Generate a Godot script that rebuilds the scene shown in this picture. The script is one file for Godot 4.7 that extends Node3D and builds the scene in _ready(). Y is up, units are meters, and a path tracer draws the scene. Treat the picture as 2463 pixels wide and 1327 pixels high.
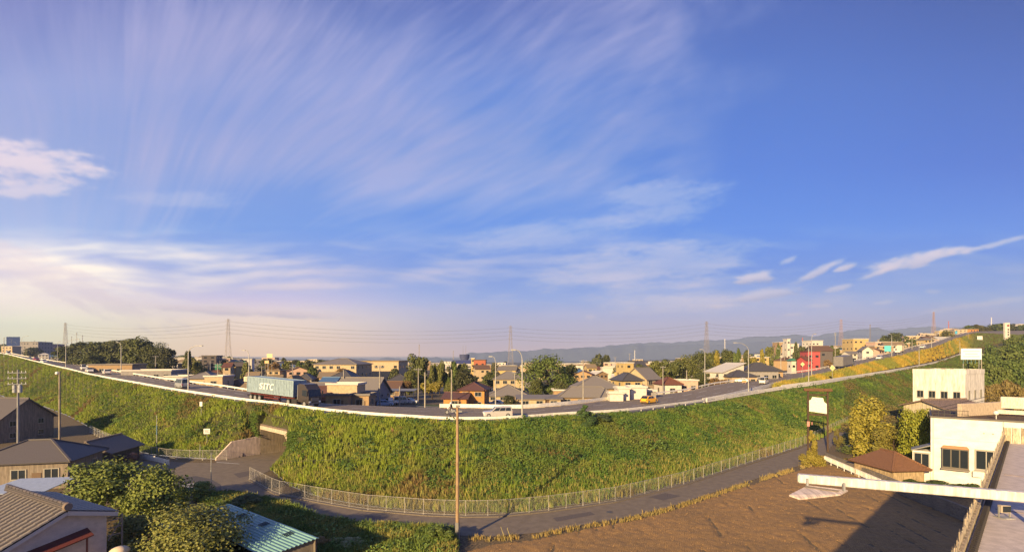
extends Node3D
# A trunk road on a grassy embankment behind a narrow lane and a ploughed field, town and hills beyond.
const F := 1231.5   # focal length in picture units of 2463 across
const EYE := 16.0
const HY := 858.0
var rng := RandomNumberGenerator.new()
var used := {}
var mats := {}
var texs := {}
var n1 := FastNoiseLite.new()
var n2 := FastNoiseLite.new()

func _ready():
	rng.seed = 7
	n1.seed = 3
	n1.frequency = 1.0
	n1.fractal_octaves = 4
	n2.seed = 11
	n2.frequency = 1.0
	n2.fractal_octaves = 2
	var cam := Camera3D.new()
	cam.name = "camera"
	add_child(cam)
	cam.position = Vector3(0, EYE, 0)
	cam.keep_aspect = Camera3D.KEEP_HEIGHT
	var near := 0.2
	var half := near * 1327.0 / 2463.0
	cam.set_frustum(2.0 * half, Vector2(0, near * (HY - 663.5) / F), near, 30000.0)
	cam.current = true
	var we := WorldEnvironment.new()
	we.name = "environment"
	var e := Environment.new()
	e.background_mode = Environment.BG_SKY
	e.tonemap_mode = Environment.TONE_MAPPER_LINEAR
	e.tonemap_exposure = 1.9
	e.background_energy_multiplier = 1.18
	e.sdfgi_enabled = true
	e.ssao_enabled = true
	e.ssil_enabled = true
	e.fog_enabled = true
	e.fog_density = 0.00014
	e.fog_light_color = Color(0.76, 0.84, 1.0)
	var sky := Sky.new()
	var psm := PanoramaSkyMaterial.new()
	psm.panorama = ImageTexture.create_from_image(sky_image())
	sky.sky_material = psm
	e.sky = sky
	we.environment = e
	add_child(we)
	var sun := DirectionalLight3D.new()
	sun.name = "sun"
	sun.light_energy = 1.6
	sun.light_color = Color(1.0, 0.86, 0.62)
	sun.light_angular_distance = 0.5
	sun.shadow_enabled = true
	add_child(sun)
	var el := deg_to_rad(17.0)
	var to_sun := Vector3(-0.5 * cos(el), sin(el), 0.866 * cos(el))
	sun.look_at_from_position(to_sun * 50.0, Vector3.ZERO, Vector3.UP)
	setup_columns()
	build_setting()
	build_vegetation()
	build_road_things()
	build_near()
	build_town()
	build_far()

# ---------------------------------------------------------------- sky
func lerp_rows(rows: Array, ys: Array, t: float, y: float) -> Vector3:
	var fx := clampf((t + 1.0) * 2.0, 0.0, 4.0)
	var ix := mini(int(fx), 3)
	fx -= ix
	fx = fx * fx * (3.0 - 2.0 * fx)
	var iy := 0
	while iy < ys.size() - 2 and y > ys[iy + 1]:
		iy += 1
	var fy := clampf((y - ys[iy]) / (ys[iy + 1] - ys[iy]), 0.0, 1.0)
	var a: Vector3 = rows[iy][ix].lerp(rows[iy][ix + 1], fx)
	var b: Vector3 = rows[iy + 1][ix].lerp(rows[iy + 1][ix + 1], fx)
	return a.lerp(b, fy)

func sky_color(az: float, el: float, rows: Array, ys: Array, blobs: Array) -> Vector3:
	var ca := clampf(az, -1.05, 1.05)
	var t := tan(ca)
	var y := HY - F * tan(minf(el, 1.25)) / cos(ca)
	var x := 1231.5 + F * t + (az - ca) * 2200.0
	var c := lerp_rows(rows, ys, clampf(t, -1.0, 1.0), y)
	# veil of cirrus fanning out from a point low on the horizon
	var wx := x + 60.0 * n2.get_noise_2d(x * 0.0012, y * 0.0012)
	var wy := y + 30.0 * n2.get_noise_2d(x * 0.0012 + 40.0, y * 0.0012)
	var dx := wx - 130.0
	var dy := 930.0 - wy
	var r := sqrt(dx * dx + dy * dy)
	var th := atan2(dy, dx)
	var streak := n1.get_noise_2d(th * 7.0, r * 0.0013) * 0.55 + n1.get_noise_2d(th * 21.0 + 9.0, r * 0.003) * 0.45 + n1.get_noise_2d(th * 58.0 + 4.0, r * 0.007) * 0.28
	var soft := n2.get_noise_2d(x * 0.0016 + 7.0, y * 0.0026)
	var edge := 1.0 - smoothstep(1480.0, 1790.0, x + 0.25 * (y - 400.0) + 160.0 * n1.get_noise_2d(x * 0.004, y * 0.004))
	var up := smoothstep(760.0, 480.0, y)
	var gap := exp(-pow((x - 1150.0) / 260.0, 2) - pow((y - 545.0 + 0.08 * (x - 1150.0)) / 75.0, 2)) + 0.7 * exp(-pow((x - 640.0) / 190.0, 2) - pow((y - 500.0) / 70.0, 2)) + 0.7 * exp(-pow((x - 560.0) / 300.0, 2) - pow((y - 580.0) / 55.0, 2))
	var d := clampf(0.52 + 0.75 * streak + 0.5 * soft - 0.65 * gap, 0.0, 1.0) * edge * up * (0.75 if x > 300 else 0.45)
	var cc := Vector3(186, 182, 226).lerp(Vector3(204, 204, 246), smoothstep(300.0, 620.0, y))
	c = c.lerp(cc, d * 0.85)
	# low wisps, long and level
	var low := n1.get_noise_2d(x * 0.0016 + 31.0, wy * 0.013) * 0.7 + n1.get_noise_2d(x * 0.005, wy * 0.035 + 5.0) * 0.4
	var lm := smoothstep(520.0, 640.0, y) * smoothstep(800.0, 700.0, y)
	lm *= lerpf(1.15, 0.8, smoothstep(200.0, 1300.0, x)) * (1.0 - 0.5 * smoothstep(1700.0, 2300.0, x))
	var lc := Vector3(320, 300, 268).lerp(Vector3(240, 224, 244), smoothstep(150.0, 900.0, x))
	c = c.lerp(lc, clampf(lerpf(0.55, 0.22, smoothstep(0.0, 900.0, x)) + low * 1.35, 0.0, 1.0) * lm * 0.8)
	# single clouds
	for b in blobs:
		var bx: float = x - b[0]
		if absf(bx) > b[2] * 1.6 or absf(y - b[1]) > b[3] * 3.0 + absf(b[4]) * b[2] * 1.6:
			continue
		var by: float = y - b[1] - b[4] * bx
		var q := 1.0 - pow(bx / b[2], 2) - pow(by / b[3], 2) + 0.8 * n1.get_noise_2d(x * 0.009 * b[6], by * 0.035 * b[6] + b[0]) + 0.35 * n1.get_noise_2d(x * 0.03, by * 0.1 + b[0])
		var k: float = smoothstep(-0.15, 1.05, q) * b[5]
		var shade := smoothstep(-0.2, 0.9, by / b[3])
		c = c.lerp(Vector3(265, 240, 244).lerp(Vector3(176, 172, 208), shade * b[7]), k)
	# the brightness round the sun, which is behind the camera to the left
	var sun_cos := cos(el) * cos(0.297) * cos(az + 2.618) + sin(el) * sin(0.297)
	c = c.lerp(Vector3(255, 240, 205), clampf(pow(maxf(0.0, sun_cos), 6.0) * 0.85, 0.0, 1.0))
	return c

func sky_image() -> Image:
	var rows := []
	for s in ["52,88,170;50,86,168;48,84,166;46,82,164;44,80,160", "112,126,196;102,122,192;82,108,188;62,98,184;52,90,174", "146,164,224;126,152,220;98,138,220;68,116,208;58,106,200", "146,172,232;120,156,230;94,146,230;66,126,228;56,116,222", "166,196,252;102,158,244;84,148,244;70,142,246;66,140,246", "247,238,262;148,177,250;85,145,243;88,148,246;88,150,246", "312,288,268;240,226,262;141,179,253;156,186,253;148,186,253", "362,356,272;346,300,246;208,205,246;220,211,248;202,197,246", "362,342,222;344,280,200;252,214,214;249,221,216;232,202,205"]:
		var row := []
		for q in s.split(";"):
			var w: PackedStringArray = q.split(",")
			row.append(Vector3(float(w[0]), float(w[1]), float(w[2])))
		rows.append(row)
	var ys := [-900.0, 0.0, 200.0, 400.0, 550.0, 650.0, 720.0, 780.0, 845.0]
	# x, y, half width, half height, slope, strength, grain, shaded underside
	var blobs := [[30, 385, 230, 58, 0.12, 0.8, 0.8, 0.1], [60, 455, 150, 26, -0.02, 0.6, 1.0, 0.1], [30, 640, 420, 60, 0.35, 0.5, 0.7, 0.1], [560, 748, 290, 12, 0.05, 0.75, 0.5, 0.4], [700, 690, 160, 10, -0.03, 0.45, 0.8, 0.2], [430, 480, 160, 26, 0.0, 0.22, 0.5, 0.1], [1560, 640, 300, 70, -0.1, 0.42, 0.5, 0.1], [1650, 730, 220, 26, -0.03, 0.4, 0.6, 0.1], [1330, 560, 260, 40, -0.12, 0.3, 0.5, 0.1], [1600, 480, 170, 60, -0.15, 0.35, 0.5, 0.1],
		[1815, 668, 55, 22, -0.12, 0.75, 1.2, 1.0], [1850, 705, 110, 16, -0.15, 0.55, 1.0, 0.8], [1965, 655, 65, 13, -0.42, 0.7, 1.0, 0.6], [2030, 643, 32, 11, -0.35, 0.75, 1.2, 0.4], [1895, 627, 26, 9, -0.35, 0.5, 1.2, 0.1], [2190, 628, 125, 20, -0.24, 0.8, 0.9, 0.35], [2300, 605, 55, 13, -0.1, 0.7, 1.1, 0.3], [2400, 586, 110, 7, -0.24, 0.6, 1.0, 0.1], [2115, 655, 50, 8, -0.35, 0.6, 1.0, 0.3],
		[2015, 693, 38, 9, -0.2, 0.55, 1.0, 0.3], [1975, 735, 42, 7, -0.08, 0.6, 1.0, 0.3], [1910, 756, 38, 5, -0.06, 0.6, 1.0, 0.2], [2130, 727, 36, 6, -0.1, 0.4, 1.0, 0.2], [2245, 702, 24, 6, 0.0, 0.35, 1.0, 0.2], [2340, 735, 140, 9, -0.15, 0.4, 0.8, 0.1], [1745, 736, 50, 6, -0.03, 0.5, 1.0, 0.3], [1420, 762, 14, 6, 0.0, 0.4, 1.2, 0.1]]
	var w := 3072
	var h := 1536
	var data := PackedByteArray()
	data.resize(w * h * 3)
	for j in range(0, h):
		var el := PI * (0.5 - (j + 0.5) / h)
		if el < -0.02:
			for i in w:
				var o := (j * w + i) * 3
				data[o] = 120
				data[o + 1] = 112
				data[o + 2] = 104
			continue
		var i := 0
		while i < w:
			var az := wrapf((i + 0.5) / w * TAU, -PI, PI)
			var fine := absf(az) < 0.9 and el < 0.75
			if not fine:
				az = wrapf((i + 2.0) / w * TAU, -PI, PI)
			var step := 1 if fine else 4
			if not fine and (j & 3) != 0 and el > 0.0 and j > 3 and el < 0.75 - 0.02 or (not fine and el >= 0.75 and (j & 3) != 0):
				for k in mini(step, w - i):
					var o := (j * w + i + k) * 3
					data[o] = data[o - w * 3]
					data[o + 1] = data[o + 1 - w * 3]
					data[o + 2] = data[o + 2 - w * 3]
				i += step
				continue
			var c := sky_color(az, maxf(el, 0.0), rows, ys, blobs)
			for k in mini(step, w - i):
				var o := (j * w + i + k) * 3
				data[o] = int(clampf(c.x * 0.7, 0, 255))
				data[o + 1] = int(clampf(c.y * 0.7, 0, 255))
				data[o + 2] = int(clampf(c.z * 0.7, 0, 255))
			i += step
	return Image.create_from_data(w, h, false, Image.FORMAT_RGB8, data)

# ---------------------------------------------------------------- shapes
class Sh:
	var v := PackedVector3Array()
	var n := PackedVector3Array()
	var c := PackedColorArray()
	var tint := Color.WHITE
	var colored := false
	func tri(a: Vector3, b: Vector3, d: Vector3):  # counter-clockwise from outside
		var m := (b - a).cross(d - a)
		if m.length_squared() < 1e-14:
			return
		m = m.normalized()
		v.push_back(a)
		v.push_back(d)
		v.push_back(b)
		for k in 3:
			n.push_back(m)
		if colored:
			for k in 3:
				c.push_back(tint)
	func trin(a: Vector3, b: Vector3, d: Vector3, na: Vector3, nb: Vector3, nd: Vector3):
		v.push_back(a)
		v.push_back(d)
		v.push_back(b)
		n.push_back(na)
		n.push_back(nd)
		n.push_back(nb)
		if colored:
			for k in 3:
				c.push_back(tint)
	func quad(a: Vector3, b: Vector3, d: Vector3, e: Vector3):
		tri(a, b, d)
		tri(a, d, e)
	func box(o: Vector3, s: Vector3, bs := Basis()):
		var p := []
		for k in 8:
			p.append(o + bs * Vector3((s.x if k & 1 else -s.x) * 0.5, (s.y if k & 2 else -s.y) * 0.5, (s.z if k & 4 else -s.z) * 0.5))
		quad(p[4], p[5], p[7], p[6])
		quad(p[1], p[0], p[2], p[3])
		quad(p[5], p[1], p[3], p[7])
		quad(p[0], p[4], p[6], p[2])
		quad(p[6], p[7], p[3], p[2])
		quad(p[0], p[1], p[5], p[4])
	func cbox(o: Vector3, s: Vector3, ch: float, bs := Basis()):  # with chamfered upright and top edges
		var hx := s.x * 0.5
		var hz := s.z * 0.5
		var poly := [Vector2(hx - ch, hz), Vector2(hx, hz - ch), Vector2(hx, -hz + ch), Vector2(hx - ch, -hz), Vector2(-hx + ch, -hz), Vector2(-hx, -hz + ch), Vector2(-hx, hz - ch), Vector2(-hx + ch, hz)]
		var rings := []
		for lv in [[-s.y * 0.5, 1.0], [s.y * 0.5 - ch, 1.0], [s.y * 0.5, 0.0]]:
			var ring := []
			for q in poly:
				var k: float = ch * (1.0 - lv[1])
				ring.append(o + bs * Vector3(q.x - signf(q.x) * k, lv[0], q.y - signf(q.y) * k))
			rings.append(ring)
		for r in 2:
			for k in 8:
				var m := (k + 1) % 8
				quad(rings[r][m], rings[r][k], rings[r + 1][k], rings[r + 1][m])
		for k in range(1, 7):
			tri(rings[2][0], rings[2][k + 1], rings[2][k])
			tri(rings[0][0], rings[0][k], rings[0][k + 1])
	func bar(a: Vector3, b: Vector3, w: float, h: float):
		var z := (b - a)
		var l := z.length()
		if l < 1e-5:
			return
		z /= l
		var up := Vector3.UP if absf(z.y) < 0.98 else Vector3.RIGHT
		var x := up.cross(z).normalized()
		box((a + b) * 0.5, Vector3(w, h, l), Basis(x, z.cross(x), z))
	func tube(a: Vector3, b: Vector3, r0: float, r1: float, sides := 8, caps := true):
		var z := (b - a).normalized()
		var up := Vector3.UP if absf(z.y) < 0.98 else Vector3.RIGHT
		var x := up.cross(z).normalized()
		var y := z.cross(x)
		for k in sides:
			var t0 := TAU * k / sides
			var t1 := TAU * (k + 1) / sides
			var d0 := x * cos(t0) + y * sin(t0)
			var d1 := x * cos(t1) + y * sin(t1)
			trin(a + d0 * r0, a + d1 * r0, b + d1 * r1, d0, d1, d1)
			trin(a + d0 * r0, b + d1 * r1, b + d0 * r1, d0, d1, d0)
			if caps:
				tri(b, b + d0 * r1, b + d1 * r1)
				tri(a, a + d1 * r0, a + d0 * r0)
	func path(pts: Array, r: float, sides := 6):
		for k in pts.size() - 1:
			tube(pts[k], pts[k + 1], r, r, sides, k == 0 or k == pts.size() - 2)
	func slab(a: Vector3, b: Vector3, d: Vector3, e: Vector3, t: float):  # a quad with thickness below it
		var m := (d - a).cross(e - b)
		m = m.normalized() * t
		var q := [a, b, d, e]
		quad(a, b, d, e)
		quad(e - m, d - m, b - m, a - m)
		for k in 4:
			var l := (k + 1) % 4
			if q[k].distance_to(q[l]) > 1e-4:
				quad(q[k] - m, q[l] - m, q[l], q[k])
	func prism(poly: Array, z0: float, z1: float, xf := Transform3D()):  # polygon in xy, counter-clockwise, drawn out along z
		var pk := PackedVector2Array(poly)
		var idx := Geometry2D.triangulate_polygon(pk)
		for k in range(0, idx.size(), 3):
			var a := pk[idx[k]]
			var b := pk[idx[k + 1]]
			var d := pk[idx[k + 2]]
			if (b - a).cross(d - a) < 0:
				var s := b
				b = d
				d = s
			tri(xf * Vector3(a.x, a.y, z1), xf * Vector3(b.x, b.y, z1), xf * Vector3(d.x, d.y, z1))
			tri(xf * Vector3(a.x, a.y, z0), xf * Vector3(d.x, d.y, z0), xf * Vector3(b.x, b.y, z0))
		for k in pk.size():
			var a := pk[k]
			var b := pk[(k + 1) % pk.size()]
			quad(xf * Vector3(a.x, a.y, z0), xf * Vector3(b.x, b.y, z0), xf * Vector3(b.x, b.y, z1), xf * Vector3(a.x, a.y, z1))
	func ball(o: Vector3, r: Vector3, seg := 10, rings := 6, from := 0.0):  # from 0 whole, 0.5 upper half
		for j in rings:
			var a0 := -PI / 2 + PI * (from + (1.0 - from) * j / rings)
			var a1 := -PI / 2 + PI * (from + (1.0 - from) * (j + 1) / rings)
			for k in seg:
				var t0 := TAU * k / seg
				var t1 := TAU * (k + 1) / seg
				var p := []
				for q in [[a0, t0], [a0, t1], [a1, t1], [a1, t0]]:
					p.append(Vector3(cos(q[0]) * sin(q[1]), sin(q[0]), cos(q[0]) * cos(q[1])))
				trin(o + p[0] * r, o + p[1] * r, o + p[2] * r, p[0], p[1], p[2])
				trin(o + p[0] * r, o + p[2] * r, o + p[3] * r, p[0], p[2], p[3])
	func mesh() -> ArrayMesh:
		var am := ArrayMesh.new()
		if v.is_empty():
			return am
		var a := []
		a.resize(Mesh.ARRAY_MAX)
		a[Mesh.ARRAY_VERTEX] = v
		a[Mesh.ARRAY_NORMAL] = n
		if colored:
			a[Mesh.ARRAY_COLOR] = c
		am.add_surface_from_arrays(Mesh.PRIMITIVE_TRIANGLES, a)
		return am

func sh(colored := false) -> Sh:
	var s := Sh.new()
	s.colored = colored
	return s

# ---------------------------------------------------------------- objects
func numbered(n: String) -> String:
	if not used.has(n):
		used[n] = 0
		return n
	used[n] += 1
	return "%s_%03d" % [n, used[n]]

func tag(o: Node, label: String, category: String, group := ""):
	o.set_meta("label", label)
	o.set_meta("category", category)
	if group != "":
		o.set_meta("group", group)

func thing(called: String, label: String, category: String, pos := Vector3.ZERO, yaw := 0.0, group := "") -> Node3D:
	var o := Node3D.new()
	o.name = numbered(called)
	add_child(o)
	o.position = pos
	o.rotation.y = yaw
	tag(o, label, category, group)
	return o

func part(called: String, s: Sh, m: Material, parent: Node) -> MeshInstance3D:
	return partm(called, s.mesh(), m, parent)

func partm(called: String, am: Mesh, m: Material, parent: Node) -> MeshInstance3D:
	var o := MeshInstance3D.new()
	o.mesh = am
	o.material_override = m
	if parent == self:
		o.name = numbered(called)
	else:
		var q := called
		var k := 0
		while parent.has_node(q):
			k += 1
			q = "%s_%03d" % [called, k]
		o.name = q
	parent.add_child(o)
	return o

func struct(called: String, s: Sh, m: Material) -> MeshInstance3D:
	var o := part(called, s, m, self)
	o.set_meta("kind", "structure")
	return o

func dup(o: Node3D, called: String, label: String, pos: Vector3, yaw: float, group := "") -> Node3D:
	var r: Node3D = o.duplicate()
	r.name = numbered(called)
	add_child(r)
	r.position = pos
	r.rotation.y = yaw
	tag(r, label, o.get_meta("category"), group if group != "" else str(o.get_meta("group", "")))
	return r

func stuff_multi(called: String, mesh: Mesh, m: Material, xf: Array, cols: Array, parent: Node = self) -> MultiMeshInstance3D:
	var mm := MultiMesh.new()
	mm.transform_format = MultiMesh.TRANSFORM_3D
	mm.use_colors = true
	mm.mesh = mesh
	mm.instance_count = xf.size()
	for k in xf.size():
		mm.set_instance_transform(k, xf[k])
		mm.set_instance_color(k, cols[k])
	var o := MultiMeshInstance3D.new()
	o.multimesh = mm
	o.material_override = m
	o.name = numbered(called) if parent == self else called
	o.set_meta("kind", "stuff")
	parent.add_child(o)
	return o

# ---------------------------------------------------------------- materials
func noise_tex(key: String) -> ImageTexture:
	if texs.has(key):
		return texs[key]
	var f := FastNoiseLite.new()
	var g := FastNoiseLite.new()
	var sz := 512
	f.fractal_octaves = 5
	g.fractal_octaves = 3
	g.seed = 5
	var lo := 0.7
	var sx := 1.0
	match key:
		"mottle":
			f.frequency = 0.012
			g.frequency = 0.09
			lo = 0.88
		"grain":
			f.frequency = 0.02
			g.frequency = 0.35
			lo = 0.8
		"streak":
			f.frequency = 0.02
			g.frequency = 0.06
			sx = 0.12
			lo = 0.76
		"soil":
			f.frequency = 0.02
			g.frequency = 0.2
			lo = 0.5
		"wood":
			f.frequency = 0.03
			g.frequency = 0.12
			sx = 0.06
			lo = 0.5
		"rust":
			f.frequency = 0.03
			g.frequency = 0.15
			lo = 0.35
	var a := f.get_seamless_image(sz, sz if sx == 1.0 else int(sz * sx) + 1)
	var b := g.get_seamless_image(sz, sz if sx == 1.0 else int(sz * sx) + 1)
	a.convert(Image.FORMAT_L8)
	b.convert(Image.FORMAT_L8)
	if sx != 1.0:
		a.resize(sz, sz, Image.INTERPOLATE_CUBIC)
		b.resize(sz, sz, Image.INTERPOLATE_CUBIC)
	var da := a.get_data()
	var db := b.get_data()
	for k in da.size():
		var q := (da[k] * 0.6 + db[k] * 0.4) / 255.0
		q = clampf((q - 0.28) / 0.44, 0.0, 1.0)
		da[k] = int(255.0 * (lo + (1.0 - lo) * q))
	var im := Image.create_from_data(sz, sz, false, Image.FORMAT_L8, da)
	im.convert(Image.FORMAT_RGB8)
	im.generate_mipmaps()
	texs[key] = ImageTexture.create_from_image(im)
	return texs[key]

# linear base colour
func mt(r: float, g: float, b: float, rough := 0.85, tex := "", size := 4.0, metal := 0.0) -> StandardMaterial3D:
	var key := "%f,%f,%f,%f,%s,%f,%f" % [r, g, b, rough, tex, size, metal]
	if mats.has(key):
		return mats[key]
	var m := StandardMaterial3D.new()
	m.albedo_color = Color(r, g, b).linear_to_srgb()
	m.roughness = rough
	m.metallic = metal
	if tex != "":
		m.albedo_texture = noise_tex(tex)
		m.uv1_triplanar = true
		m.uv1_world_triplanar = true
		m.uv1_scale = Vector3.ONE / size
	mats[key] = m
	return m

func leaf_mat(r: float, g: float, b: float, back := 0.35) -> StandardMaterial3D:
	var key := "leaf%f,%f,%f,%f" % [r, g, b, back]
	if mats.has(key):
		return mats[key]
	var m := StandardMaterial3D.new()
	m.albedo_color = Color(r, g, b).linear_to_srgb()
	m.vertex_color_use_as_albedo = true
	m.roughness = 0.7
	m.cull_mode = BaseMaterial3D.CULL_DISABLED
	m.backlight_enabled = true
	m.backlight = Color(back, back, back * 0.7)
	mats[key] = m
	return m

func glass_mat() -> StandardMaterial3D:
	return mt(0.02, 0.026, 0.035, 0.08)

# ---------------------------------------------------------------- the lie of the land
# px, toe distance, outer edge distance and height, inner road edge distance and height, far road edge distance and height, far horizon
var cols: Array = []

func setup_columns():
	cols = [
		[-250, 500, 900, 32.0, 903, 32.0, 1000, 34.0, 838], [-68, 250, 379, 21.0, 380, 21.0, 460, 24.0, 838], [0, 210, 295, 17.5, 295.6, 17.5, 352, 19.2, 840], [24, 192, 274, 16.4, 274.6, 16.4, 330, 17.9, 841], [65, 178, 246, 14.2, 246.6, 14.2, 312, 15.6, 842], [100, 165, 226, 12.8, 226.6, 12.8, 302, 14.2, 843],
		[143, 146, 207, 11.3, 207.5, 11.3, 294, 12.7, 845], [160, 139, 194, 11.0, 194.5, 11.0, 290, 12.2, 845], [211, 117, 164, 10.0, 164.5, 10.0, 236, 11.2, 847], [269, 101, 140, 9.5, 140.5, 9.5, 185, 10.6, 849], [344, 85, 121, 9.0, 121.4, 9.0, 158, 9.8, 852], [419, 81.5, 107, 8.6, 107.4, 8.6, 139.5, 9.2, 854], [519, 79.5, 95, 8.2, 95.4, 8.2, 124, 8.7, 857], [603, 77.5, 88, 7.9, 88.4, 7.9, 111.6, 8.2, 859], [640, 74, 86.2, 7.8, 86.6, 7.8, 108, 7.9, 860], [700, 63, 83.5, 7.5, 83.9, 7.5, 103, 7.6, 862],
		[799, 57, 80.0, 7.0, 80.4, 7.0, 95.9, 7.2, 864], [940, 53.8, 78.0, 6.5, 78.4, 6.5, 97, 6.6, 866], [1116, 52.4, 77.7, 6.0, 78.1, 6.0, 100, 6.0, 868], [1232, 52.3, 79.4, 6.0, 79.8, 6.0, 98.5, 6.0, 868], [1340, 54.5, 84, 6.0, 84.4, 6.0, 104, 6.0, 867], [1476, 57.5, 89, 6.0, 89.4, 6.0, 119.5, 6.0, 865], [1633, 64.5, 103, 6.0, 103.4, 6.0, 139.7, 6.3, 860], [1728, 71, 115, 6.2, 116, 6.3, 157, 7.6, 853], [1824, 80, 131, 6.6, 139, 7.0, 178, 8.2, 845], [1880, 86, 140, 7.0, 157, 7.6, 196, 9.0, 840], [1960, 97, 152, 7.6, 174, 9.2, 212, 10.4, 833], [2066, 130, 183, 8.5, 213, 12.2, 246, 14.2, 822],
		[2146, 148, 210, 9.7, 255, 15.6, 290, 18.4, 812], [2212, 160, 251, 11.0, 285, 19.5, 330, 23.2, 804], [2253, 166, 287, 12.5, 305, 22.4, 350, 26.2, 800], [2315, 172, 340, 17.4, 420, 32.7, 480, 37.8, 797], [2350, 176, 400, 20.2, 440, 36.7, 500, 40.8, 795], [2463, 182, 430, 31.0, 445, 35.0, 500, 41.6, 790], [2750, 190, 430, 33.0, 445, 36.0, 500, 42.0, 790]]

func col(px: float) -> PackedFloat64Array:
	var k := 0
	while k < cols.size() - 2 and px > cols[k + 1][0]:
		k += 1
	var a: Array = cols[k]
	var b: Array = cols[k + 1]
	var t := clampf((px - a[0]) / (b[0] - a[0]), 0.0, 1.0)
	var p: Array = cols[maxi(k - 1, 0)]
	var q: Array = cols[mini(k + 2, cols.size() - 1)]
	var out := PackedFloat64Array()
	for j in range(1, 9):
		# monotone cubic (harmonic tangents), so that edges curve smoothly
		var d: float = (b[j] - a[j]) / float(b[0] - a[0])
		var d0: float = (a[j] - p[j]) / maxf(1.0, float(a[0] - p[0]))
		var d1: float = (q[j] - b[j]) / maxf(1.0, float(q[0] - b[0]))
		var m0: float = 0.0 if d * d0 <= 0 else 2.0 * d * d0 / (d + d0)
		var m1: float = 0.0 if d * d1 <= 0 else 2.0 * d * d1 / (d + d1)
		if k == 0:
			m0 = d
		if k == cols.size() - 2:
			m1 = d
		var l := float(b[0] - a[0])
		var t2 := t * t
		var t3 := t2 * t
		out.append((2 * t3 - 3 * t2 + 1) * a[j] + (t3 - 2 * t2 + t) * l * m0 + (-2 * t3 + 3 * t2) * b[j] + (t3 - t2) * l * m1)
	return out

func far_ground(c: PackedFloat64Array, d: float) -> float:
	var h0 := c[6] - 1.6
	if d < c[5]:
		return h0
	return h0 + (HY - c[7]) / F * (d - c[5] - 6.0) - 0.9 * clampf((d - c[5]) / 60.0, 0.0, 1.0)

func height(px: float, d: float) -> float:
	var c := col(px)
	if d <= c[0]:
		return 0.0
	if d < c[1]:
		return bank_height(c, (d - c[0]) / (c[1] - c[0]))
	if d < c[3]:
		return ramp_height(c, (d - c[1]) / (c[3] - c[1]))
	if d < c[5]:
		return lerpf(c[4], c[6], (d - c[3]) / (c[5] - c[3]))
	if d < c[5] + 6.0:
		return lerpf(c[6], far_ground(c, c[5] + 6.0), (d - c[5]) / 6.0)
	return far_ground(c, d)

func bank_height(c: PackedFloat64Array, u: float) -> float:
	return c[2] * smoothstep(-0.12, 1.06, u) * lerpf(0.9, 1.015, u) - 0.05 * (1.0 - u)

func ramp_height(c: PackedFloat64Array, u: float) -> float:  # level ramp, then a bank up to the main road
	return lerpf(c[2], c[4], clampf((u - 0.4) / 0.6, 0.0, 1.0))

func pos(px: float, d: float, h: float) -> Vector3:
	return Vector3((px - 1231.5) / F * d, h, -d)

func on(px: float, d: float) -> Vector3:
	return pos(px, d, height(px, d))

func flat(px: float, py: float, h := 0.0) -> Vector3:  # the point of the level ground seen there
	var d := (EYE - h) * F / (py - HY)
	return pos(px, d, h)

func top_h(py: float, d: float) -> float:
	return EYE - (py - HY) / F * d

func px_of(p: Vector3) -> float:
	return 1231.5 + p.x / -p.z * F

func road(px: float, u: float) -> Vector3:
	var c := col(px)
	var d := lerpf(c[3], c[5], u)
	return pos(px, d, lerpf(c[4], c[6], u))

func road_yaw(px: float, u: float) -> float:  # heading of the road towards growing px, as a turn that takes +x to it
	var a := road(px - 6.0, u)
	var b := road(px + 6.0, u)
	return atan2(-(b.z - a.z), b.x - a.x)

# ---------------------------------------------------------------- setting
func grid(s: Sh, g: Array, skip = null, tints: Array = []):  # g[i][j]: i across (rightwards), j away from the viewer
	var ni := g.size()
	var nj: int = g[0].size()
	var nn := []
	for i in ni:
		var row := PackedVector3Array()
		for j in nj:
			var a: Vector3 = g[mini(i + 1, ni - 1)][j] - g[maxi(i - 1, 0)][j]
			var b: Vector3 = g[i][mini(j + 1, nj - 1)] - g[i][maxi(j - 1, 0)]
			var m := a.cross(b).normalized()
			row.push_back(m if m.y > 0 else -m)
		nn.append(row)
	for i in ni - 1:
		for j in nj - 1:
			if skip != null and skip.call(i, j):
				continue
			if tints.size():
				s.tint = tints[i][j]
			s.trin(g[i][j], g[i + 1][j], g[i + 1][j + 1], nn[i][j], nn[i + 1][j], nn[i + 1][j + 1])
			s.trin(g[i][j], g[i + 1][j + 1], g[i][j + 1], nn[i][j], nn[i + 1][j + 1], nn[i][j + 1])

const TP := Vector3(-36.95, 0, -80.15)   # middle of the underpass mouth
const TN := Vector3(-0.68, 0, 0.733)     # out of it
const TA := Vector3(0.733, 0, 0.68)      # along its face, towards the viewer

func in_cut(p: Vector3) -> bool:
	return cut_limit(p) <= 0.0

func cut_limit(p: Vector3) -> float:  # how high the slope may stand there, so that the underpass mouth stays open
	var q := p - TP
	var s := q.dot(TN)
	var l := q.dot(TA)
	if s < -0.35 or s > 14.0 or l < -16.0 or l > 20.0:
		return 99.0
	if s < 0.3:
		return 0.0 if l < 4.05 and l > -6.3 else 99.0
	var right := l - (4.05 + 0.9 * s)
	var left := (-6.35 + 0.06 * s) - l
	if right > 0.0:
		return right * 0.62
	if left > 0.0:
		return (2.6 if s < 4.2 else maxf(0.0, lerpf(2.6, 0.2, (s - 4.2) / 2.4))) + left * 0.8
	return 0.0

func bank_point(px: float, c: PackedFloat64Array, u: float) -> Vector3:
	var p := pos(px, lerpf(c[0], c[1], u), bank_height(c, u))
	p.y += 0.35 * sin(PI * u) * n2.get_noise_2d(p.x * 0.12, p.z * 0.12)
	p.y = minf(p.y, cut_limit(p))
	return p

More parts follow.
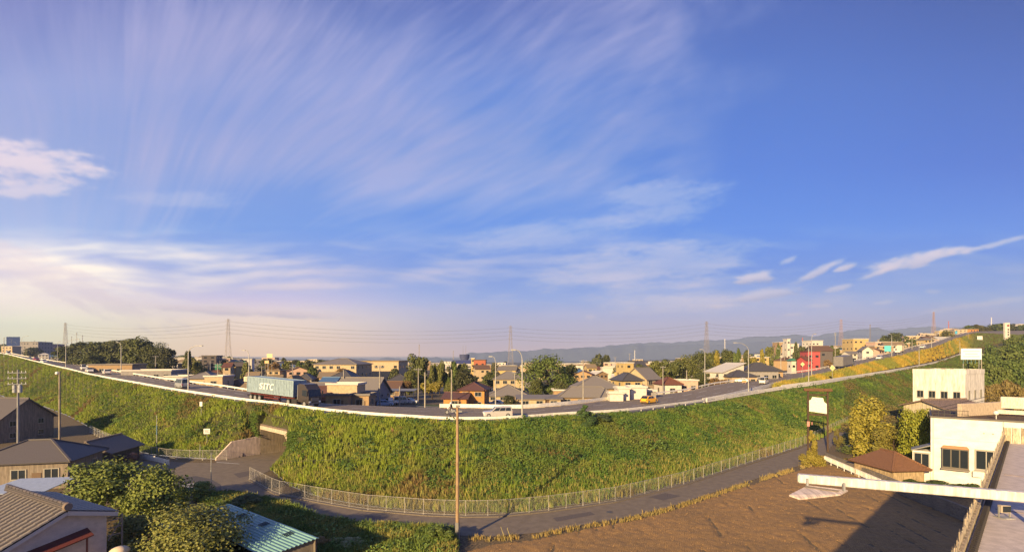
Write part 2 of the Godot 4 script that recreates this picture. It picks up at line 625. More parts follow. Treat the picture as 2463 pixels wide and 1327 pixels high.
func xs(a: float, b: float, step: float) -> PackedFloat64Array:
	var o := PackedFloat64Array()
	var n := int(ceil((b - a) / step))
	for k in n + 1:
		o.append(lerpf(a, b, float(k) / n))
	return o

func poly_sheet(pts: Array, y: float) -> Sh:  # level sheet over world points (x, z)
	var s := sh()
	var pk := PackedVector2Array()
	for p in pts:
		pk.push_back(Vector2(p.x, p.z))
	var idx := Geometry2D.triangulate_polygon(pk)
	for k in range(0, idx.size(), 3):
		var a := Vector3(pk[idx[k]].x, y, pk[idx[k]].y)
		var b := Vector3(pk[idx[k + 1]].x, y, pk[idx[k + 1]].y)
		var d := Vector3(pk[idx[k + 2]].x, y, pk[idx[k + 2]].y)
		if (b - a).cross(d - a).y < 0:
			s.tri(a, d, b)
		else:
			s.tri(a, b, d)
	return s

var lane_far := [[600, 1157], [664, 1192], [781, 1214], [874, 1230], [1030, 1243], [1120, 1246], [1200, 1245], [1320, 1233], [1480, 1210], [1640, 1171], [1800, 1119], [1930, 1077], [2050, 1017]]
var lane_near := [[2064, 1024], [2010, 1062], [1985, 1092], [1960, 1109], [1770, 1167], [1618, 1217], [1521, 1242], [1405, 1262], [1300, 1281], [1180, 1291], [1105, 1288], [1021, 1270], [865, 1264], [760, 1247], [695, 1215], [564, 1189], [507, 1192]]

func build_setting():
	# the level ground in front of the embankment
	var s := sh()
	var g := []
	var px_all := xs(-250, 2750, 12)
	for px in px_all:
		var c := col(px)
		var r := PackedVector3Array()
		for k in 13:
			r.push_back(pos(px, lerpf(9.0, c[0] + 0.3, pow(k / 12.0, 1.5)), 0.0))
		g.append(r)
	grid(s, g)
	struct("ground", s, mt(0.24, 0.17, 0.085, 0.95, "soil", 3.0))
	# embankment slope with a cut at the underpass
	s = sh()
	g = []
	for px in xs(-250, 2750, 5):
		var c := col(px)
		var r := PackedVector3Array()
		for k in 41:
			var u := k / 40.0
			r.push_back(bank_point(px, c, u))
		g.append(r)
	var skip := func(i, j):
		var low := 0
		var face := false
		for k in 4:
			var p: Vector3 = g[i + (k & 1)][j + (k >> 1)]
			if in_cut(p):
				low += 1
			elif (p - TP).dot(TN) < 0.0 and (p - TP).dot(TA) < 4.4 and (p - TP).dot(TA) > -6.8:
				face = true
		return low > 0 and face
	grid(s, g, skip)
	struct("grass_embankment", s, mt(0.1, 0.1, 0.028, 0.95, "soil", 2.0))
	# earth on the back of the underpass roof
	s = sh()
	g = []
	for k in 26:
		var r := PackedVector3Array()
		var l := lerpf(-9.5, 5.4, k / 25.0)
		var bk := lw(l, -2.3)
		var top := height(px_of(bk), -bk.z) - 0.05
		for j in 7:
			var q := lw(l, lerpf(0.7 if l < -6.9 else -0.2, -2.3, j / 6.0), lerpf(4.9 if l > -6.9 else 2.4, top, pow(j / 6.0, 0.7)))
			r.push_back(q)
		g.append(r)
	grid(s, g)
	struct("grass_embankment", s, mt(0.1, 0.1, 0.028, 0.95, "soil", 2.0))
	s = sh()
	s.box(lw(-7.3, -1.1, 3.2), Vector3(2.3, 6.6, 3.0), Basis(TA, Vector3.UP, TN))
	struct("grass_embankment", s, mt(0.1, 0.1, 0.028, 0.95, "soil", 2.0))
	var tufts := []
	for k in 90:
		tufts.append(lw(rng.randf_range(-8.6, -6.0), rng.randf_range(-2.5, 0.5), 6.45))
	for k in 500:
		var q := lw(rng.randf_range(4.3, 10.0), rng.randf_range(-0.4, 6.0))
		var c := col(px_of(q))
		q.y = minf(bank_height(c, clampf((-q.z - c[0]) / (c[1] - c[0]), 0.0, 1.0)), cut_limit(q)) - 0.05
		if q.y > 0.15:
			tufts.append(q)
	for k in 150:
		var i := rng.randi() % 25
		var j := rng.randi() % 6
		tufts.append(g[i][j].lerp(g[i + 1][j + 1], rng.randf()))
	scatter(tufts, tuft(12, 0.28, 0.07, 0.35, 1), leaf_mat(0.98, 1.0, 0.98, 0.3), "tall_grass", 0.5, 0.9, func(_p): return Color(0.2, 0.25, 0.035) * rng.randf_range(0.7, 1.1), 1.1)
	var hang := []
	for k in 200:
		var l := rng.randf_range(4.4, 8.5)
		hang.append(lw(l, rng.randf_range(0.1, 0.5), rng.randf_range(0.2, 4.6) * clampf((l - 3.9) * 0.6, 0.3, 1.0)))
	for k in 110:
		hang.append(lw(rng.randf_range(-8.7, -6.2), rng.randf_range(0.3, 0.6), rng.randf_range(2.4, 6.2)))
	scatter(hang, leaf_clump(46, 0.19, 3), leaf_mat(0.98, 1.0, 0.98, 0.3), "kudzu_leaves", 0.4, 0.8, func(_p): return Color(0.115, 0.19, 0.03) * rng.randf_range(0.7, 1.15), 1.5)
	# side road on the embankment, and the bank up to the main road beyond it
	s = sh()
	g = []
	var g2 := []
	for px in xs(1728, 2750, 6):
		var c := col(px)
		var r := PackedVector3Array()
		var r2 := PackedVector3Array()
		for k in 4:
			var u := 0.4 * k / 3.0
			r.push_back(pos(px, lerpf(c[1], c[3], u), ramp_height(c, u)))
		for k in 9:
			var u := 0.4 + 0.6 * k / 8.0
			r2.push_back(pos(px, lerpf(c[1], c[3], u), ramp_height(c, u)))
		g.append(r)
		g2.append(r2)
	grid(s, g)
	struct("side_road", s, mt(0.13, 0.11, 0.11, 0.9, "grain", 5.0))
	s = sh()
	grid(s, g2)
	struct("dry_grass_bank", s, mt(0.16, 0.11, 0.03, 0.95, "soil", 3.0))
	# main road
	s = sh()
	g = []
	for px in xs(-250, 2750, 6):
		var c := col(px)
		var r := PackedVector3Array()
		for k in 7:
			r.push_back(pos(px, lerpf(c[1] if px < 1728 else c[3], c[5], k / 6.0), lerpf(c[4], c[6], k / 6.0)))
		g.append(r)
	grid(s, g)
	struct("main_road", s, mt(0.24, 0.195, 0.155, 0.88, "grain", 6.0))
	# painted lines: edge lines and dashes between the lanes
	s = sh()
	for line in [[0.07, 0, 0.2], [0.93, 0, 0.2], [0.36, 1, 0.22], [0.66, 1, 0.22]]:
		var px := 1150.0 if line[1] else -60.0
		var along := 0.0
		var last := road(px, line[0])
		while px < 2340:
			px += 2.0
			var p := road(px, line[0])
			along += p.distance_to(last)
			if line[1] == 0 or fmod(along, 9.0) < 4.5:
				var dir := (p - last).normalized()
				var side: Vector3 = dir.cross(Vector3.UP).normalized() * line[2] * 0.6
				var up := Vector3(0, 0.03, 0)
				s.quad(last + side + up, p + side + up, p - side + up, last - side + up)
			last = p
		if line[1]:
			px = 1150.0
			along = 0.0
			last = road(px, line[0])
			while px > -20:
				px -= 2.0
				var p := road(px, line[0])
				along += p.distance_to(last)
				if fmod(along, 9.0) < 4.5:
					var side: Vector3 = (last - p).normalized().cross(Vector3.UP).normalized() * line[2] * 0.6
					var up := Vector3(0, 0.03, 0)
					s.quad(p + side + up, last + side + up, last - side + up, p - side + up)
				last = p
	struct("road_markings", s, mt(0.62, 0.6, 0.56, 0.7, "grain", 2.0))
	# far shoulder and the plain beyond, up to the foot of the mountains
	s = sh(true)
	g = []
	var tints := []
	for px in xs(-250, 2750, 10):
		var c := col(px)
		var r := PackedVector3Array()
		var tr := []
		r.push_back(pos(px, c[5], c[6] - 0.02))
		tr.append(Color(0.16, 0.13, 0.05))
		var d := c[5] + 6.0
		var grow := pow(7000.0 / d, 1.0 / 45.0)
		for k in 46:
			var p := pos(px, d, far_ground(c, d))
			r.push_back(p)
			var q := n2.get_noise_2d(p.x * 0.012, p.z * 0.012)
			var q2 := n1.get_noise_2d(p.x * 0.05 + 30.0, p.z * 0.05)
			tr.append(Color(0.10, 0.11, 0.03).lerp(Color(0.22, 0.16, 0.09), smoothstep(-0.1, 0.25, q)).lerp(Color(0.17, 0.17, 0.16), smoothstep(0.0, 0.3, q2)))
			d *= grow
		g.append(r)
		tints.append(tr)
	grid(s, g, null, tints)
	var tm := mt(0.99, 1.0, 0.99, 0.95, "soil", 6.0)
	tm.vertex_color_use_as_albedo = true
	struct("town_ground", s, tm)
	# lane with the junction in front of the underpass
	var pts := []
	for q in [[240, 1150], [335, 1106], [430, 1112], [520, 1114]]:
		pts.append(flat(q[0], q[1]))
	pts.append(TP + TN * 7.0 - TA * 5.7)
	pts.append(TP - TN * 0.2 - TA * 5.9)
	pts.append(TP - TN * 26.0 - TA * 5.9)
	pts.append(TP - TN * 26.0 + TA * 3.8)
	pts.append(TP - TN * 0.2 + TA * 3.8)
	pts.append(flat(650, 1130))
	for q in lane_far:
		pts.append(flat(q[0], q[1]))
	for q in lane_near:
		pts.append(flat(q[0], q[1]))
	for q in [[430, 1205], [330, 1190], [240, 1175]]:
		pts.append(flat(q[0], q[1]))
	struct("lane", poly_sheet(pts, 0.03), mt(0.2, 0.16, 0.118, 0.9, "mottle", 7.0))
	# newer asphalt patch and the painted marks at the junction
	pts = []
	for q in [[400, 1185], [432, 1150], [470, 1145], [505, 1152], [530, 1166], [533, 1187], [507, 1190], [430, 1202]]:
		pts.append(flat(q[0], q[1]))
	struct("asphalt_patch", poly_sheet(pts, 0.036), mt(0.1, 0.09, 0.095, 0.9, "grain", 3.0))
	s = sh()
	for m in [[438, 1168, 500, 1159, 6], [438, 1168, 462, 1174, 5], [348, 1124, 372, 1120, 6], [440, 1158, 446, 1157, 4], [520, 1112, 575, 1116, 3]]:
		var a := flat(m[0], m[1])
		var b := flat(m[2], m[3])
		var w: Vector3 = (b - a).normalized().cross(Vector3.UP) * m[4] * 0.035
		var up := Vector3(0, 0.042, 0)
		s.quad(a + w + up, b + w + up, b - w + up, a - w + up)
	struct("lane_markings", s, mt(0.6, 0.6, 0.6, 0.75, "grain", 1.0))
	# repairs and a darker worn strip on the lane
	for q in [[[880, 1240], [960, 1246], [955, 1256], [872, 1251]], [[1330, 1246], [1420, 1231], [1432, 1238], [1340, 1255]], [[1560, 1196], [1600, 1186], [1640, 1193], [1596, 1204]], [[720, 1206], [770, 1216], [764, 1226], [708, 1214]], [[560, 1140], [600, 1132], [622, 1138], [575, 1150]]]:
		pts = []
		for w in q:
			pts.append(flat(w[0], w[1]))
		struct("asphalt_patch", poly_sheet(pts, 0.036), mt(0.135, 0.11, 0.1, 0.9, "grain", 2.0))
	for q in [[1010, 1256], [1466, 1232], [600, 1170]]:
		s = sh()
		var mc := flat(q[0], q[1])
		s.tube(mc + Vector3(0, 0.02, 0), mc + Vector3(0, 0.045, 0), 0.34, 0.34, 18)
		var mo := part("manhole_cover", s, mt(0.08, 0.075, 0.07, 0.6), self)
		tag(mo, ["round iron manhole cover in the lane left of the tan pole", "round iron manhole cover where the lane bends up beside the field", "round iron manhole cover at the mouth of the lane near the fence end"][0 if q[0] == 1010 else (1 if q[0] == 1466 else 2)].replace(" left of", " before"), "manhole cover", "manhole covers of the lane")
	# concrete edging below the fence
	s = sh()
	for k in lane_far.size() - 1:
		var a := flat(lane_far[k][0], lane_far[k][1] - 3)
		var b := flat(lane_far[k + 1][0], lane_far[k + 1][1] - 3)
		s.bar(a + Vector3(0, 0.03, 0), b + Vector3(0, 0.03, 0), 0.5, 0.14)
	struct("concrete_kerb", s, mt(0.3, 0.25, 0.2, 0.9, "soil", 1.0))
	field()
	mountains()

func field_poly() -> PackedVector2Array:
	var pk := PackedVector2Array()
	for q in [[1112, 1330], [1200, 1308], [1300, 1297], [1405, 1275], [1521, 1254], [1618, 1229], [1770, 1179], [1960, 1121], [1988, 1113], [2120, 1172], [2240, 1222], [2335, 1262]]:
		var p := flat(q[0], q[1])
		pk.push_back(Vector2(p.x, p.z))
	pk.push_back(Vector2(46, -34))
	pk.push_back(Vector2(30, -20))
	pk.push_back(Vector2(-6, -24))
	return pk

func field():
	var pk := field_poly()
	var s := sh(true)
	var g := []
	var tints := []
	var inside := []
	var nx := 250
	var nz := 215
	for i in nx:
		var r := PackedVector3Array()
		var tr := []
		var ir := []
		for j in nz:
			var x := -8.0 + i * 0.24
			var d := 20.0 + j * 0.26
			var q := x - 0.17 * (d - 45.0) + 0.5 * n2.get_noise_2d(x * 0.1, d * 0.05)
			var row := floorf(q / 2.1)
			var off := absf(q - (row + 0.5 + 0.25 * sin(row * 7.3)) * 2.1)
			var y := 0.07 + 0.075 * n1.get_noise_2d(x * 0.5, d * 0.5) + 0.045 * n1.get_noise_2d(x * 2.1, d * 2.1)
			var deep := 0.5 + 0.9 * n2.get_noise_2d(row * 5.0, d * 0.09)
			if deep > 0.6:
				y -= 0.13 * deep * exp(-pow(off / 0.17, 2.0))
				y += 0.05 * deep * exp(-pow((off - 0.4) / 0.2, 2.0))
			r.push_back(Vector3(x, y, -d))
			var w := n2.get_noise_2d(x * 0.06 + 3.0, d * 0.06)
			tr.append(Color(0.5, 0.3, 0.115).lerp(Color(0.63, 0.365, 0.13), clampf(0.5 + w, 0, 1)) * (0.9 + 0.25 * n1.get_noise_2d(x * 1.5 + 9.0, d * 1.5)))
			ir.append(Geometry2D.is_point_in_polygon(Vector2(x, -d), pk))
		g.append(r)
		tints.append(tr)
		inside.append(ir)
	grid(s, g, func(i, j): return not (inside[i][j] and inside[i + 1][j + 1]), tints)
	var m := mt(1.0, 0.99, 0.99, 0.97, "soil", 1.3)
	m.vertex_color_use_as_albedo = true
	struct("field", s, m)
	# clods and straw on it
	var clod := sh()
	clod.ball(Vector3.ZERO, Vector3(1, 0.7, 0.85), 6, 4)
	var xf := []
	var cs := []
	var sf := []
	var sc := []
	while xf.size() < 7000:
		var p := Vector3(rng.randf_range(-7, 50), 0, -rng.randf_range(36, 80))
		if not Geometry2D.is_point_in_polygon(Vector2(p.x, p.z), pk):
			continue
		var k := 0.012 + 0.035 * pow(rng.randf(), 4.0)
		p.y = 0.07
		xf.append(Transform3D(Basis.from_euler(Vector3(rng.randf(), rng.randf() * TAU, rng.randf())).scaled(Vector3.ONE * k), p))
		cs.append(Color(0.49, 0.29, 0.11) * rng.randf_range(0.7, 1.05))
		if sf.size() < 20 and n2.get_noise_2d(p.x * 0.08, p.z * 0.08) > 0.0:
			sf.append(Transform3D(Basis(Vector3.UP, rng.randf() * TAU).scaled(Vector3.ONE * rng.randf_range(0.08, 0.22)), p))
			sc.append(Color(0.36, 0.22, 0.09) * rng.randf_range(0.7, 1.1))
	stuff_multi("soil_clods", clod.mesh(), leaf_mat(1, 1, 1, 0.0), xf, cs)
	stuff_multi("field_stubble", tuft(7, 0.6, 0.12, 0.8, 9), leaf_mat(0.98, 1.0, 0.98, 0.3), sf, sc)

func mountains():
	var ridges := [
		[6500.0, [[600, 870], [900, 862], [1100, 860], [1130, 849], [1231, 845], [1340, 839], [1450, 835], [1560, 830], [1700, 829], [1840, 822], [1950, 816], [2060, 806], [2200, 800], [2463, 790], [2750, 786]]],
		[7700.0, [[900, 880], [1250, 850], [1400, 836], [1500, 829], [1620, 822], [1740, 818], [1840, 809], [1900, 806], [1960, 808], [2020, 800], [2080, 790], [2110, 787], [2140, 792], [2240, 787], [2300, 785], [2463, 777], [2750, 775]]]]
	var k := 0
	for rd in ridges:
		var d0: float = rd[0]
		var s := sh()
		var g := []
		for px in xs(610 if k == 0 else 910, 2740, 7):
			var pr: Array = rd[1]
			var a := 0
			while a < pr.size() - 2 and px > pr[a + 1][0]:
				a += 1
			var py := lerpf(pr[a][1], pr[a + 1][1], smoothstep(0.0, 1.0, (px - pr[a][0]) / float(pr[a + 1][0] - pr[a][0])))
			py += 5.0 * n1.get_noise_2d(px * 0.012, k * 30.0) + 2.0 * n1.get_noise_2d(px * 0.05, k * 30.0)
			var c := col(px)
			var r := PackedVector3Array()
			var hr := top_h(py, d0)
			var low := minf(far_ground(c, d0 - 1200.0), hr) - 30.0
			for j in 9:
				var u := j / 6.0
				var d := d0 - 1200.0 * (1.0 - u)
				var y := lerpf(low, hr, smoothstep(0.0, 1.0, u)) if u <= 1.0 else lerpf(hr, low, (u - 1.0) * 2.0)
				if j > 0 and j < 6:
					y += (hr - low) * 0.25 * n1.get_noise_2d(px * 0.02, u * 2.0 + k * 9.0) * u
				r.push_back(pos(px, d, minf(y, EYE + (hr - EYE) * d / d0 - 2.0) if j < 6 else y))
			g.append(r)
		grid(s, g)
		struct("mountain_ridge", s, mt(0.15, 0.18, 0.19, 0.95, "mottle", 400.0))  # paler and bluer than forest: part of the haze is put into the colour
		k += 1

# ---------------------------------------------------------------- vegetation
func tuft(blades: int, spread: float, wid: float, curve: float, sd: int) -> ArrayMesh:
	var r := RandomNumberGenerator.new()
	r.seed = sd
	var s := sh(true)
	for k in blades:
		var a := r.randf() * TAU
		var o := Vector3(cos(a), 0, sin(a)) * spread * sqrt(r.randf())
		var h := r.randf_range(0.55, 1.0)
		var lean := Vector3(cos(a + r.randf_range(-1, 1)), 0, sin(a + r.randf_range(-1, 1))) * h * curve * r.randf_range(0.3, 1.2)
		var b := r.randf() * TAU
		var w := Vector3(cos(b), 0, sin(b)) * wid * 0.5
		var v := r.randf_range(0.7, 1.25)
		s.tint = Color(v, v, v * r.randf_range(0.7, 1.0))
		var m := o + Vector3(0, h * 0.6, 0) + lean * 0.35
		var t := o + Vector3(0, h, 0) + lean
		s.tri(o - w, o + w, m + w * 0.8)
		s.tri(o - w, m + w * 0.8, m - w * 0.8)
		s.tri(m - w * 0.8, m + w * 0.8, t)
	return s.mesh()

func leaf_clump(leaves: int, size: float, sd: int) -> ArrayMesh:  # a dome of broad leaves, one unit high
	var r := RandomNumberGenerator.new()
	r.seed = sd
	var s := sh(true)
	for k in leaves:
		var a := r.randf() * TAU
		var q := sqrt(r.randf())
		var o := Vector3(cos(a) * q * 0.6, r.randf_range(0.15, 1.0) * (1.0 - 0.4 * q * q), sin(a) * q * 0.6)
		var nrm := (Vector3(cos(a) * q, 0.9, sin(a) * q) + Vector3(r.randf_range(-1, 1), r.randf_range(-0.6, 0.6), r.randf_range(-1, 1)) * 1.1).normalized()
		leaf(s, o, nrm, size * r.randf_range(0.6, 1.25), r)
	return s.mesh()

func leaf(s: Sh, o: Vector3, nrm: Vector3, sz: float, r: RandomNumberGenerator):
	var x := nrm.cross(Vector3(r.randf_range(-1, 1), r.randf_range(-1, 1), r.randf_range(-1, 1))).normalized()
	var y := nrm.cross(x)
	var v := r.randf_range(0.65, 1.3)
	s.tint = Color(v * r.randf_range(0.9, 1.15), v, v * r.randf_range(0.7, 1.0))
	s.tri(o - y * sz * 0.6, o + x * sz * 0.42, o + y * sz * 0.6)
	s.tri(o - y * sz * 0.6, o + y * sz * 0.6, o - x * sz * 0.42 + nrm * sz * 0.12)

func scatter(pts: Array, mesh: Mesh, m: Material, called: String, h0: float, h1: float, colf: Callable, wide := 1.0):
	var xf := []
	var cs := []
	for p in pts:
		var k := rng.randf_range(h0, h1)
		var w := k * wide * rng.randf_range(0.8, 1.2)
		xf.append(Transform3D(Basis(Vector3.UP, rng.randf() * TAU).scaled(Vector3(w, k, w)), p))
		cs.append(colf.call(p))
	return stuff_multi(called, mesh, m, xf, cs)

func bank_points(px0: float, px1: float, u0: float, u1: float, dens: Callable) -> Array:
	var out := []
	var step := 10.0
	var px := px0
	while px < px1:
		var c := col(px + step * 0.5)
		var nu := 12
		for k in nu:
			var ua := lerpf(u0, u1, k / float(nu))
			var ub := lerpf(u0, u1, (k + 1) / float(nu))
			var d := lerpf(c[0], c[1], (ua + ub) * 0.5)
			if px > 1500.0 and (ua + ub) * 0.5 > 0.93:
				continue
			var area := step / F * d * (c[1] - c[0]) * (ub - ua)
			var want: float = area * dens.call(px, (ua + ub) * 0.5, d)
			var cnt := int(want) + (1 if rng.randf() < want - int(want) else 0)
			for q in cnt:
				var u := rng.randf_range(ua, ub)
				var x := px + rng.randf() * step
				var p := bank_point(x, c, u)
				var sn := (p - TP).dot(TN)
				if cut_limit(p) < 0.15 or absf((p - TP).dot(TA) + 1.0) < 5.8 and sn > -0.7 and sn < 0.3:
					continue
				p.y -= 0.05
				out.append(p)
		px += step
	return out

func build_vegetation():
	var blade_a := tuft(12, 0.28, 0.07, 0.35, 1)
	var blade_b := tuft(9, 0.2, 0.05, 0.2, 2)
	var clump := leaf_clump(46, 0.19, 3)
	var gm := leaf_mat(0.98, 1.0, 0.98, 0.3)
	var kudzu := func(px, u):  # how much of the slope broad leaves cover
		var k := smoothstep(950.0, 1400.0, px) * 0.74 + 0.14
		k += 0.9 * n2.get_noise_2d(px * 0.012, u * 2.2)
		return clampf(k * smoothstep(0.0, 0.3, u + 0.1 * n1.get_noise_2d(px * 0.03, 3.0)), 0.0, 1.0)
	var grassy := bank_points(-60, 2330, 0.0, 0.985, func(px, u, d): return (1.0 - 0.75 * kudzu.call(px, u)) * (9.0 if px > 660.0 else 15.0) * clampf(90.0 / d, 0.15, 1.0))
	var short := []
	var long := []
	for p in grassy:
		if n2.get_noise_2d(p.x * 0.035 + 11.0, p.z * 0.05) > 0.42 and rng.randf() < 0.5:
			continue
		(short if px_of(p) < 560.0 + 60.0 * rng.randf() else long).append(p)
	var grass_col := func(p):
		var px := px_of(p)
		var q := n2.get_noise_2d(p.x * 0.09, p.z * 0.09)
		var q2 := n1.get_noise_2d(p.x * 0.25 + 50.0, p.z * 0.25)
		var c := Color(0.245, 0.31, 0.03).lerp(Color(0.135, 0.215, 0.025), smoothstep(900.0, 1500.0, px))
		c = c.lerp(Color(0.3, 0.28, 0.075), clampf(0.1 + 1.1 * q2, 0, 0.8))
		c = c.lerp(Color(0.13, 0.185, 0.03), clampf(q * 1.4, 0, 0.8))
		c = c.lerp(Color(0.22, 0.12, 0.06), clamp((n2.get_noise_2d(p.x * 0.06 + 70.0, p.z * 0.06) - 0.33) * 4.0, 0, 0.8))
		return c
	scatter(long, blade_a, gm, "tall_grass", 0.4, 1.0, grass_col, 1.05)
	scatter(short, blade_a, gm, "short_grass", 0.34, 0.68, grass_col, 1.7)
	# darker bushes and brown dead growth here and there on the slope
	var bushy := bank_points(640, 2250, 0.25, 0.97, func(px, u, d): return 0.09 * smoothstep(0.05, 0.5, n2.get_noise_2d(px * 0.008, u * 2.0 + 40.0)) * clampf(90.0 / d, 0.15, 1.0))
	scatter(bushy, clump, gm, "slope_bushes", 1.1, 2.1, func(_p): return Color(0.085, 0.145, 0.03) * rng.randf_range(0.75, 1.2), 1.1)
	var dead := bank_points(0, 2100, 0.1, 0.97, func(px, u, d): return 3.0 * smoothstep(0.3, 0.5, n2.get_noise_2d(px * 0.013 + 90.0, u * 3.0)) * clampf(90.0 / d, 0.15, 1.0))
	scatter(dead, blade_b, gm, "dead_grass", 0.4, 0.9, func(_p): return Color(0.34, 0.21, 0.1) * rng.randf_range(0.7, 1.15), 1.4)
	var broad := bank_points(-60, 2330, 0.04, 0.99, func(px, u, d): return kudzu.call(px, u) * 5.6 * clampf(90.0 / d, 0.15, 1.0))
	scatter(broad, clump, gm, "kudzu_leaves", 0.35, 0.85, func(p):
		var q := n2.get_noise_2d(p.x * 0.1 + 20.0, p.z * 0.1)
		return Color(0.125, 0.215, 0.027).lerp(Color(0.075, 0.15, 0.024), clampf(0.5 + 1.5 * q, 0, 1)).lerp(Color(0.17, 0.17, 0.04), clampf(-q * 1.5, 0, 0.7)), 1.5)
	# seeding grass along the foot of the slope
	var seedy := bank_points(660, 2040, 0.0, 0.3, func(_px, u, d): return 4.0 * (1.0 - u * 2.2) * clampf(80.0 / d, 0.2, 1.0))
	scatter(seedy, blade_b, gm, "seeding_grass", 0.7, 1.3, func(p):
		return Color(0.38, 0.31, 0.1).lerp(Color(0.2, 0.21, 0.055), rng.randf()), 1.0)
	# bank of yellow grass between the side road and the main road
	var pts := []
	var px := 1862.0
	while px < 2475.0:
		var c := col(px)
		var area := 5.0 / F * c[3] * (c[3] - c[1]) * 0.6
		for q in int(area * 3.2 * clampf(140.0 / c[1], 0.3, 1.0)):
			var u := rng.randf_range(0.5, 0.97)
			pts.append(pos(px + rng.randf() * 5.0, lerpf(c[1], c[3], u), ramp_height(c, u) - 0.05))
		px += 5.0
	scatter(pts, blade_a, gm, "yellow_grass", 0.8, 1.7, func(p):
		var q := n2.get_noise_2d(p.x * 0.05, p.z * 0.05)
		return Color(0.42, 0.29, 0.04).lerp(Color(0.22, 0.23, 0.04), clampf(0.5 + 2.0 * q, 0, 1)).lerp(Color(0.12, 0.15, 0.03), smoothstep(2320.0, 2350.0, px_of(p))), 1.5)
	# orange dry grass between the lane and the field
	pts = []
	for k in range(2, 11):
		var a := flat(lane_near[k][0], lane_near[k][1] + 4)
		var b := flat(lane_near[k + 1][0], lane_near[k + 1][1] + 4)
		for q in int(a.distance_to(b) * 16.0):
			var t := rng.randf()
			var p := a.lerp(b, t) + Vector3(rng.randf_range(-0.3, 0.3), 0, rng.randf_range(-0.1, 0.9))
			if n2.get_noise_2d(p.x * 0.3, p.z * 0.3) > -0.35 and px_of(p) > 1125.0:
				pts.append(p)
	scatter(pts, blade_b, gm, "dry_verge_grass", 0.18, 0.6, func(p): return Color(0.4, 0.27, 0.1).lerp(Color(0.27, 0.22, 0.09), rng.randf()), 1.3)
	# rank green growth between the lane and the sheds
	pts = []
	var pk := PackedVector2Array()
	for q in [[500, 1196], [564, 1193], [695, 1219], [760, 1251], [865, 1268], [1021, 1274], [1096, 1282], [1096, 1340], [780, 1340], [700, 1300], [600, 1240], [480, 1215]]:
		var p := flat(q[0], q[1])
		pk.push_back(Vector2(p.x, p.z))
	while pts.size() < 5200:
		var p := Vector3(rng.randf_range(-40, -3), 0, rng.randf_range(-61, -38))
		if Geometry2D.is_point_in_polygon(Vector2(p.x, p.z), pk):
			pts.append(p)
	scatter(pts.slice(0, 3600), blade_a, gm, "verge_grass", 0.5, 1.1, func(p):
		var q := n2.get_noise_2d(p.x * 0.25, p.z * 0.25)
		return Color(0.14, 0.2, 0.035).lerp(Color(0.32, 0.28, 0.08), clampf(0.3 + 2.0 * q, 0, 1)), 1.1)
	scatter(pts.slice(3600), clump, gm, "verge_weeds", 0.4, 0.9, func(_p): return Color(0.13, 0.2, 0.04) * rng.randf_range(0.7, 1.3), 1.2)
	# low growth on the plain on both sides of the gardens to the right
	pts = []
	for k in 5200:
		var x := rng.randf_range(2030, 2480)
		var c := col(x)
		var d := lerpf(78.0, c[1] * 0.98, rng.randf())
		var p := on(x, d)
		if n2.get_noise_2d(p.x * 0.05, p.z * 0.05) > -0.25 and d > 84.0:
			pts.append(p)
	scatter(pts, clump, gm, "undergrowth", 0.5, 1.3, func(p):
		var q := n2.get_noise_2d(p.x * 0.06, p.z * 0.06)
		return Color(0.1, 0.13, 0.03).lerp(Color(0.2, 0.15, 0.05), clampf(0.4 + 1.6 * q, 0, 1)), 1.6)

# ---------------------------------------------------------------- things along the roads
func white_rail() -> Material:
	return mt(0.9, 0.86, 0.8, 0.5, "mottle", 3.0)

func galv() -> Material:
	return mt(0.42, 0.42, 0.42, 0.5, "streak", 3.0, 0.2)

func placed(called: String, m: Mesh, mat: Material, parent: Node, xf: Transform3D) -> MeshInstance3D:
	var o := partm(called, m, mat, parent)
	o.transform = xf
	return o

var rail_mesh: ArrayMesh
var post_mesh: ArrayMesh

func guardrail(label: String, pts: Array, span := 4.0, two := false, thick := 1.0):
	if rail_mesh == null:
		var s := sh()
		s.cbox(Vector3(0, 0.1, 0.03), Vector3(1, 0.15, 0.06), 0.02)
		s.cbox(Vector3(0, -0.1, 0.03), Vector3(1, 0.15, 0.06), 0.02)
		s.box(Vector3(0, 0, 0.0), Vector3(1, 0.32, 0.02))
		rail_mesh = s.mesh()
		s = sh()
		s.tube(Vector3(0, -0.3, 0), Vector3(0, 0.86, 0), 0.07, 0.07, 8)
		post_mesh = s.mesh()
	var t := thing("guardrail", label, "guardrail", pts[0], 0.0, "guardrails along the trunk road")
	var acc := 0.0
	var last: Vector3 = pts[0]
	var marks := [pts[0]]
	for p in pts:
		acc += last.distance_to(p)
		if acc >= span:
			marks.append(p)
			acc = 0.0
		last = p
	for k in marks.size():
		placed("post", post_mesh, white_rail(), t, Transform3D(Basis(), marks[k] - pts[0]))
		if k == marks.size() - 1:
			break
		var x: Vector3 = marks[k + 1] - marks[k]
		var l := x.length()
		x /= l
		var z := x.cross(Vector3.UP).normalized()
		var y := z.cross(x)
		for lv in ([0.72, 0.32] if two and thick > 1.2 else ([0.68, 0.32] if two else [0.66])):
			placed("rail", rail_mesh, white_rail(), t, Transform3D(Basis(x * (l + 0.02), y * thick, z), (marks[k] + marks[k + 1]) * 0.5 - pts[0] + Vector3(0, lv, 0) + z * 0.09))

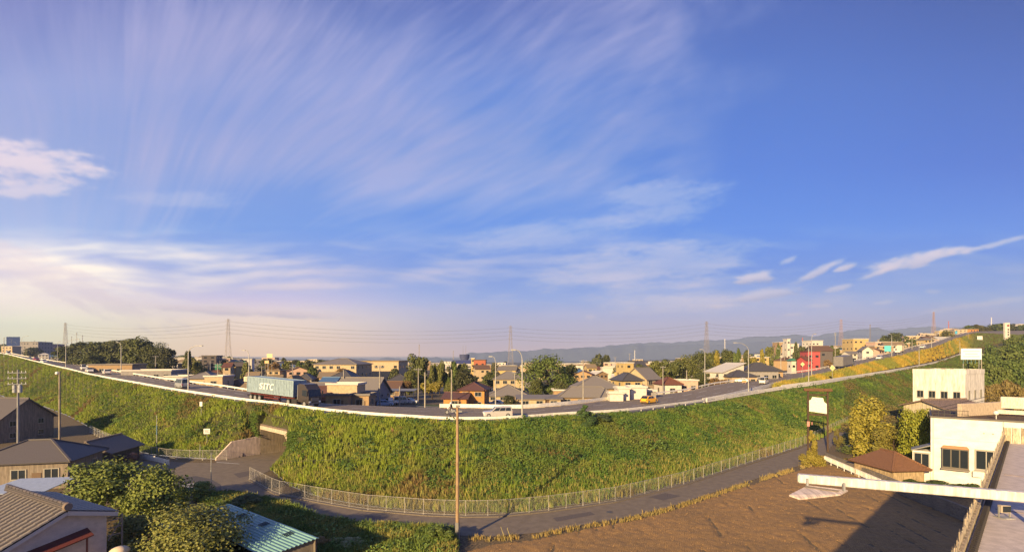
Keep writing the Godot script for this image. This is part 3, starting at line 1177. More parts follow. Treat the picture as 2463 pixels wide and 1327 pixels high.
func lamp_post(label: String, px: float, base: Vector3, h: float, arm: Vector3):
	var t := thing("street_lamp", label, "street lamp", base, 0.0, "street lamps along the trunk road")
	var m := mt(0.55, 0.53, 0.5, 0.45, "streak", 3.0, 0.3)
	var s := sh()
	s.tube(Vector3(0, -0.6, 0), Vector3(0, h * 0.86, 0), 0.15, 0.085, 8)
	part("pole", s, m, t)
	s = sh()
	s.tube(Vector3(0, -0.6, 0), Vector3(0, 0.5, 0), 0.2, 0.2, 8)
	part("base", s, m, t)
	s = sh()
	var pts := []
	for k in 7:
		var u := k / 6.0
		pts.append(Vector3(0, h * 0.85 + h * 0.15 * sin(u * PI * 0.5), 0) + arm * (1.0 - cos(u * PI * 0.5)))
	s.path(pts, 0.06, 6)
	part("arm", s, m, t)
	s = sh()
	var e: Vector3 = pts[6]
	var dir := arm.normalized()
	s.cbox(Vector3.ZERO, Vector3(0.85, 0.2, 0.34), 0.06, Basis(dir, Vector3.UP, dir.cross(Vector3.UP)))
	var hd := part("lamp_head", s, mt(0.3, 0.3, 0.3, 0.4), t)
	hd.position = e + dir * 0.35
	s = sh()
	s.box(Vector3(0, -0.11, 0), Vector3(0.6, 0.04, 0.24), Basis(dir, Vector3.UP, dir.cross(Vector3.UP)))
	part("diffuser", s, mt(0.8, 0.8, 0.78, 0.2), hd)

# a car: +x is forward, wheels on y = 0
func loft(s: Sh, secs: Array):  # sections [x, y bottom, y top, half width bottom, half width top]
	var rings := []
	for q in secs:
		var r: float = minf(0.09, (q[2] - q[1]) * 0.3)
		rings.append([Vector3(q[0], q[1], q[3] - 0.03), Vector3(q[0], q[1] + r, q[3]), Vector3(q[0], q[2] - r, lerpf(q[3], q[4], 0.85)), Vector3(q[0], q[2], q[4] - r), Vector3(q[0], q[2], -q[4] + r), Vector3(q[0], q[2] - r, -lerpf(q[3], q[4], 0.85)), Vector3(q[0], q[1] + r, -q[3]), Vector3(q[0], q[1], -q[3] + 0.03)])
	for i in rings.size() - 1:
		for k in 8:
			var l := (k + 1) % 8
			s.quad(rings[i][k], rings[i + 1][k], rings[i + 1][l], rings[i][l])
	for k in range(1, 7):
		s.tri(rings[0][0], rings[0][k], rings[0][k + 1])
		s.tri(rings[-1][0], rings[-1][k + 1], rings[-1][k])

func wheel(t: Node3D, x: float, z: float, r: float, w := 0.2, called := "wheel"):
	var s := sh()
	var n := 16
	var o := signf(z) * w * 0.5
	s.tube(Vector3(0, 0, -w * 0.5), Vector3(0, 0, w * 0.5), r, r, n)
	var wh := part(called, s, mt(0.02, 0.02, 0.02, 0.8), t)
	wh.position = Vector3(x, r, z)
	s = sh()
	s.tube(Vector3(0, 0, o), Vector3(0, 0, o + signf(z) * 0.015), r * 0.66, r * 0.6, n)
	part("rim", s, mt(0.5, 0.5, 0.5, 0.35, "", 1.0, 0.6), wh)

func car_body(called: String, label: String, paint: Material, p: Dictionary, group := "") -> Node3D:
	var t := thing(called, label, p.cat, Vector3.ZERO, 0.0, group)
	var L: float = p.L * 0.5
	var W: float = p.W * 0.5
	var H: float = p.H
	var belt: float = p.belt
	var hood: float = p.hood   # x where the windscreen foot stands
	var s := sh()
	loft(s, [[-L, 0.34, belt - 0.12, W * 0.93, W * 0.9], [-L + 0.08, 0.22, belt, W, W * 0.97], [hood - 0.05, 0.2, belt, W, W * 0.97], [L - 0.22, 0.2, p.nose, W * 0.97, W * 0.9], [L - 0.04, 0.26, p.nose - 0.1, W * 0.9, W * 0.8], [L, 0.34, p.nose - 0.28, W * 0.84, W * 0.76]])
	part("body", s, paint, t)
	var rb: float = p.tail    # x of the foot and the head of the rear window
	var rt: float = p.tailtop
	var ft: float = p.fronttop
	s = sh()
	loft(s, [[rb, belt - 0.05, belt + 0.02, W * 0.95, W * 0.93], [rt, belt - 0.05, H - 0.03, W * 0.96, W * 0.8], [lerpf(rt, ft, 0.5), belt - 0.05, H, W * 0.97, W * 0.82], [ft, belt - 0.05, H - 0.03, W * 0.96, W * 0.8], [hood, belt - 0.05, belt + 0.02, W * 0.95, W * 0.93]])
	part("cabin", s, paint, t)
	var g := glass_mat()
	var hb := belt + 0.06
	var ht := H - 0.13
	var side_at := func(x: float, y: float, sg: float) -> Vector3:
		return Vector3(x, y, sg * (lerpf(W * 0.965, W * 0.83, clampf((y - belt) / (H - belt), 0, 1)) + 0.012))
	for sg in [-1.0, 1.0]:
		var n: int = p.panes
		for k in n:
			var f0 := float(k) / n
			var f1 := float(k + 1) / n
			var xb0 := lerpf(rb + 0.18, hood - 0.2, f0) + 0.035
			var xb1 := lerpf(rb + 0.18, hood - 0.2, f1) - 0.035
			var xt0 := lerpf(rt + 0.1, ft - 0.05, f0) + 0.035
			var xt1 := lerpf(rt + 0.1, ft - 0.05, f1) - 0.035
			s = sh()
			if sg > 0:
				s.slab(side_at.call(xb0, hb, sg), side_at.call(xb1, hb, sg), side_at.call(xt1, ht, sg), side_at.call(xt0, ht, sg), 0.02)
			else:
				s.slab(side_at.call(xb1, hb, sg), side_at.call(xb0, hb, sg), side_at.call(xt0, ht, sg), side_at.call(xt1, ht, sg), 0.02)
			part("side_window", s, g, t)
	s = sh()
	var k0 := 0.1
	var k1 := 0.9
	for fr in [[hood, ft, 1.0, "windscreen"], [rb, rt, -1.0, "rear_window"]]:
		s = sh()
		var a := Vector3(lerpf(fr[0], fr[1], k0), lerpf(belt, H, k0), W * 0.84)
		var b := Vector3(lerpf(fr[0], fr[1], k1), lerpf(belt, H, k1), W * 0.72)
		var off := Vector3(fr[2] * 0.02, 0.012, 0)
		if fr[2] > 0:
			s.slab(a + off, a * Vector3(1, 1, -1) + off, b * Vector3(1, 1, -1) + off, b + off, 0.02)
		else:
			s.slab(a * Vector3(1, 1, -1) + off, a + off, b + off, b * Vector3(1, 1, -1) + off, 0.02)
		part(fr[3], s, g, t)
	for sg in [-1.0, 1.0]:
		wheel(t, L - p.fw, sg * (W - 0.1), p.wr)
		wheel(t, -L + p.rw, sg * (W - 0.1), p.wr)
		s = sh()
		s.cbox(Vector3(L - 0.08, p.nose - 0.2, sg * W * 0.66), Vector3(0.2, 0.16, W * 0.36), 0.03)
		part("headlight", s, mt(0.85, 0.85, 0.8, 0.1), t)
		s = sh()
		s.cbox(Vector3(-L + 0.02, belt - 0.2, sg * W * 0.82), Vector3(0.08, 0.3, W * 0.2), 0.02)
		part("tail_light", s, mt(0.4, 0.02, 0.02, 0.2), t)
		s = sh()
		s.cbox(Vector3(hood - 0.15, belt + 0.08, sg * (W + 0.08)), Vector3(0.1, 0.14, 0.18), 0.02)
		part("mirror", s, paint, t)
	s = sh()
	s.cbox(Vector3(L - 0.02, 0.36, 0), Vector3(0.1, 0.16, W * 1.6), 0.03)
	s.cbox(Vector3(-L + 0.02, 0.38, 0), Vector3(0.1, 0.16, W * 1.7), 0.03)
	part("bumper", s, mt(0.05, 0.05, 0.05, 0.6), t)
	return t

const WAGON := {"cat": "van", "L": 4.5, "W": 1.7, "H": 1.62, "belt": 0.95, "nose": 0.9, "hood": 1.05, "tail": -2.2, "tailtop": -2.05, "fronttop": 0.35, "panes": 3, "fw": 0.8, "rw": 0.75, "wr": 0.32}
const HATCH := {"cat": "car", "L": 3.9, "W": 1.68, "H": 1.5, "belt": 0.92, "nose": 0.86, "hood": 0.95, "tail": -1.9, "tailtop": -1.35, "fronttop": 0.2, "panes": 2, "fw": 0.75, "rw": 0.62, "wr": 0.31}
const MICROVAN := {"cat": "van", "L": 3.6, "W": 1.5, "H": 1.88, "belt": 1.0, "nose": 0.98, "hood": 1.62, "tail": -1.76, "tailtop": -1.68, "fronttop": 1.15, "panes": 3, "fw": 0.75, "rw": 0.6, "wr": 0.29}
const SEDAN := {"cat": "car", "L": 4.5, "W": 1.72, "H": 1.45, "belt": 0.92, "nose": 0.84, "hood": 1.0, "tail": -1.75, "tailtop": -0.95, "fronttop": 0.15, "panes": 2, "fw": 0.85, "rw": 0.85, "wr": 0.32}

func place_on_road(t: Node3D, px: float, u: float, forward: float, k := 1.0):
	var a := road(px - 4.0, u)
	var b := road(px + 4.0, u)
	var x := (b - a).normalized() * forward
	var z := x.cross(Vector3.UP).normalized()
	t.transform = Transform3D(Basis(x, z.cross(x), z).scaled_local(Vector3.ONE * k), road(px, u) + Vector3(0, 0.02, 0))

func paint(r: float, g: float, b: float) -> Material:
	var m := mt(r, g, b, 0.32)
	m.clearcoat_enabled = true
	m.clearcoat = 0.6
	m.clearcoat_roughness = 0.08
	return m

func container_truck():
	var t := thing("container_truck", "articulated lorry carrying a pale blue corrugated shipping container", "truck")
	var blue := mt(0.34, 0.45, 0.53, 0.5, "streak", 2.5)
	var red := mt(0.2, 0.03, 0.025, 0.6, "rust", 2.0)
	var dark := mt(0.03, 0.028, 0.027, 0.5)
	# container: 12.2 m long, corrugated, from x -10.6 to 1.6
	var x0 := -10.6
	var x1 := 1.6
	var yb := 1.35
	var yt := 3.95
	var hw := 1.22
	var s := sh()
	s.box(Vector3((x0 + x1) * 0.5, (yb + yt) * 0.5, 0), Vector3(x1 - x0 - 0.1, yt - yb - 0.1, hw * 2 - 0.14))
	var cont := part("container", s, blue, t)
	var n := 30
	for sg in [-1.0, 1.0]:
		s = sh()
		for k in n:
			var xa := lerpf(x0 + 0.12, x1 - 0.12, float(k) / n)
			var w := (x1 - x0 - 0.24) / n
			var zi: float = sg * (hw - 0.17)
			var zo: float = sg * (hw - 0.01)
			var q := [Vector3(xa, 0, zi), Vector3(xa + w * 0.3, 0, zi), Vector3(xa + w * 0.45, 0, zo), Vector3(xa + w * 0.85, 0, zo), Vector3(xa + w, 0, zi)]
			for j in 4:
				var a: Vector3 = q[j]
				var b: Vector3 = q[j + 1]
				var lo := Vector3(0, yb + 0.12, 0)
				var hi := Vector3(0, yt - 0.12, 0)
				if sg > 0:
					s.quad(a + lo, b + lo, b + hi, a + hi)
				else:
					s.quad(b + lo, a + lo, a + hi, b + hi)
		part("corrugated_side", s, blue, cont)
	s = sh()
	for sg in [-1.0, 1.0]:
		s.bar(Vector3(x0, yb + 0.07, sg * (hw - 0.05)), Vector3(x1, yb + 0.07, sg * (hw - 0.05)), 0.12, 0.14)
		s.bar(Vector3(x0, yt - 0.07, sg * (hw - 0.05)), Vector3(x1, yt - 0.07, sg * (hw - 0.05)), 0.12, 0.14)
		for x in [x0 + 0.06, x1 - 0.06]:
			s.box(Vector3(x, (yb + yt) * 0.5, sg * (hw - 0.05)), Vector3(0.14, yt - yb - 0.28, 0.125))
	for x in [x0 + 0.05, x1 - 0.05]:
		s.box(Vector3(x, yt - 0.07, 0), Vector3(0.12, 0.15, hw * 2 - 0.24))
		s.box(Vector3(x, yb + 0.07, 0), Vector3(0.12, 0.15, hw * 2 - 0.24))
	part("frame", s, mt(0.3, 0.4, 0.46, 0.5, "mottle", 2.0), cont)
	s = sh()
	for k in 3:
		s.box(Vector3(x1 - 0.02, lerpf(yb, yt, 0.25 + 0.25 * k), 0), Vector3(0.06, 0.08, hw * 1.9))
	part("end_ribs", s, blue, cont)
	var tm := TextMesh.new()
	tm.text = "SITC"
	var sf := SystemFont.new()
	sf.font_names = PackedStringArray(["Droid Sans"])
	sf.font_weight = 700
	sf.font_italic = true
	tm.font = sf
	tm.font_size = 64
	tm.pixel_size = 0.022
	tm.depth = 0.02
	for sg in [1.0, -1.0]:
		var o := partm("lettering", tm, mt(0.78, 0.78, 0.74, 0.5), cont)
		o.transform = Transform3D(Basis(Vector3(1.3 * sg, 0, 0), Vector3(0.25 * sg, 1, 0), Vector3(0, 0, sg)), Vector3(-5.2, 2.55, sg * (hw + 0.022)))
	# trailer frame
	s = sh()
	for sg in [-1.0, 1.0]:
		s.bar(Vector3(x0, 1.12, sg * 0.5), Vector3(x1 - 0.4, 1.12, sg * 0.5), 0.16, 0.4)
		s.bar(Vector3(-6.0, 0.72, sg * 1.1), Vector3(-2.2, 0.72, sg * 1.1), 0.06, 0.3)
		s.box(Vector3(-2.4, 0.65, sg * 0.7), Vector3(0.2, 1.0, 0.2))
	for k in 8:
		s.box(Vector3(lerpf(x0 + 0.1, x1 - 0.6, k / 7.0), 1.27, 0), Vector3(0.14, 0.12, 2.3))
	s.box(Vector3(x0 + 0.03, 0.75, 0), Vector3(0.1, 0.14, 2.3))
	part("trailer_frame", s, red, t)
	for sg in [-1.0, 1.0]:
		for x in [-9.5, -8.3, -7.1]:
			wheel(t, x, sg * 1.0, 0.5, 0.42, "trailer_wheel")
	# tractor
	s = sh()
	for sg in [-1.0, 1.0]:
		s.bar(Vector3(-0.9, 0.95, sg * 0.42), Vector3(5.2, 0.95, sg * 0.42), 0.1, 0.26)
	s.box(Vector3(1.9, 0.75, 1.0), Vector3(1.3, 0.6, 0.5))
	s.box(Vector3(1.9, 0.75, -1.0), Vector3(1.3, 0.6, 0.5))
	part("chassis", s, dark, t)
	s = sh()
	var prof := [Vector2(2.65, 0.75), Vector2(5.15, 0.55), Vector2(5.3, 0.75), Vector2(5.3, 1.6), Vector2(5.05, 2.75), Vector2(4.75, 3.0), Vector2(4.2, 3.55), Vector2(2.9, 3.6), Vector2(2.65, 3.3)]
	s.prism(prof, -1.2, 1.2)
	var cab := part("cab", s, mt(0.05, 0.04, 0.036, 0.35), t)
	s = sh()
	for sg in [-1.0, 1.0]:
		var z: float = sg * 1.212
		var q := [Vector3(3.75, 1.75, z), Vector3(4.95, 1.65, z), Vector3(4.78, 2.65, z), Vector3(3.75, 2.65, z)]
		if sg > 0:
			s.quad(q[0], q[1], q[2], q[3])
		else:
			s.quad(q[3], q[2], q[1], q[0])
	part("side_window", s, glass_mat(), cab)
	s = sh()
	s.quad(Vector3(5.31, 1.7, 1.08), Vector3(5.31, 1.7, -1.08), Vector3(5.08, 2.72, -1.0), Vector3(5.08, 2.72, 1.0))
	part("windscreen", s, glass_mat(), cab)
	for sg in [-1.0, 1.0]:
		s = sh()
		s.cbox(Vector3(5.3, 0.85, sg * 0.92), Vector3(0.08, 0.24, 0.4), 0.03)
		part("headlight", s, mt(0.85, 0.85, 0.8, 0.1), cab)
		s = sh()
		s.bar(Vector3(5.0, 2.6, sg * 1.2), Vector3(5.25, 2.5, sg * 1.45), 0.04, 0.04)
		s.cbox(Vector3(5.25, 2.15, sg * 1.45), Vector3(0.12, 0.7, 0.24), 0.03)
		part("mirror", s, dark, cab)
		wheel(t, 4.3, sg * 1.05, 0.5, 0.3)
		wheel(t, 0.35, sg * 0.95, 0.5, 0.5)
		s = sh()
		s.box(Vector3(4.3, 1.12, sg * 1.1), Vector3(1.2, 0.1, 0.3))
		part("mudguard", s, dark, cab)
	s = sh()
	s.cbox(Vector3(5.33, 1.2, 0), Vector3(0.05, 0.5, 1.5), 0.02)
	s.box(Vector3(5.32, 0.62, 0), Vector3(0.12, 0.24, 2.3))
	part("grille", s, mt(0.2, 0.19, 0.18, 0.4, "", 1.0, 0.5), cab)
	s = sh()
	s.tube(Vector3(2.45, 1.0, 1.0), Vector3(2.45, 3.3, 1.0), 0.08, 0.08, 8)
	part("exhaust_pipe", s, mt(0.5, 0.5, 0.5, 0.4, "", 1.0, 0.7), t)
	place_on_road(t, 704, 0.42, 1.0, 1.1)

func box_truck(label: String, px: float, u: float, fwd: float, k: float, cab: Material, boxm: Material, L: float):
	var t := thing("box_truck", label, "truck")
	var s := sh()
	s.cbox(Vector3(-0.6, 2.1, 0), Vector3(L, 2.6, 2.3), 0.04)
	var b := part("cargo_box", s, boxm, t)
	s = sh()
	var n := int(L / 0.8)
	for sg in [-1.0, 1.0]:
		for j in n + 1:
			s.box(Vector3(-0.6 - L * 0.5 + 0.05 + (L - 0.1) * j / n, 2.1, sg * 1.16), Vector3(0.07, 2.5, 0.05))
	for j in 5:
		s.box(Vector3(-0.62 - L * 0.5, 2.1, -0.92 + 0.46 * j), Vector3(0.05, 2.5, 0.07))
	part("ribs", s, boxm, b)
	var xf := -0.6 + L * 0.5
	s = sh()
	s.prism([Vector2(xf + 0.15, 0.6), Vector2(xf + 1.85, 0.5), Vector2(xf + 1.95, 1.3), Vector2(xf + 1.65, 2.4), Vector2(xf + 0.15, 2.5)], -1.08, 1.08)
	var c := part("cab", s, cab, t)
	s = sh()
	s.quad(Vector3(xf + 1.93, 1.45, 0.95), Vector3(xf + 1.93, 1.45, -0.95), Vector3(xf + 1.69, 2.3, -0.9), Vector3(xf + 1.69, 2.3, 0.9))
	for sg in [-1.0, 1.0]:
		s.box(Vector3(xf + 1.1, 1.85, sg * 1.085), Vector3(0.9, 0.7, 0.02))
	part("cab_windows", s, glass_mat(), c)
	s = sh()
	s.box(Vector3(0.3, 0.7, 0), Vector3(L + 1.8, 0.25, 0.9))
	part("chassis", s, mt(0.03, 0.03, 0.03, 0.7), t)
	for sg in [-1.0, 1.0]:
		wheel(t, xf + 1.0, sg * 0.95, 0.42, 0.28)
		wheel(t, -0.6 - L * 0.25, sg * 0.95, 0.42, 0.4)
	place_on_road(t, px, u, fwd, k)

func board_sign(called: String, label: String, base: Vector3, h: float, w: float, bh: float, yaw: float, face: Material, posts := 1, marks := Color(0, 0, 0, 0), group := "") -> Node3D:
	var t := thing(called, label, "sign", base, yaw, group)
	var s := sh()
	var m := galv()
	if posts == 1:
		s.tube(Vector3(0, -0.3, 0), Vector3(0, h, 0), 0.04, 0.04, 8)
		part("post", s, m, t)
	else:
		for sg in [-1, 1]:
			s = sh()
			s.tube(Vector3(sg * w * 0.38, -0.3, 0), Vector3(sg * w * 0.38, h, 0), 0.07, 0.07, 8)
			part("post", s, m, t)
	s = sh()
	s.cbox(Vector3(0, h - bh * 0.5, 0.08), Vector3(w, bh, 0.05), 0.015)
	var b := part("board", s, face, t)
	if marks.a > 0:
		s = sh()
		for k in 3:
			s.box(Vector3(0, h - bh * (0.25 + 0.24 * k), 0.112), Vector3(w * (0.8 - 0.2 * (k % 2)), bh * 0.09, 0.008))
		part("printed_lines", s, mt(marks.r, marks.g, marks.b, 0.6), b)
	return t

func diamond_sign(label: String, base: Vector3, h: float, k: float):
	var t := thing("warning_sign", label, "sign", base, 0.0, "yellow warning signs beside the roads")
	var s := sh()
	s.tube(Vector3(0, -0.3, 0), Vector3(0, h, 0), 0.05, 0.05, 8)
	part("post", s, galv(), t)
	s = sh()
	s.prism([Vector2(0, -k), Vector2(k, 0), Vector2(0, k), Vector2(-k, 0)], 0.05, 0.08, Transform3D(Basis(), Vector3(0, h - k * 0.5, 0)))
	var p := part("plate", s, mt(0.75, 0.6, 0.3, 0.5), t)
	s = sh()
	s.bar(Vector3(-k * 0.15, h - k * 0.8, 0.09), Vector3(k * 0.15, h - k * 0.2, 0.09), 0.14, 0.02)
	part("symbol", s, mt(0.03, 0.03, 0.03, 0.6), p)

func utility_pole(label: String, base: Vector3, h: float, arms: int, gear := false, mat: Material = null) -> Node3D:
	var t := thing("utility_pole", label, "utility pole", base, 0.0, "utility poles in the town")
	var m: Material = mat if mat else mt(0.42, 0.38, 0.33, 0.85, "streak", 3.0)
	var s := sh()
	s.tube(Vector3(0, -0.5, 0), Vector3(0, h, 0), 0.17, 0.11, 10)
	part("pole", s, m, t)
	for k in arms:
		s = sh()
		var y := h - 0.4 - 0.75 * k
		s.box(Vector3(0, y, 0.14), Vector3(1.9, 0.09, 0.09), Basis(Vector3.UP, 0.5))
		var a := part("crossarm", s, galv(), t)
		s = sh()
		for x in [-0.85, -0.45, 0.45, 0.85]:
			var p := Basis(Vector3.UP, 0.5) * Vector3(x, 0, 0) + Vector3(0, y + 0.05, 0.14)
			s.tube(p, p + Vector3(0, 0.2, 0), 0.05, 0.035, 6)
		part("insulators", s, mt(0.7, 0.68, 0.62, 0.3), a)
	if gear:
		for sg in [-1.0, 1.0]:
			s = sh()
			s.tube(Vector3(0.36 * sg, h - 3.0, 0.1), Vector3(0.36 * sg, h - 2.1, 0.1), 0.24, 0.24, 12)
			s.tube(Vector3(0.36 * sg, h - 2.1, 0.1), Vector3(0.36 * sg, h - 1.95, 0.1), 0.24, 0.1, 12)
			part("transformer", s, mt(0.3, 0.31, 0.33, 0.5), t)
	return t

func cable(label: String, ends: Array, sag: float, r: float, group := "", called := "power_cable"):
	var s := sh()
	for q in ends:
		var pts := []
		for k in 13:
			var u := k / 12.0
			pts.append(q[0].lerp(q[1], u) - Vector3(0, sag * 4.0 * u * (1.0 - u), 0))
		s.path(pts, r, 4)
	var o := part(called, s, mt(0.05, 0.05, 0.055, 0.6), self)
	tag(o, label, "cable", group)

func build_road_things():
	# outer guardrail, all the way along the embankment
	var edge := func(a: float, b: float, which: int, off: float) -> Array:
		var out := []
		for px in xs(a, b, 0.5 if a < 500 else 1.0):
			var c := col(px)
			var d: float = c[which] + off
			out.append(pos(px, d, height(px, d) if which > 1 else c[2]))
		return out
	guardrail("long white guardrail on the grassy outer edge of the trunk road", edge.call(-15, 1700, 1, 0.1), 4.0, false, 1.15)
	guardrail("white guardrail along the outer edge of the side road", edge.call(1700, 2335, 1, 0.1), 4.0, true, 1.5)
	guardrail("pale double guardrail where the side road leaves the trunk road", edge.call(1690, 1885, 3, 0.2), 4.0, true, 1.5)
	guardrail("white guardrail between the side road and the yellow grass", edge.call(1880, 2300, 1, 5.5), 4.0, true, 1.5)
	guardrail("white guardrail on the far road edge in front of the dark woods", edge.call(24, 268, 5, 0.3))
	guardrail("white guardrail on the far road edge behind the oncoming cars and lorry", edge.call(268, 606, 5, 0.3))
	guardrail("broad white guardrail on the far road edge before the orange house", edge.call(1058, 1560, 5, 0.3), 4.0, true)
	guardrail("white guardrail on the far road edge before the slant-roofed white house", edge.call(1560, 2000, 5, 0.3))
	guardrail("distant guardrail on the far edge of the climbing road", edge.call(2000, 2330, 5, 0.3))
	# lamps: px, which edge, offset, top, arm in metres along x
	var lamps := [[452, 1, 0.5, 831, 2.2, "near the rear of the lorry, with its arm curving over the road"], [598, 5, 1.5, 842, -0.8, "directly behind the pale blue container"], [290, 5, 1.5, 823, -0.8, "in front of the tallest part of the dark woods"], [157, 1, 0.6, 816, 4.5, "at the end of the woods beside the white cars"], [51, 5, 1.5, 808, 3.5, "just beyond the blue direction board"], [137, 5, 2.0, 822, 0.8, "where the woods begin on the far side of the road"],
		[1256, 1, -0.8, 841, -1.0, "in the grass just behind the silver van"], [1192, 5, 1.2, 857, -0.6, "rising above the silver van from the far road edge"], [1696, 5, 1.2, 840, -0.8, "in front of the long row of trees beside the white house"], [1801, 1, 0.2, 824, -3.0, "at the fork of the roads with a long arm"], [1946, 1, 0.5, 823, -0.8, "at the side road, in front of the red building"], [1953, 3, 0.5, 803, 0.8, "tallest one, behind the side road by the red building"], [1879, 5, 1.2, 838, -0.8, "behind the black-roofed house"],
		[2146, 3, 0.0, 803, -0.8, "beside the bright blue sign, above the yellow grass"], [2212, 1, 0.6, 817, -1.2, "on the side road short of the flat white building"], [2310, 1, 0.6, 817, -1.2, "on the side road by the billboard"], [2242, 3, 0.0, 809, -0.8, "on the top of the yellow grass bank"]]
	for l in lamps:
		var c := col(l[0])
		var d: float = c[l[1]] + l[2]
		var b := on(l[0], d)
		lamp_post("grey street lamp " + l[5], l[0], b, top_h(l[3], d) - b.y, Vector3(l[4], 0, 0))
	# vehicles
	container_truck()
	var v := car_body("silver_van", "silver estate van driving along beside the outer guardrail", paint(0.42, 0.4, 0.4), WAGON)
	place_on_road(v, 1197, 0.3, -1.0, 1.08)
	v = car_body("yellow_car", "bright yellow hatchback on the trunk road", paint(0.8, 0.42, 0.02), HATCH)
	place_on_road(v, 1562, 0.42, 1.0, 1.1)
	v = car_body("white_microvan", "small white van coming down the road below the black-roofed house", paint(0.7, 0.68, 0.64), MICROVAN)
	place_on_road(v, 1838, 0.38, -1.0, 1.15)
	v = car_body("grey_van", "grey van parked on the far lane near the street lamp, behind the lorry", paint(0.3, 0.31, 0.33), MICROVAN)
	place_on_road(v, 437, 0.42, -1.0, 1.2)
	var white := paint(0.75, 0.73, 0.7)
	var set := [[255, 0.5, -1, HATCH, white, "white hatchback in front of the flat-roofed long building"], [214, 0.3, 1, WAGON, white, "white estate car following the first of the cars by the woods"], [199, 0.45, 1, MICROVAN, white, "white van at the head of the cars by the woods"], [104, 0.3, 1, HATCH, white, "white hatchback climbing towards the blue direction board"], [86, 0.5, 1, SEDAN, paint(0.3, 0.06, 0.1), "dark red saloon climbing towards the blue direction board"], [18, 0.4, 1, MICROVAN, white, "white van at the far end of the road under the blue direction board"],
		[2116, 0.25, -1, WAGON, white, "white estate car coming down past the yellow grass and the blue sign"], [2221, 0.3, -1, HATCH, white, "small white car near the top of the climbing road"]]
	for q in set:
		v = car_body("car", q[5], q[4], q[3], "cars on the trunk road")
		place_on_road(v, q[0], q[1], q[2], 1.15)
	box_truck("long grey box lorry climbing past the red building", 2031, 0.28, 1.0, 1.45, mt(0.2, 0.2, 0.2, 0.4), mt(0.24, 0.225, 0.23, 0.6, "streak", 2.0), 9.0)
	box_truck("cream box lorry high on the climbing road", 2165, 0.55, -1.0, 1.1, white, mt(0.7, 0.62, 0.45, 0.6, "streak", 2.0), 5.5)
	# a motorcycle just past the top of the pole
	motorcycle()
	# signs
	var c := col(24)
	var d: float = c[1] + 2.0
	blue_gantry(on(8, d), top_h(811, d) - on(8, d).y)
	diamond_sign("yellow diamond warning sign in front of the brown field", on(1931, 172), 5.2, 0.75)
	diamond_sign("yellow diamond warning sign on the outer guardrail of the side road", on(2003, col(2003)[1] + 0.6), 5.0, 0.95)
	for q in [[523, 148, 873, 2, "concrete utility pole behind the flat-roofed white house"], [913, 112, 878, 1, "pale concrete pole at the corner of the parking place"], [1022, 104, 895, 0, "bare concrete pole in the lawn"], [1086, 106, 888, 0, "pole in front of the orange house"], [1109, 185, 879, 2, "utility pole against the dark round trees"], [1006, 124, 885, 1, "utility pole under the willow-like trees"], [826, 122, 888, 0, "dark pole before the cream house with the red roof"],
		[961, 118, 929, 0, "short post beside the parked pickup"], [703, 170, 876, 2, "utility pole rising behind the lorry"], [629, 190, 880, 1, "utility pole between the roofs behind the container"], [1403, 112, 865, 1, "utility pole in front of the wide grey-roofed house"], [1595, 142, 880, 1, "utility pole before the red-roofed shed"], [1652, 150, 890, 0, "pole at the corner of the pink wall"], [373, 200, 855, 1, "utility pole at the edge of the dark woods"],
		[1238, 150, 893, 1, "utility pole beside the hipped grey roof"], [2362, 150, 850, 1, "leaning pole beside the flat white building"], [1515, 300, 850, 1, "utility pole among the small houses in the middle of town"], [1480, 260, 858, 1, "utility pole by the cream houses in the middle of town"], [2010, 260, 800, 2, "utility pole behind the grey box lorry"], [2195, 300, 806, 1, "utility pole beside the cream lorry"], [1888, 300, 826, 1, "utility pole at the white tower"], [2330, 420, 800, 1, "utility pole at the crest of the road"]]:
		var b := on(q[0], q[1])
		utility_pole(q[4], b, top_h(q[2], q[1]) - b.y, q[3])

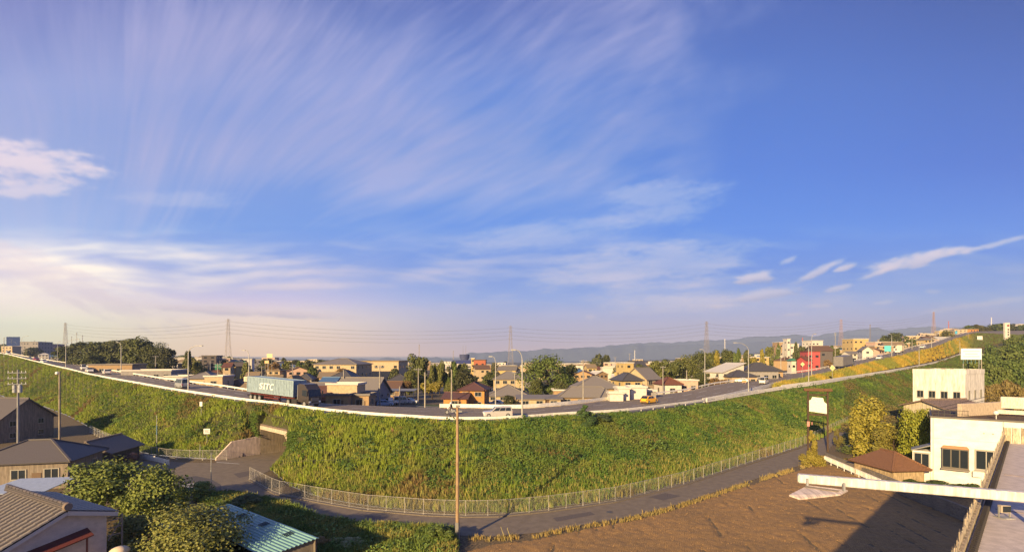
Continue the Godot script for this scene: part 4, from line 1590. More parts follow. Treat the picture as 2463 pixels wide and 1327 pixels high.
func motorcycle():
	var t := thing("motorcycle", "dark motorcycle on the far lane beside the top of the pole", "motorcycle")
	var s := sh()
	var dk := mt(0.03, 0.03, 0.03, 0.4)
	for x in [-0.72, 0.72]:
		s = sh()
		for k in 14:
			var a := TAU * k / 14
			var b := TAU * (k + 1) / 14
			s.bar(Vector3(x + 0.27 * cos(a), 0.3 + 0.27 * sin(a), 0), Vector3(x + 0.27 * cos(b), 0.3 + 0.27 * sin(b), 0), 0.1, 0.09)
		var w := part("wheel", s, dk, t)
		s = sh()
		s.tube(Vector3(x, 0.3, -0.05), Vector3(x, 0.3, 0.05), 0.2, 0.2, 12)
		part("rim", s, mt(0.4, 0.4, 0.4, 0.4, "", 1.0, 0.6), w)
	s = sh()
	s.cbox(Vector3(0.15, 0.85, 0), Vector3(0.6, 0.3, 0.3), 0.08)
	s.cbox(Vector3(0.0, 0.5, 0), Vector3(0.6, 0.4, 0.3), 0.05)
	part("tank", s, mt(0.35, 0.35, 0.36, 0.3), t)
	s = sh()
	s.cbox(Vector3(-0.5, 0.88, 0), Vector3(0.8, 0.14, 0.26), 0.05)
	part("seat", s, dk, t)
	s = sh()
	s.tube(Vector3(0.72, 0.3, 0), Vector3(0.42, 1.05, 0), 0.04, 0.04, 8)
	s.tube(Vector3(0.42, 1.08, -0.38), Vector3(0.42, 1.08, 0.38), 0.02, 0.02, 8)
	part("handlebar", s, galv(), t)
	s = sh()
	s.ball(Vector3(0.6, 0.92, 0), Vector3(0.12, 0.12, 0.12), 10, 6)
	part("headlight", s, mt(0.8, 0.8, 0.75, 0.15), t)
	# its rider
	var p := thing("person", "rider in dark clothes and white helmet sitting on the motorcycle", "person")
	s = figure([[[0, 1.0, 0], [0.12, 1.45, 0], 0.16, 0.17], [[0.12, 1.45, 0], [0.16, 1.58, 0], 0.07, 0.06], [[0.17, 1.67, 0], [0.18, 1.7, 0], 0.1, 0.1], [[-0.05, 0.98, 0.1], [0.3, 0.85, 0.16], 0.1, 0.08], [[0.3, 0.85, 0.16], [0.1, 0.42, 0.17], 0.075, 0.05], [[0.1, 0.42, 0.17], [0.28, 0.36, 0.17], 0.05, 0.04], [[-0.05, 0.98, -0.1], [0.3, 0.85, -0.16], 0.1, 0.08], [[0.3, 0.85, -0.16], [0.1, 0.42, -0.17], 0.075, 0.05], [[0.1, 0.42, -0.17], [0.28, 0.36, -0.17], 0.05, 0.04],
		[[0.12, 1.4, 0.2], [0.22, 1.15, 0.3], 0.065, 0.05], [[0.22, 1.15, 0.3], [0.43, 1.1, 0.33], 0.05, 0.038], [[0.12, 1.4, -0.2], [0.22, 1.15, -0.3], 0.065, 0.05], [[0.22, 1.15, -0.3], [0.43, 1.1, -0.33], 0.05, 0.038]], 0.035)
	part("clothing", s, mt(0.03, 0.032, 0.04, 0.8), p)
	s = sh()
	s.ball(Vector3(0.18, 1.72, 0), Vector3(0.16, 0.17, 0.15), 12, 8)
	part("helmet", s, mt(0.75, 0.75, 0.75, 0.2), p)
	place_on_road(t, 1086, 0.5, -1.0, 1.1)
	p.transform = t.transform

# a body as one skin: capsules joined by a smooth minimum, meshed as surface nets
func figure(bones: Array, cell: float) -> Sh:
	var lo := Vector3.ONE * 9.0
	var hi := -lo
	for b in bones:
		for k in 2:
			var p := Vector3(b[k][0], b[k][1], b[k][2])
			var r: float = b[2 + k] + cell * 2.0
			lo = lo.min(p - Vector3.ONE * r)
			hi = hi.max(p + Vector3.ONE * r)
	var n := Vector3i(((hi - lo) / cell).ceil()) + Vector3i.ONE
	var f := PackedFloat32Array()
	f.resize(n.x * n.y * n.z)
	for z in n.z:
		for y in n.y:
			for x in n.x:
				var p := lo + Vector3(x, y, z) * cell
				var acc := 0.0
				for b in bones:
					var a := Vector3(b[0][0], b[0][1], b[0][2])
					var ab := Vector3(b[1][0], b[1][1], b[1][2]) - a
					var t := clampf((p - a).dot(ab) / maxf(ab.length_squared(), 1e-6), 0.0, 1.0)
					acc += exp(-45.0 * ((p - a - ab * t).length() - lerpf(b[2], b[3], t)))
				f[(z * n.y + y) * n.x + x] = -log(maxf(acc, 1e-30)) / 45.0
	var at := {}
	for z in n.z - 1:
		for y in n.y - 1:
			for x in n.x - 1:
				var sum := Vector3.ZERO
				var cnt := 0
				for k in 12:
					var ax := k >> 2
					var u := k & 1
					var w := (k >> 1) & 1
					var o := Vector3i(0, u, w) if ax == 0 else (Vector3i(u, 0, w) if ax == 1 else Vector3i(u, w, 0))
					var d := Vector3i(1, 0, 0) if ax == 0 else (Vector3i(0, 1, 0) if ax == 1 else Vector3i(0, 0, 1))
					var fa := f[((z + o.z) * n.y + y + o.y) * n.x + x + o.x]
					var q := o + d
					var fb := f[((z + q.z) * n.y + y + q.y) * n.x + x + q.x]
					if (fa < 0) != (fb < 0):
						sum += Vector3(o) + Vector3(d) * (fa / (fa - fb))
						cnt += 1
				if cnt:
					at[Vector3i(x, y, z)] = lo + (Vector3(x, y, z) + sum / cnt) * cell
	var s := sh()
	for c in at:
		for ax in 3:
			var d := Vector3i(1, 0, 0) if ax == 0 else (Vector3i(0, 1, 0) if ax == 1 else Vector3i(0, 0, 1))
			var e := Vector3i(0, 1, 0) if ax == 0 else (Vector3i(0, 0, 1) if ax == 1 else Vector3i(1, 0, 0))
			var g := Vector3i(0, 0, 1) if ax == 0 else (Vector3i(1, 0, 0) if ax == 1 else Vector3i(0, 1, 0))
			if not (at.has(c - e) and at.has(c - g) and at.has(c - e - g)):
				continue
			var q: Vector3i = c + d
			var fa := f[(c.z * n.y + c.y) * n.x + c.x]
			var fb := f[(q.z * n.y + q.y) * n.x + q.x]
			if (fa < 0) == (fb < 0):
				continue
			if fa < 0:
				s.quad(at[c - e - g], at[c - g], at[c], at[c - e])
			else:
				s.quad(at[c - e - g], at[c - e], at[c], at[c - g])
	return s

func blue_gantry(base: Vector3, h: float):
	var t := thing("direction_board", "blue direction board with white arrows on an overhanging post", "sign", base)
	var s := sh()
	s.tube(Vector3(0, -0.5, 0), Vector3(0, h, 0), 0.16, 0.13, 10)
	part("post", s, galv(), t)
	s = sh()
	for y in [h - 0.3, h - 1.6]:
		s.tube(Vector3(0, y, 0), Vector3(8.6, y, 0), 0.09, 0.09, 8)
	part("arm", s, galv(), t)
	s = sh()
	s.cbox(Vector3(5.1, h - 2.2, 0.14), Vector3(7.4, 4.9, 0.1), 0.04)
	var b := part("board", s, mt(0.004, 0.026, 0.13, 0.8), t)
	s = sh()
	s.bar(Vector3(4.4, h - 3.4, 0.2), Vector3(4.4, h - 1.4, 0.2), 0.3, 0.02)
	s.bar(Vector3(2.6, h - 2.5, 0.203), Vector3(6.3, h - 2.5, 0.203), 0.28, 0.02)
	s.bar(Vector3(6.2, h - 2.6, 0.206), Vector3(7.8, h - 3.9, 0.206), 0.26, 0.02)
	s.bar(Vector3(3.0, h - 1.1, 0.2), Vector3(5.2, h - 1.1, 0.2), 0.4, 0.02)
	part("white_arrows", s, mt(0.5, 0.52, 0.56, 0.6), b)

# ---------------------------------------------------------------- trees
var crowns := {}

func crown_mesh(shape: String, leaves: int, sz: float, sd: int) -> ArrayMesh:
	var key := "%s%d%d" % [shape, leaves, sd]
	if crowns.has(key):
		return crowns[key]
	var r := RandomNumberGenerator.new()
	r.seed = sd * 31 + leaves
	var s := sh(true)
	var lobes := []
	var nl := 16 if leaves < 5000 else 34
	if shape == "column" or shape == "cone":
		nl = 18
	for k in nl:
		var a := r.randf() * TAU
		var y := r.randf()
		var q := sqrt(r.randf())
		var rad := 0.17
		var c := Vector3.ZERO
		match shape:
			"round":
				y = clampf(y, 0.12, 0.88)
				var lim := sqrt(maxf(0.0, 0.25 - pow(y - 0.45, 2) * 0.9)) - 0.1
				c = Vector3(cos(a) * q * lim * 1.15, y * 0.86 + 0.04, sin(a) * q * lim * 1.15)
				rad = r.randf_range(0.1, 0.22)
			"tall":
				var lim := 0.36 * (1.0 - pow(absf(y - 0.35) / 0.7, 2.0))
				c = Vector3(cos(a) * q * lim, 0.08 + y * 0.84, sin(a) * q * lim)
				rad = r.randf_range(0.1, 0.16) * (1.15 - 0.5 * y)
			"column":
				c = Vector3(cos(a) * q * 0.28, 0.06 + y * 0.88, sin(a) * q * 0.28)
				rad = r.randf_range(0.13, 0.2)
			"cone":
				var lim := 0.42 * (1.0 - y)
				c = Vector3(cos(a) * q * lim, 0.03 + y * 0.9, sin(a) * q * lim)
				rad = 0.17 * (1.0 - y * 0.75)
			"spread":
				c = Vector3(cos(a) * q * 0.36, 0.3 + 0.5 * y * (1.0 - q * 0.5), sin(a) * q * 0.36)
				rad = r.randf_range(0.1, 0.19)
			"plumes":
				c = Vector3(cos(a) * q * 0.34, 0.1 + 0.78 * y * (1.0 - 0.35 * q), sin(a) * q * 0.34)
				rad = r.randf_range(0.08, 0.13)
		lobes.append([c, rad])
	for k in leaves:
		var l: Array = lobes[r.randi() % nl]
		if shape == "round" and k % 5 == 0:
			l = [Vector3(0, 0.47, 0), 0.4]
		var d := Vector3(r.randfn(), r.randfn(), r.randfn()).normalized()
		if d.y < -0.3 and r.randf() < 0.6:
			d.y = -d.y
		var rr: float = l[1] * (1.0 - 0.45 * pow(r.randf(), 2.0)) * r.randf_range(0.85, 1.12)
		var stretch := Vector3(1, 1.7, 1) if shape == "plumes" or shape == "tall" else Vector3(1, 0.95, 1)
		var o: Vector3 = l[0] + d * stretch * rr
		if o.y < 0.0:
			o.y = r.randf() * 0.1
		var nrm := (d + Vector3(r.randf_range(-1, 1), r.randf_range(-0.5, 1), r.randf_range(-1, 1)) * 0.8).normalized()
		leaf(s, o, nrm, sz * r.randf_range(0.6, 1.3), r)
	crowns[key] = s.mesh()
	return crowns[key]

var trunks := {}
func trunk_mesh(sd: int) -> ArrayMesh:  # one unit high, with limbs reaching into the crown
	if trunks.has(sd):
		return trunks[sd]
	var r := RandomNumberGenerator.new()
	r.seed = sd + 400
	var s := sh()
	var p := Vector3(0, -0.03, 0)
	var rad := 0.03
	for k in 4:
		var q := p + Vector3(r.randf_range(-0.02, 0.02), 0.2, r.randf_range(-0.02, 0.02))
		s.tube(p, q, rad, rad * 0.78, 8, false)
		if k > 0:
			for j in 2:
				var a := r.randf() * TAU
				var e := q + Vector3(cos(a) * 0.26, r.randf_range(0.1, 0.22), sin(a) * 0.26)
				s.tube(q, e, rad * 0.5, rad * 0.15, 5, false)
		p = q
		rad *= 0.78
	trunks[sd] = s.mesh()
	return trunks[sd]

func tree_at(called: String, label: String, base: Vector3, h: float, w: float, shape: String, m: Material, lift := 0.12, leaves := 3600, group := "", cat := "tree") -> Node3D:
	var sd := rng.randi() % 5
	var t := thing(called, label, cat, base, rng.randf() * TAU, group)
	var sz := 0.055 if leaves >= 3000 else (0.036 if leaves > 6000 else 0.1)
	if leaves > 6000:
		sz = 0.034 if leaves < 10000 else 0.023
	var tm := mt(0.09, 0.06, 0.04, 0.9, "wood", 1.0)
	placed("trunk" if cat == "tree" else "stem", trunk_mesh(sd), tm, t, Transform3D(Basis().scaled(Vector3(w * 0.8 + 1.0, h * 0.86, w * 0.8 + 1.0)), Vector3.ZERO))
	placed("crown" if cat == "tree" else "foliage", crown_mesh(shape, leaves, sz, sd), m, t, Transform3D(Basis().scaled(Vector3(w, h * (1.0 - lift), w)), Vector3(0, h * lift, 0)))
	return t

func tree(called: String, label: String, px: float, d: float, ytop: float, wpx: float, shape: String, m: Material, lift := 0.12, leaves := 3600, group := "", cat := "tree") -> Node3D:
	var b := on(px, d)
	return tree_at(called, label, b, top_h(ytop, d) - b.y, wpx * d / F * 1.08, shape, m, lift, leaves, group, cat)

# ---------------------------------------------------------------- houses
var win_frame: ArrayMesh
var win_pane: ArrayMesh

func window(parent: Node, o: Vector3, w: float, h: float, yaw: float, simple := false):
	if win_frame == null:
		var s := sh()
		for q in [[-0.5, 0.0, 0.08, 1.0], [0.5, 0.0, 0.08, 1.0], [0.0, 0.0, 0.05, 0.92]]:
			s.box(Vector3(q[0], q[1], 0.03), Vector3(q[2], q[3] + 0.08, 0.1))
		for y in [-0.5, 0.5]:
			s.box(Vector3(0, y, 0.033), Vector3(0.92, 0.08, 0.094))
		s.box(Vector3(0, -0.58, 0.06), Vector3(1.16, 0.06, 0.16))
		win_frame = s.mesh()
		s = sh()
		s.box(Vector3(0, 0, 0.02), Vector3(0.94, 0.94, 0.04))
		win_pane = s.mesh()
	var xf := Transform3D(Basis(Vector3.UP, yaw).scaled_local(Vector3(w, h, 1.0)), o)
	if simple:
		placed("window", win_pane, glass_mat(), parent, xf)
		return
	var f := placed("window", win_frame, mt(0.3, 0.28, 0.25, 0.5), parent, xf)
	placed("pane", win_pane, glass_mat(), f, Transform3D())

func gable_walls(s: Sh, w: float, d: float, h: float, rh: float, along_x: bool):
	s.box(Vector3(0, h * 0.5 - 0.3, 0), Vector3(w, h + 0.6, d))
	if rh > 0:
		if along_x:
			s.prism([Vector2(-d * 0.5, h - 0.01), Vector2(d * 0.5, h - 0.01), Vector2(0, h + rh - 0.08)], -w * 0.5, w * 0.5, Transform3D(Basis(Vector3(0, 0, 1), Vector3.UP, Vector3(-1, 0, 0)), Vector3.ZERO))
		else:
			s.prism([Vector2(-w * 0.5, h - 0.01), Vector2(w * 0.5, h - 0.01), Vector2(0, h + rh - 0.08)], -d * 0.5, d * 0.5)

func roof_shape(kind: String, w: float, d: float, h: float, rh: float, ov := 0.55, th := 0.16) -> Sh:
	var s := sh()
	var a := w * 0.5 + ov
	var b := d * 0.5 + ov
	var top := h + rh + 0.02
	match kind:
		"gable":   # ridge along x
			var he := h - ov * rh / (d * 0.5)
			s.slab(Vector3(-a, he, b), Vector3(a, he, b), Vector3(a, top, 0), Vector3(-a, top, 0), th)
			s.slab(Vector3(a, he, -b), Vector3(-a, he, -b), Vector3(-a, top, 0), Vector3(a, top, 0), th)
			s.bar(Vector3(-a, top + 0.05, 0), Vector3(a, top + 0.05, 0), 0.3, 0.22)
		"gablez":   # ridge along z
			var he := h - ov * rh / (w * 0.5)
			s.slab(Vector3(a, he, b), Vector3(a, he, -b), Vector3(0, top, -b), Vector3(0, top, b), th)
			s.slab(Vector3(-a, he, -b), Vector3(-a, he, b), Vector3(0, top, b), Vector3(0, top, -b), th)
			s.bar(Vector3(0, top + 0.05, -b), Vector3(0, top + 0.05, b), 0.3, 0.22)
		"hip":
			var e := maxf(0.0, minf(a, b) * 0.95)
			var he := h - 0.1
			var r0 := Vector3(-maxf(a - e, 0.25), top, 0)
			var r1 := Vector3(maxf(a - e, 0.25), top, 0)
			if b > a:
				r0 = Vector3(0, top, maxf(b - e, 0.25))
				r1 = Vector3(0, top, -maxf(b - e, 0.25))
				s.slab(Vector3(-a, he, b), Vector3(a, he, b), r0, r0, th)
				s.slab(Vector3(a, he, b), Vector3(a, he, -b), r1, r0, th)
				s.slab(Vector3(a, he, -b), Vector3(-a, he, -b), r1, r1, th)
				s.slab(Vector3(-a, he, -b), Vector3(-a, he, b), r0, r1, th)
			else:
				s.slab(Vector3(-a, he, b), Vector3(a, he, b), r1, r0, th)
				s.slab(Vector3(a, he, b), Vector3(a, he, -b), r1, r1, th)
				s.slab(Vector3(a, he, -b), Vector3(-a, he, -b), r0, r1, th)
				s.slab(Vector3(-a, he, -b), Vector3(-a, he, b), r0, r0, th)
			for q in [[r0, r1], [r1, Vector3(a, he, b) if b <= a else Vector3(a, he, -b)], [r0, Vector3(-a, he, b)], [r0 if b > a else r1, Vector3(a, he, b) if b > a else Vector3(a, he, -b)]]:
				s.bar(q[0] + Vector3(0, 0.06, 0), q[1] + Vector3(0, 0.06, 0), 0.22, 0.16)
		"mono":   # falls towards -x
			s.slab(Vector3(-a, h - 0.05, b), Vector3(a, top, b), Vector3(a, top, -b), Vector3(-a, h - 0.05, -b), th)
		"monoz":   # falls towards the viewer
			s.slab(Vector3(-a, h - 0.05, b), Vector3(a, h - 0.05, b), Vector3(a, top, -b), Vector3(-a, top, -b), th)
		_:
			s.box(Vector3(0, h + 0.06, 0), Vector3(w + ov, 0.16, d + ov))
			s.box(Vector3(0, h + 0.25, d * 0.5 + ov * 0.4), Vector3(w + ov, 0.3, 0.15))
			s.box(Vector3(0, h + 0.25, -d * 0.5 - ov * 0.4), Vector3(w + ov, 0.3, 0.15))
			for sg in [-1, 1]:
				s.box(Vector3(sg * (w * 0.5 + ov * 0.4), h + 0.25, 0), Vector3(0.15, 0.3, d + ov - 0.3))
	return s

func house_at(called: String, label: String, base: Vector3, w: float, d: float, h: float, kind: String, rh: float, yaw: float, wall: Material, roofm: Material, floors := 2, wins := true, group := "", cat := "house") -> Node3D:
	var t := thing(called, label, cat, base, yaw, group)
	var s := sh()
	if kind == "mono":
		s.prism([Vector2(-w * 0.5, -0.6), Vector2(w * 0.5, -0.6), Vector2(w * 0.5, h + rh - 0.12), Vector2(-w * 0.5, h - 0.12)], -d * 0.5, d * 0.5)
	else:
		gable_walls(s, w, d, h, rh if kind.begins_with("gable") else 0.0, kind == "gable")
	var wl := part("wall", s, wall, t)
	part("roof", roof_shape(kind, w, d, h, rh), roofm, t)
	if not wins:
		return t
	var far := base.z < -215.0
	for fl in floors:
		var y := h * (fl + 0.55) / floors
		var wh: float = minf(1.15, h / floors * 0.42)
		var n := maxi(1, int(w / 2.7))
		for k in n:
			if (k * 7 + fl * 3 + int(w * 10.0)) % 5 == 0 and n > 2:
				continue
			window(t, Vector3(-w * 0.5 + w * (k + 0.5) / n, y, d * 0.5 + 0.002), minf(1.5, w / n * 0.6), wh, 0.0, far)
		for sg in [-1.0, 1.0]:
			var m := maxi(1, int(d / 3.6))
			for k in m:
				window(t, Vector3(sg * (w * 0.5 + 0.002), y, -d * 0.5 + d * (k + 0.5) / m), 1.1, wh, sg * PI / 2, far)
	if not far:
		s = sh()
		s.box(Vector3(w * 0.18, 1.0, d * 0.5 + 0.02), Vector3(0.95, 2.0, 0.08))
		var dr := part("door", s, mt(0.12, 0.07, 0.04, 0.6), t)
		s = sh()
		s.box(Vector3(w * 0.18 + 0.36, 1.0, d * 0.5 + 0.08), Vector3(0.04, 0.2, 0.05))
		part("handle", s, galv(), dr)
	return t

func house(called: String, label: String, px: float, d: float, ytop: float, wpx: float, deep: float, kind: String, rh: float, yaw: float, wall: Material, roofm: Material, floors := 2, wins := true, group := "", cat := "house") -> Node3D:
	var b := on(px, d)
	var hh := top_h(ytop, d) - b.y
	rh = minf(rh, hh * 0.6)
	return house_at(called, label, b, wpx * d / F, deep, hh - rh, kind, rh, yaw, wall, roofm, floors, wins, group, cat)

# ---------------------------------------------------------------- things on the near side
func fence_run(label: String, pts: Array, h: float, frame := false):
	var t := thing("wire_fence", label, "fence", pts[0], 0.0)
	var m := mt(0.5, 0.47, 0.43, 0.55, "streak", 2.0, 0.2)
	var marks := [pts[0]]
	var acc := 0.0
	var dense := []
	for k in pts.size() - 1:
		var n := maxi(1, int(pts[k].distance_to(pts[k + 1]) / 0.5))
		for j in n:
			dense.append(pts[k].lerp(pts[k + 1], float(j) / n))
	dense.append(pts[-1])
	for k in range(1, dense.size()):
		acc += dense[k].distance_to(dense[k - 1])
		if acc >= 2.05 or k == dense.size() - 1:
			marks.append(dense[k])
			acc = 0.0
	var pm := sh()
	pm.tube(Vector3(0, -0.2, 0), Vector3(0, h + 0.04, 0), 0.03, 0.03, 8)
	pm.cbox(Vector3(0, 0.05, 0), Vector3(0.2, 0.14, 0.2), 0.03)
	var post := pm.mesh()
	var wires := sh()
	for k in marks.size():
		placed("post", post, m, t, Transform3D(Basis(), marks[k] - pts[0]))
		if k == marks.size() - 1:
			break
		var a: Vector3 = marks[k] - pts[0]
		var b: Vector3 = marks[k + 1] - pts[0]
		var l := a.distance_to(b)
		var s := sh()
		s.tube(a + Vector3(0, h, 0), b + Vector3(0, h, 0), 0.022, 0.022, 6)
		part("top_rail", s, m, t)
		s = sh()
		s.tube(a + Vector3(0, 0.16, 0), b + Vector3(0, 0.16, 0), 0.018, 0.018, 6)
		part("bottom_rail", s, m, t)
		# diamond mesh
		var hh := h - 0.16
		var step := 0.17
		var u := -hh
		while u < l:
			for sg in [0, 1]:
				var u0 := u if sg == 0 else u + hh
				var u1 := u + hh if sg == 0 else u
				var y0 := 0.16
				var y1 := h
				var f0 := clampf(u0, 0.0, l)
				var f1 := clampf(u1, 0.0, l)
				if u1 != u0:
					y0 = 0.16 + hh * (f0 - u0) / (u1 - u0)
					y1 = 0.16 + hh * (f1 - u0) / (u1 - u0)
				var p := a.lerp(b, f0 / l) + Vector3(0, y0, 0)
				var q := a.lerp(b, f1 / l) + Vector3(0, y1, 0)
				if p.distance_to(q) > 0.02:
					var dir := (q - p).normalized()
					var sd := dir.cross((b - a).normalized()).normalized() * 0.0026
					var up := dir.cross(sd).normalized() * 0.0032
					wires.quad(p - up + sd, q - up + sd, q + up + sd, p + up + sd)
					wires.quad(p + up - sd, q + up - sd, q - up - sd, p - up - sd)
			u += step
	var wm := part("wire_mesh", wires, mt(0.42, 0.41, 0.39, 0.6), t)
	wm.set_meta("kind", "stuff")

func lw(l: float, s: float, y := 0.0) -> Vector3:  # a point in the underpass's own axes
	return TP + TA * l + TN * s + Vector3(0, y, 0)

func underpass():
	var t := thing("underpass", "concrete box underpass through the grassy embankment with a flared wing wall", "underpass", TP, 0.0)
	var con := mt(0.62, 0.51, 0.4, 0.9, "streak", 3.0)
	var loc := func(l: float, s: float, y: float) -> Vector3: return lw(l, s, y) - TP
	var s := sh()
	# roof of the mouth: beam and slab
	s.slab(loc.call(-6.5, 0.1, 4.72), loc.call(4.3, 0.1, 4.72), loc.call(4.3, -0.6, 4.72), loc.call(-6.5, -0.6, 4.72), 0.6)
	part("lintel", s, con, t)
	s = sh()
	s.slab(loc.call(-6.9, 0.02, 5.0), loc.call(4.9, 0.02, 5.0), loc.call(4.9, -1.3, 5.0), loc.call(-6.9, -1.3, 5.0), 0.26)
	part("slab", s, mt(0.2, 0.15, 0.12, 0.95, "streak", 3.0), t)
	s = sh()
	s.slab(loc.call(-6.5, -0.6, 4.66), loc.call(4.3, -0.6, 4.66), loc.call(4.3, -26.0, 4.66), loc.call(-6.5, -26.0, 4.66), 0.5)
	part("ceiling", s, con, t)
	s = sh()
	s.prism([Vector2(3.8, -0.3), Vector2(4.3, -0.3), Vector2(4.3, 4.1), Vector2(3.1, 4.1), Vector2(3.8, 3.5)], -0.6, 0.1, Transform3D(Basis(TA, Vector3.UP, TN), Vector3.ZERO))
	part("jamb", s, con, t)
	s = sh()
	s.slab(loc.call(3.8, -0.6, 4.16), loc.call(3.8, -26.0, 4.16), loc.call(3.8, -26.0, -0.3), loc.call(3.8, -0.6, -0.3), -0.4)
	part("side_wall", s, con, t)
	var pale := mt(0.7, 0.56, 0.47, 0.9, "streak", 4.0)  # paler copy of the concrete: sunlight on the wing put into the colour
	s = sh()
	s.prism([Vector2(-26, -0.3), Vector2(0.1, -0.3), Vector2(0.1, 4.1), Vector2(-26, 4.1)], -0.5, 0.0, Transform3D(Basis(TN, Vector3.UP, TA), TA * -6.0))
	part("side_wall", s, mt(0.36, 0.29, 0.21, 0.95, "streak", 3.0), t)  # inner stretch darker than the wing: tunnel shade put into the colour
	# wing wall, falling and flaring outwards
	var dirw := (lw(-5.6, 6.8) - lw(-6.0, 0.1)).normalized()
	var nw := dirw.cross(Vector3.UP).normalized()
	if nw.dot(TA) < 0:
		nw = -nw
	var len := lw(-5.6, 6.8).distance_to(lw(-6.0, 0.1))
	s = sh()
	s.prism([Vector2(0, -0.3), Vector2(len, -0.3), Vector2(len, 0.35), Vector2(len * 0.66, 2.6), Vector2(0, 3.0)], -0.4, 0.0, Transform3D(Basis(dirw, Vector3.UP, nw), lw(-6.0, 0.1) - TP))
	part("wing_wall", s, pale, t)
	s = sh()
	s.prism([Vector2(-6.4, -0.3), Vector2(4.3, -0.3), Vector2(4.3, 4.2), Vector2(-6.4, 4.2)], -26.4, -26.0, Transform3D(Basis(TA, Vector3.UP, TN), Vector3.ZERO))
	part("dark_end_cap", s, mt(0.06, 0.05, 0.045, 0.95), t)  # added dark cap: the gloom inside the tunnel is put into its colour
	# soffit above the wing
	s = sh()
	s.prism([Vector2(-8.0, 2.6), Vector2(-6.02, 2.6), Vector2(-6.02, 4.1), Vector2(-7.0, 4.1)], -0.7, -0.2, Transform3D(Basis(TA, Vector3.UP, TN), Vector3.ZERO))
	part("head_wall", s, con, t)

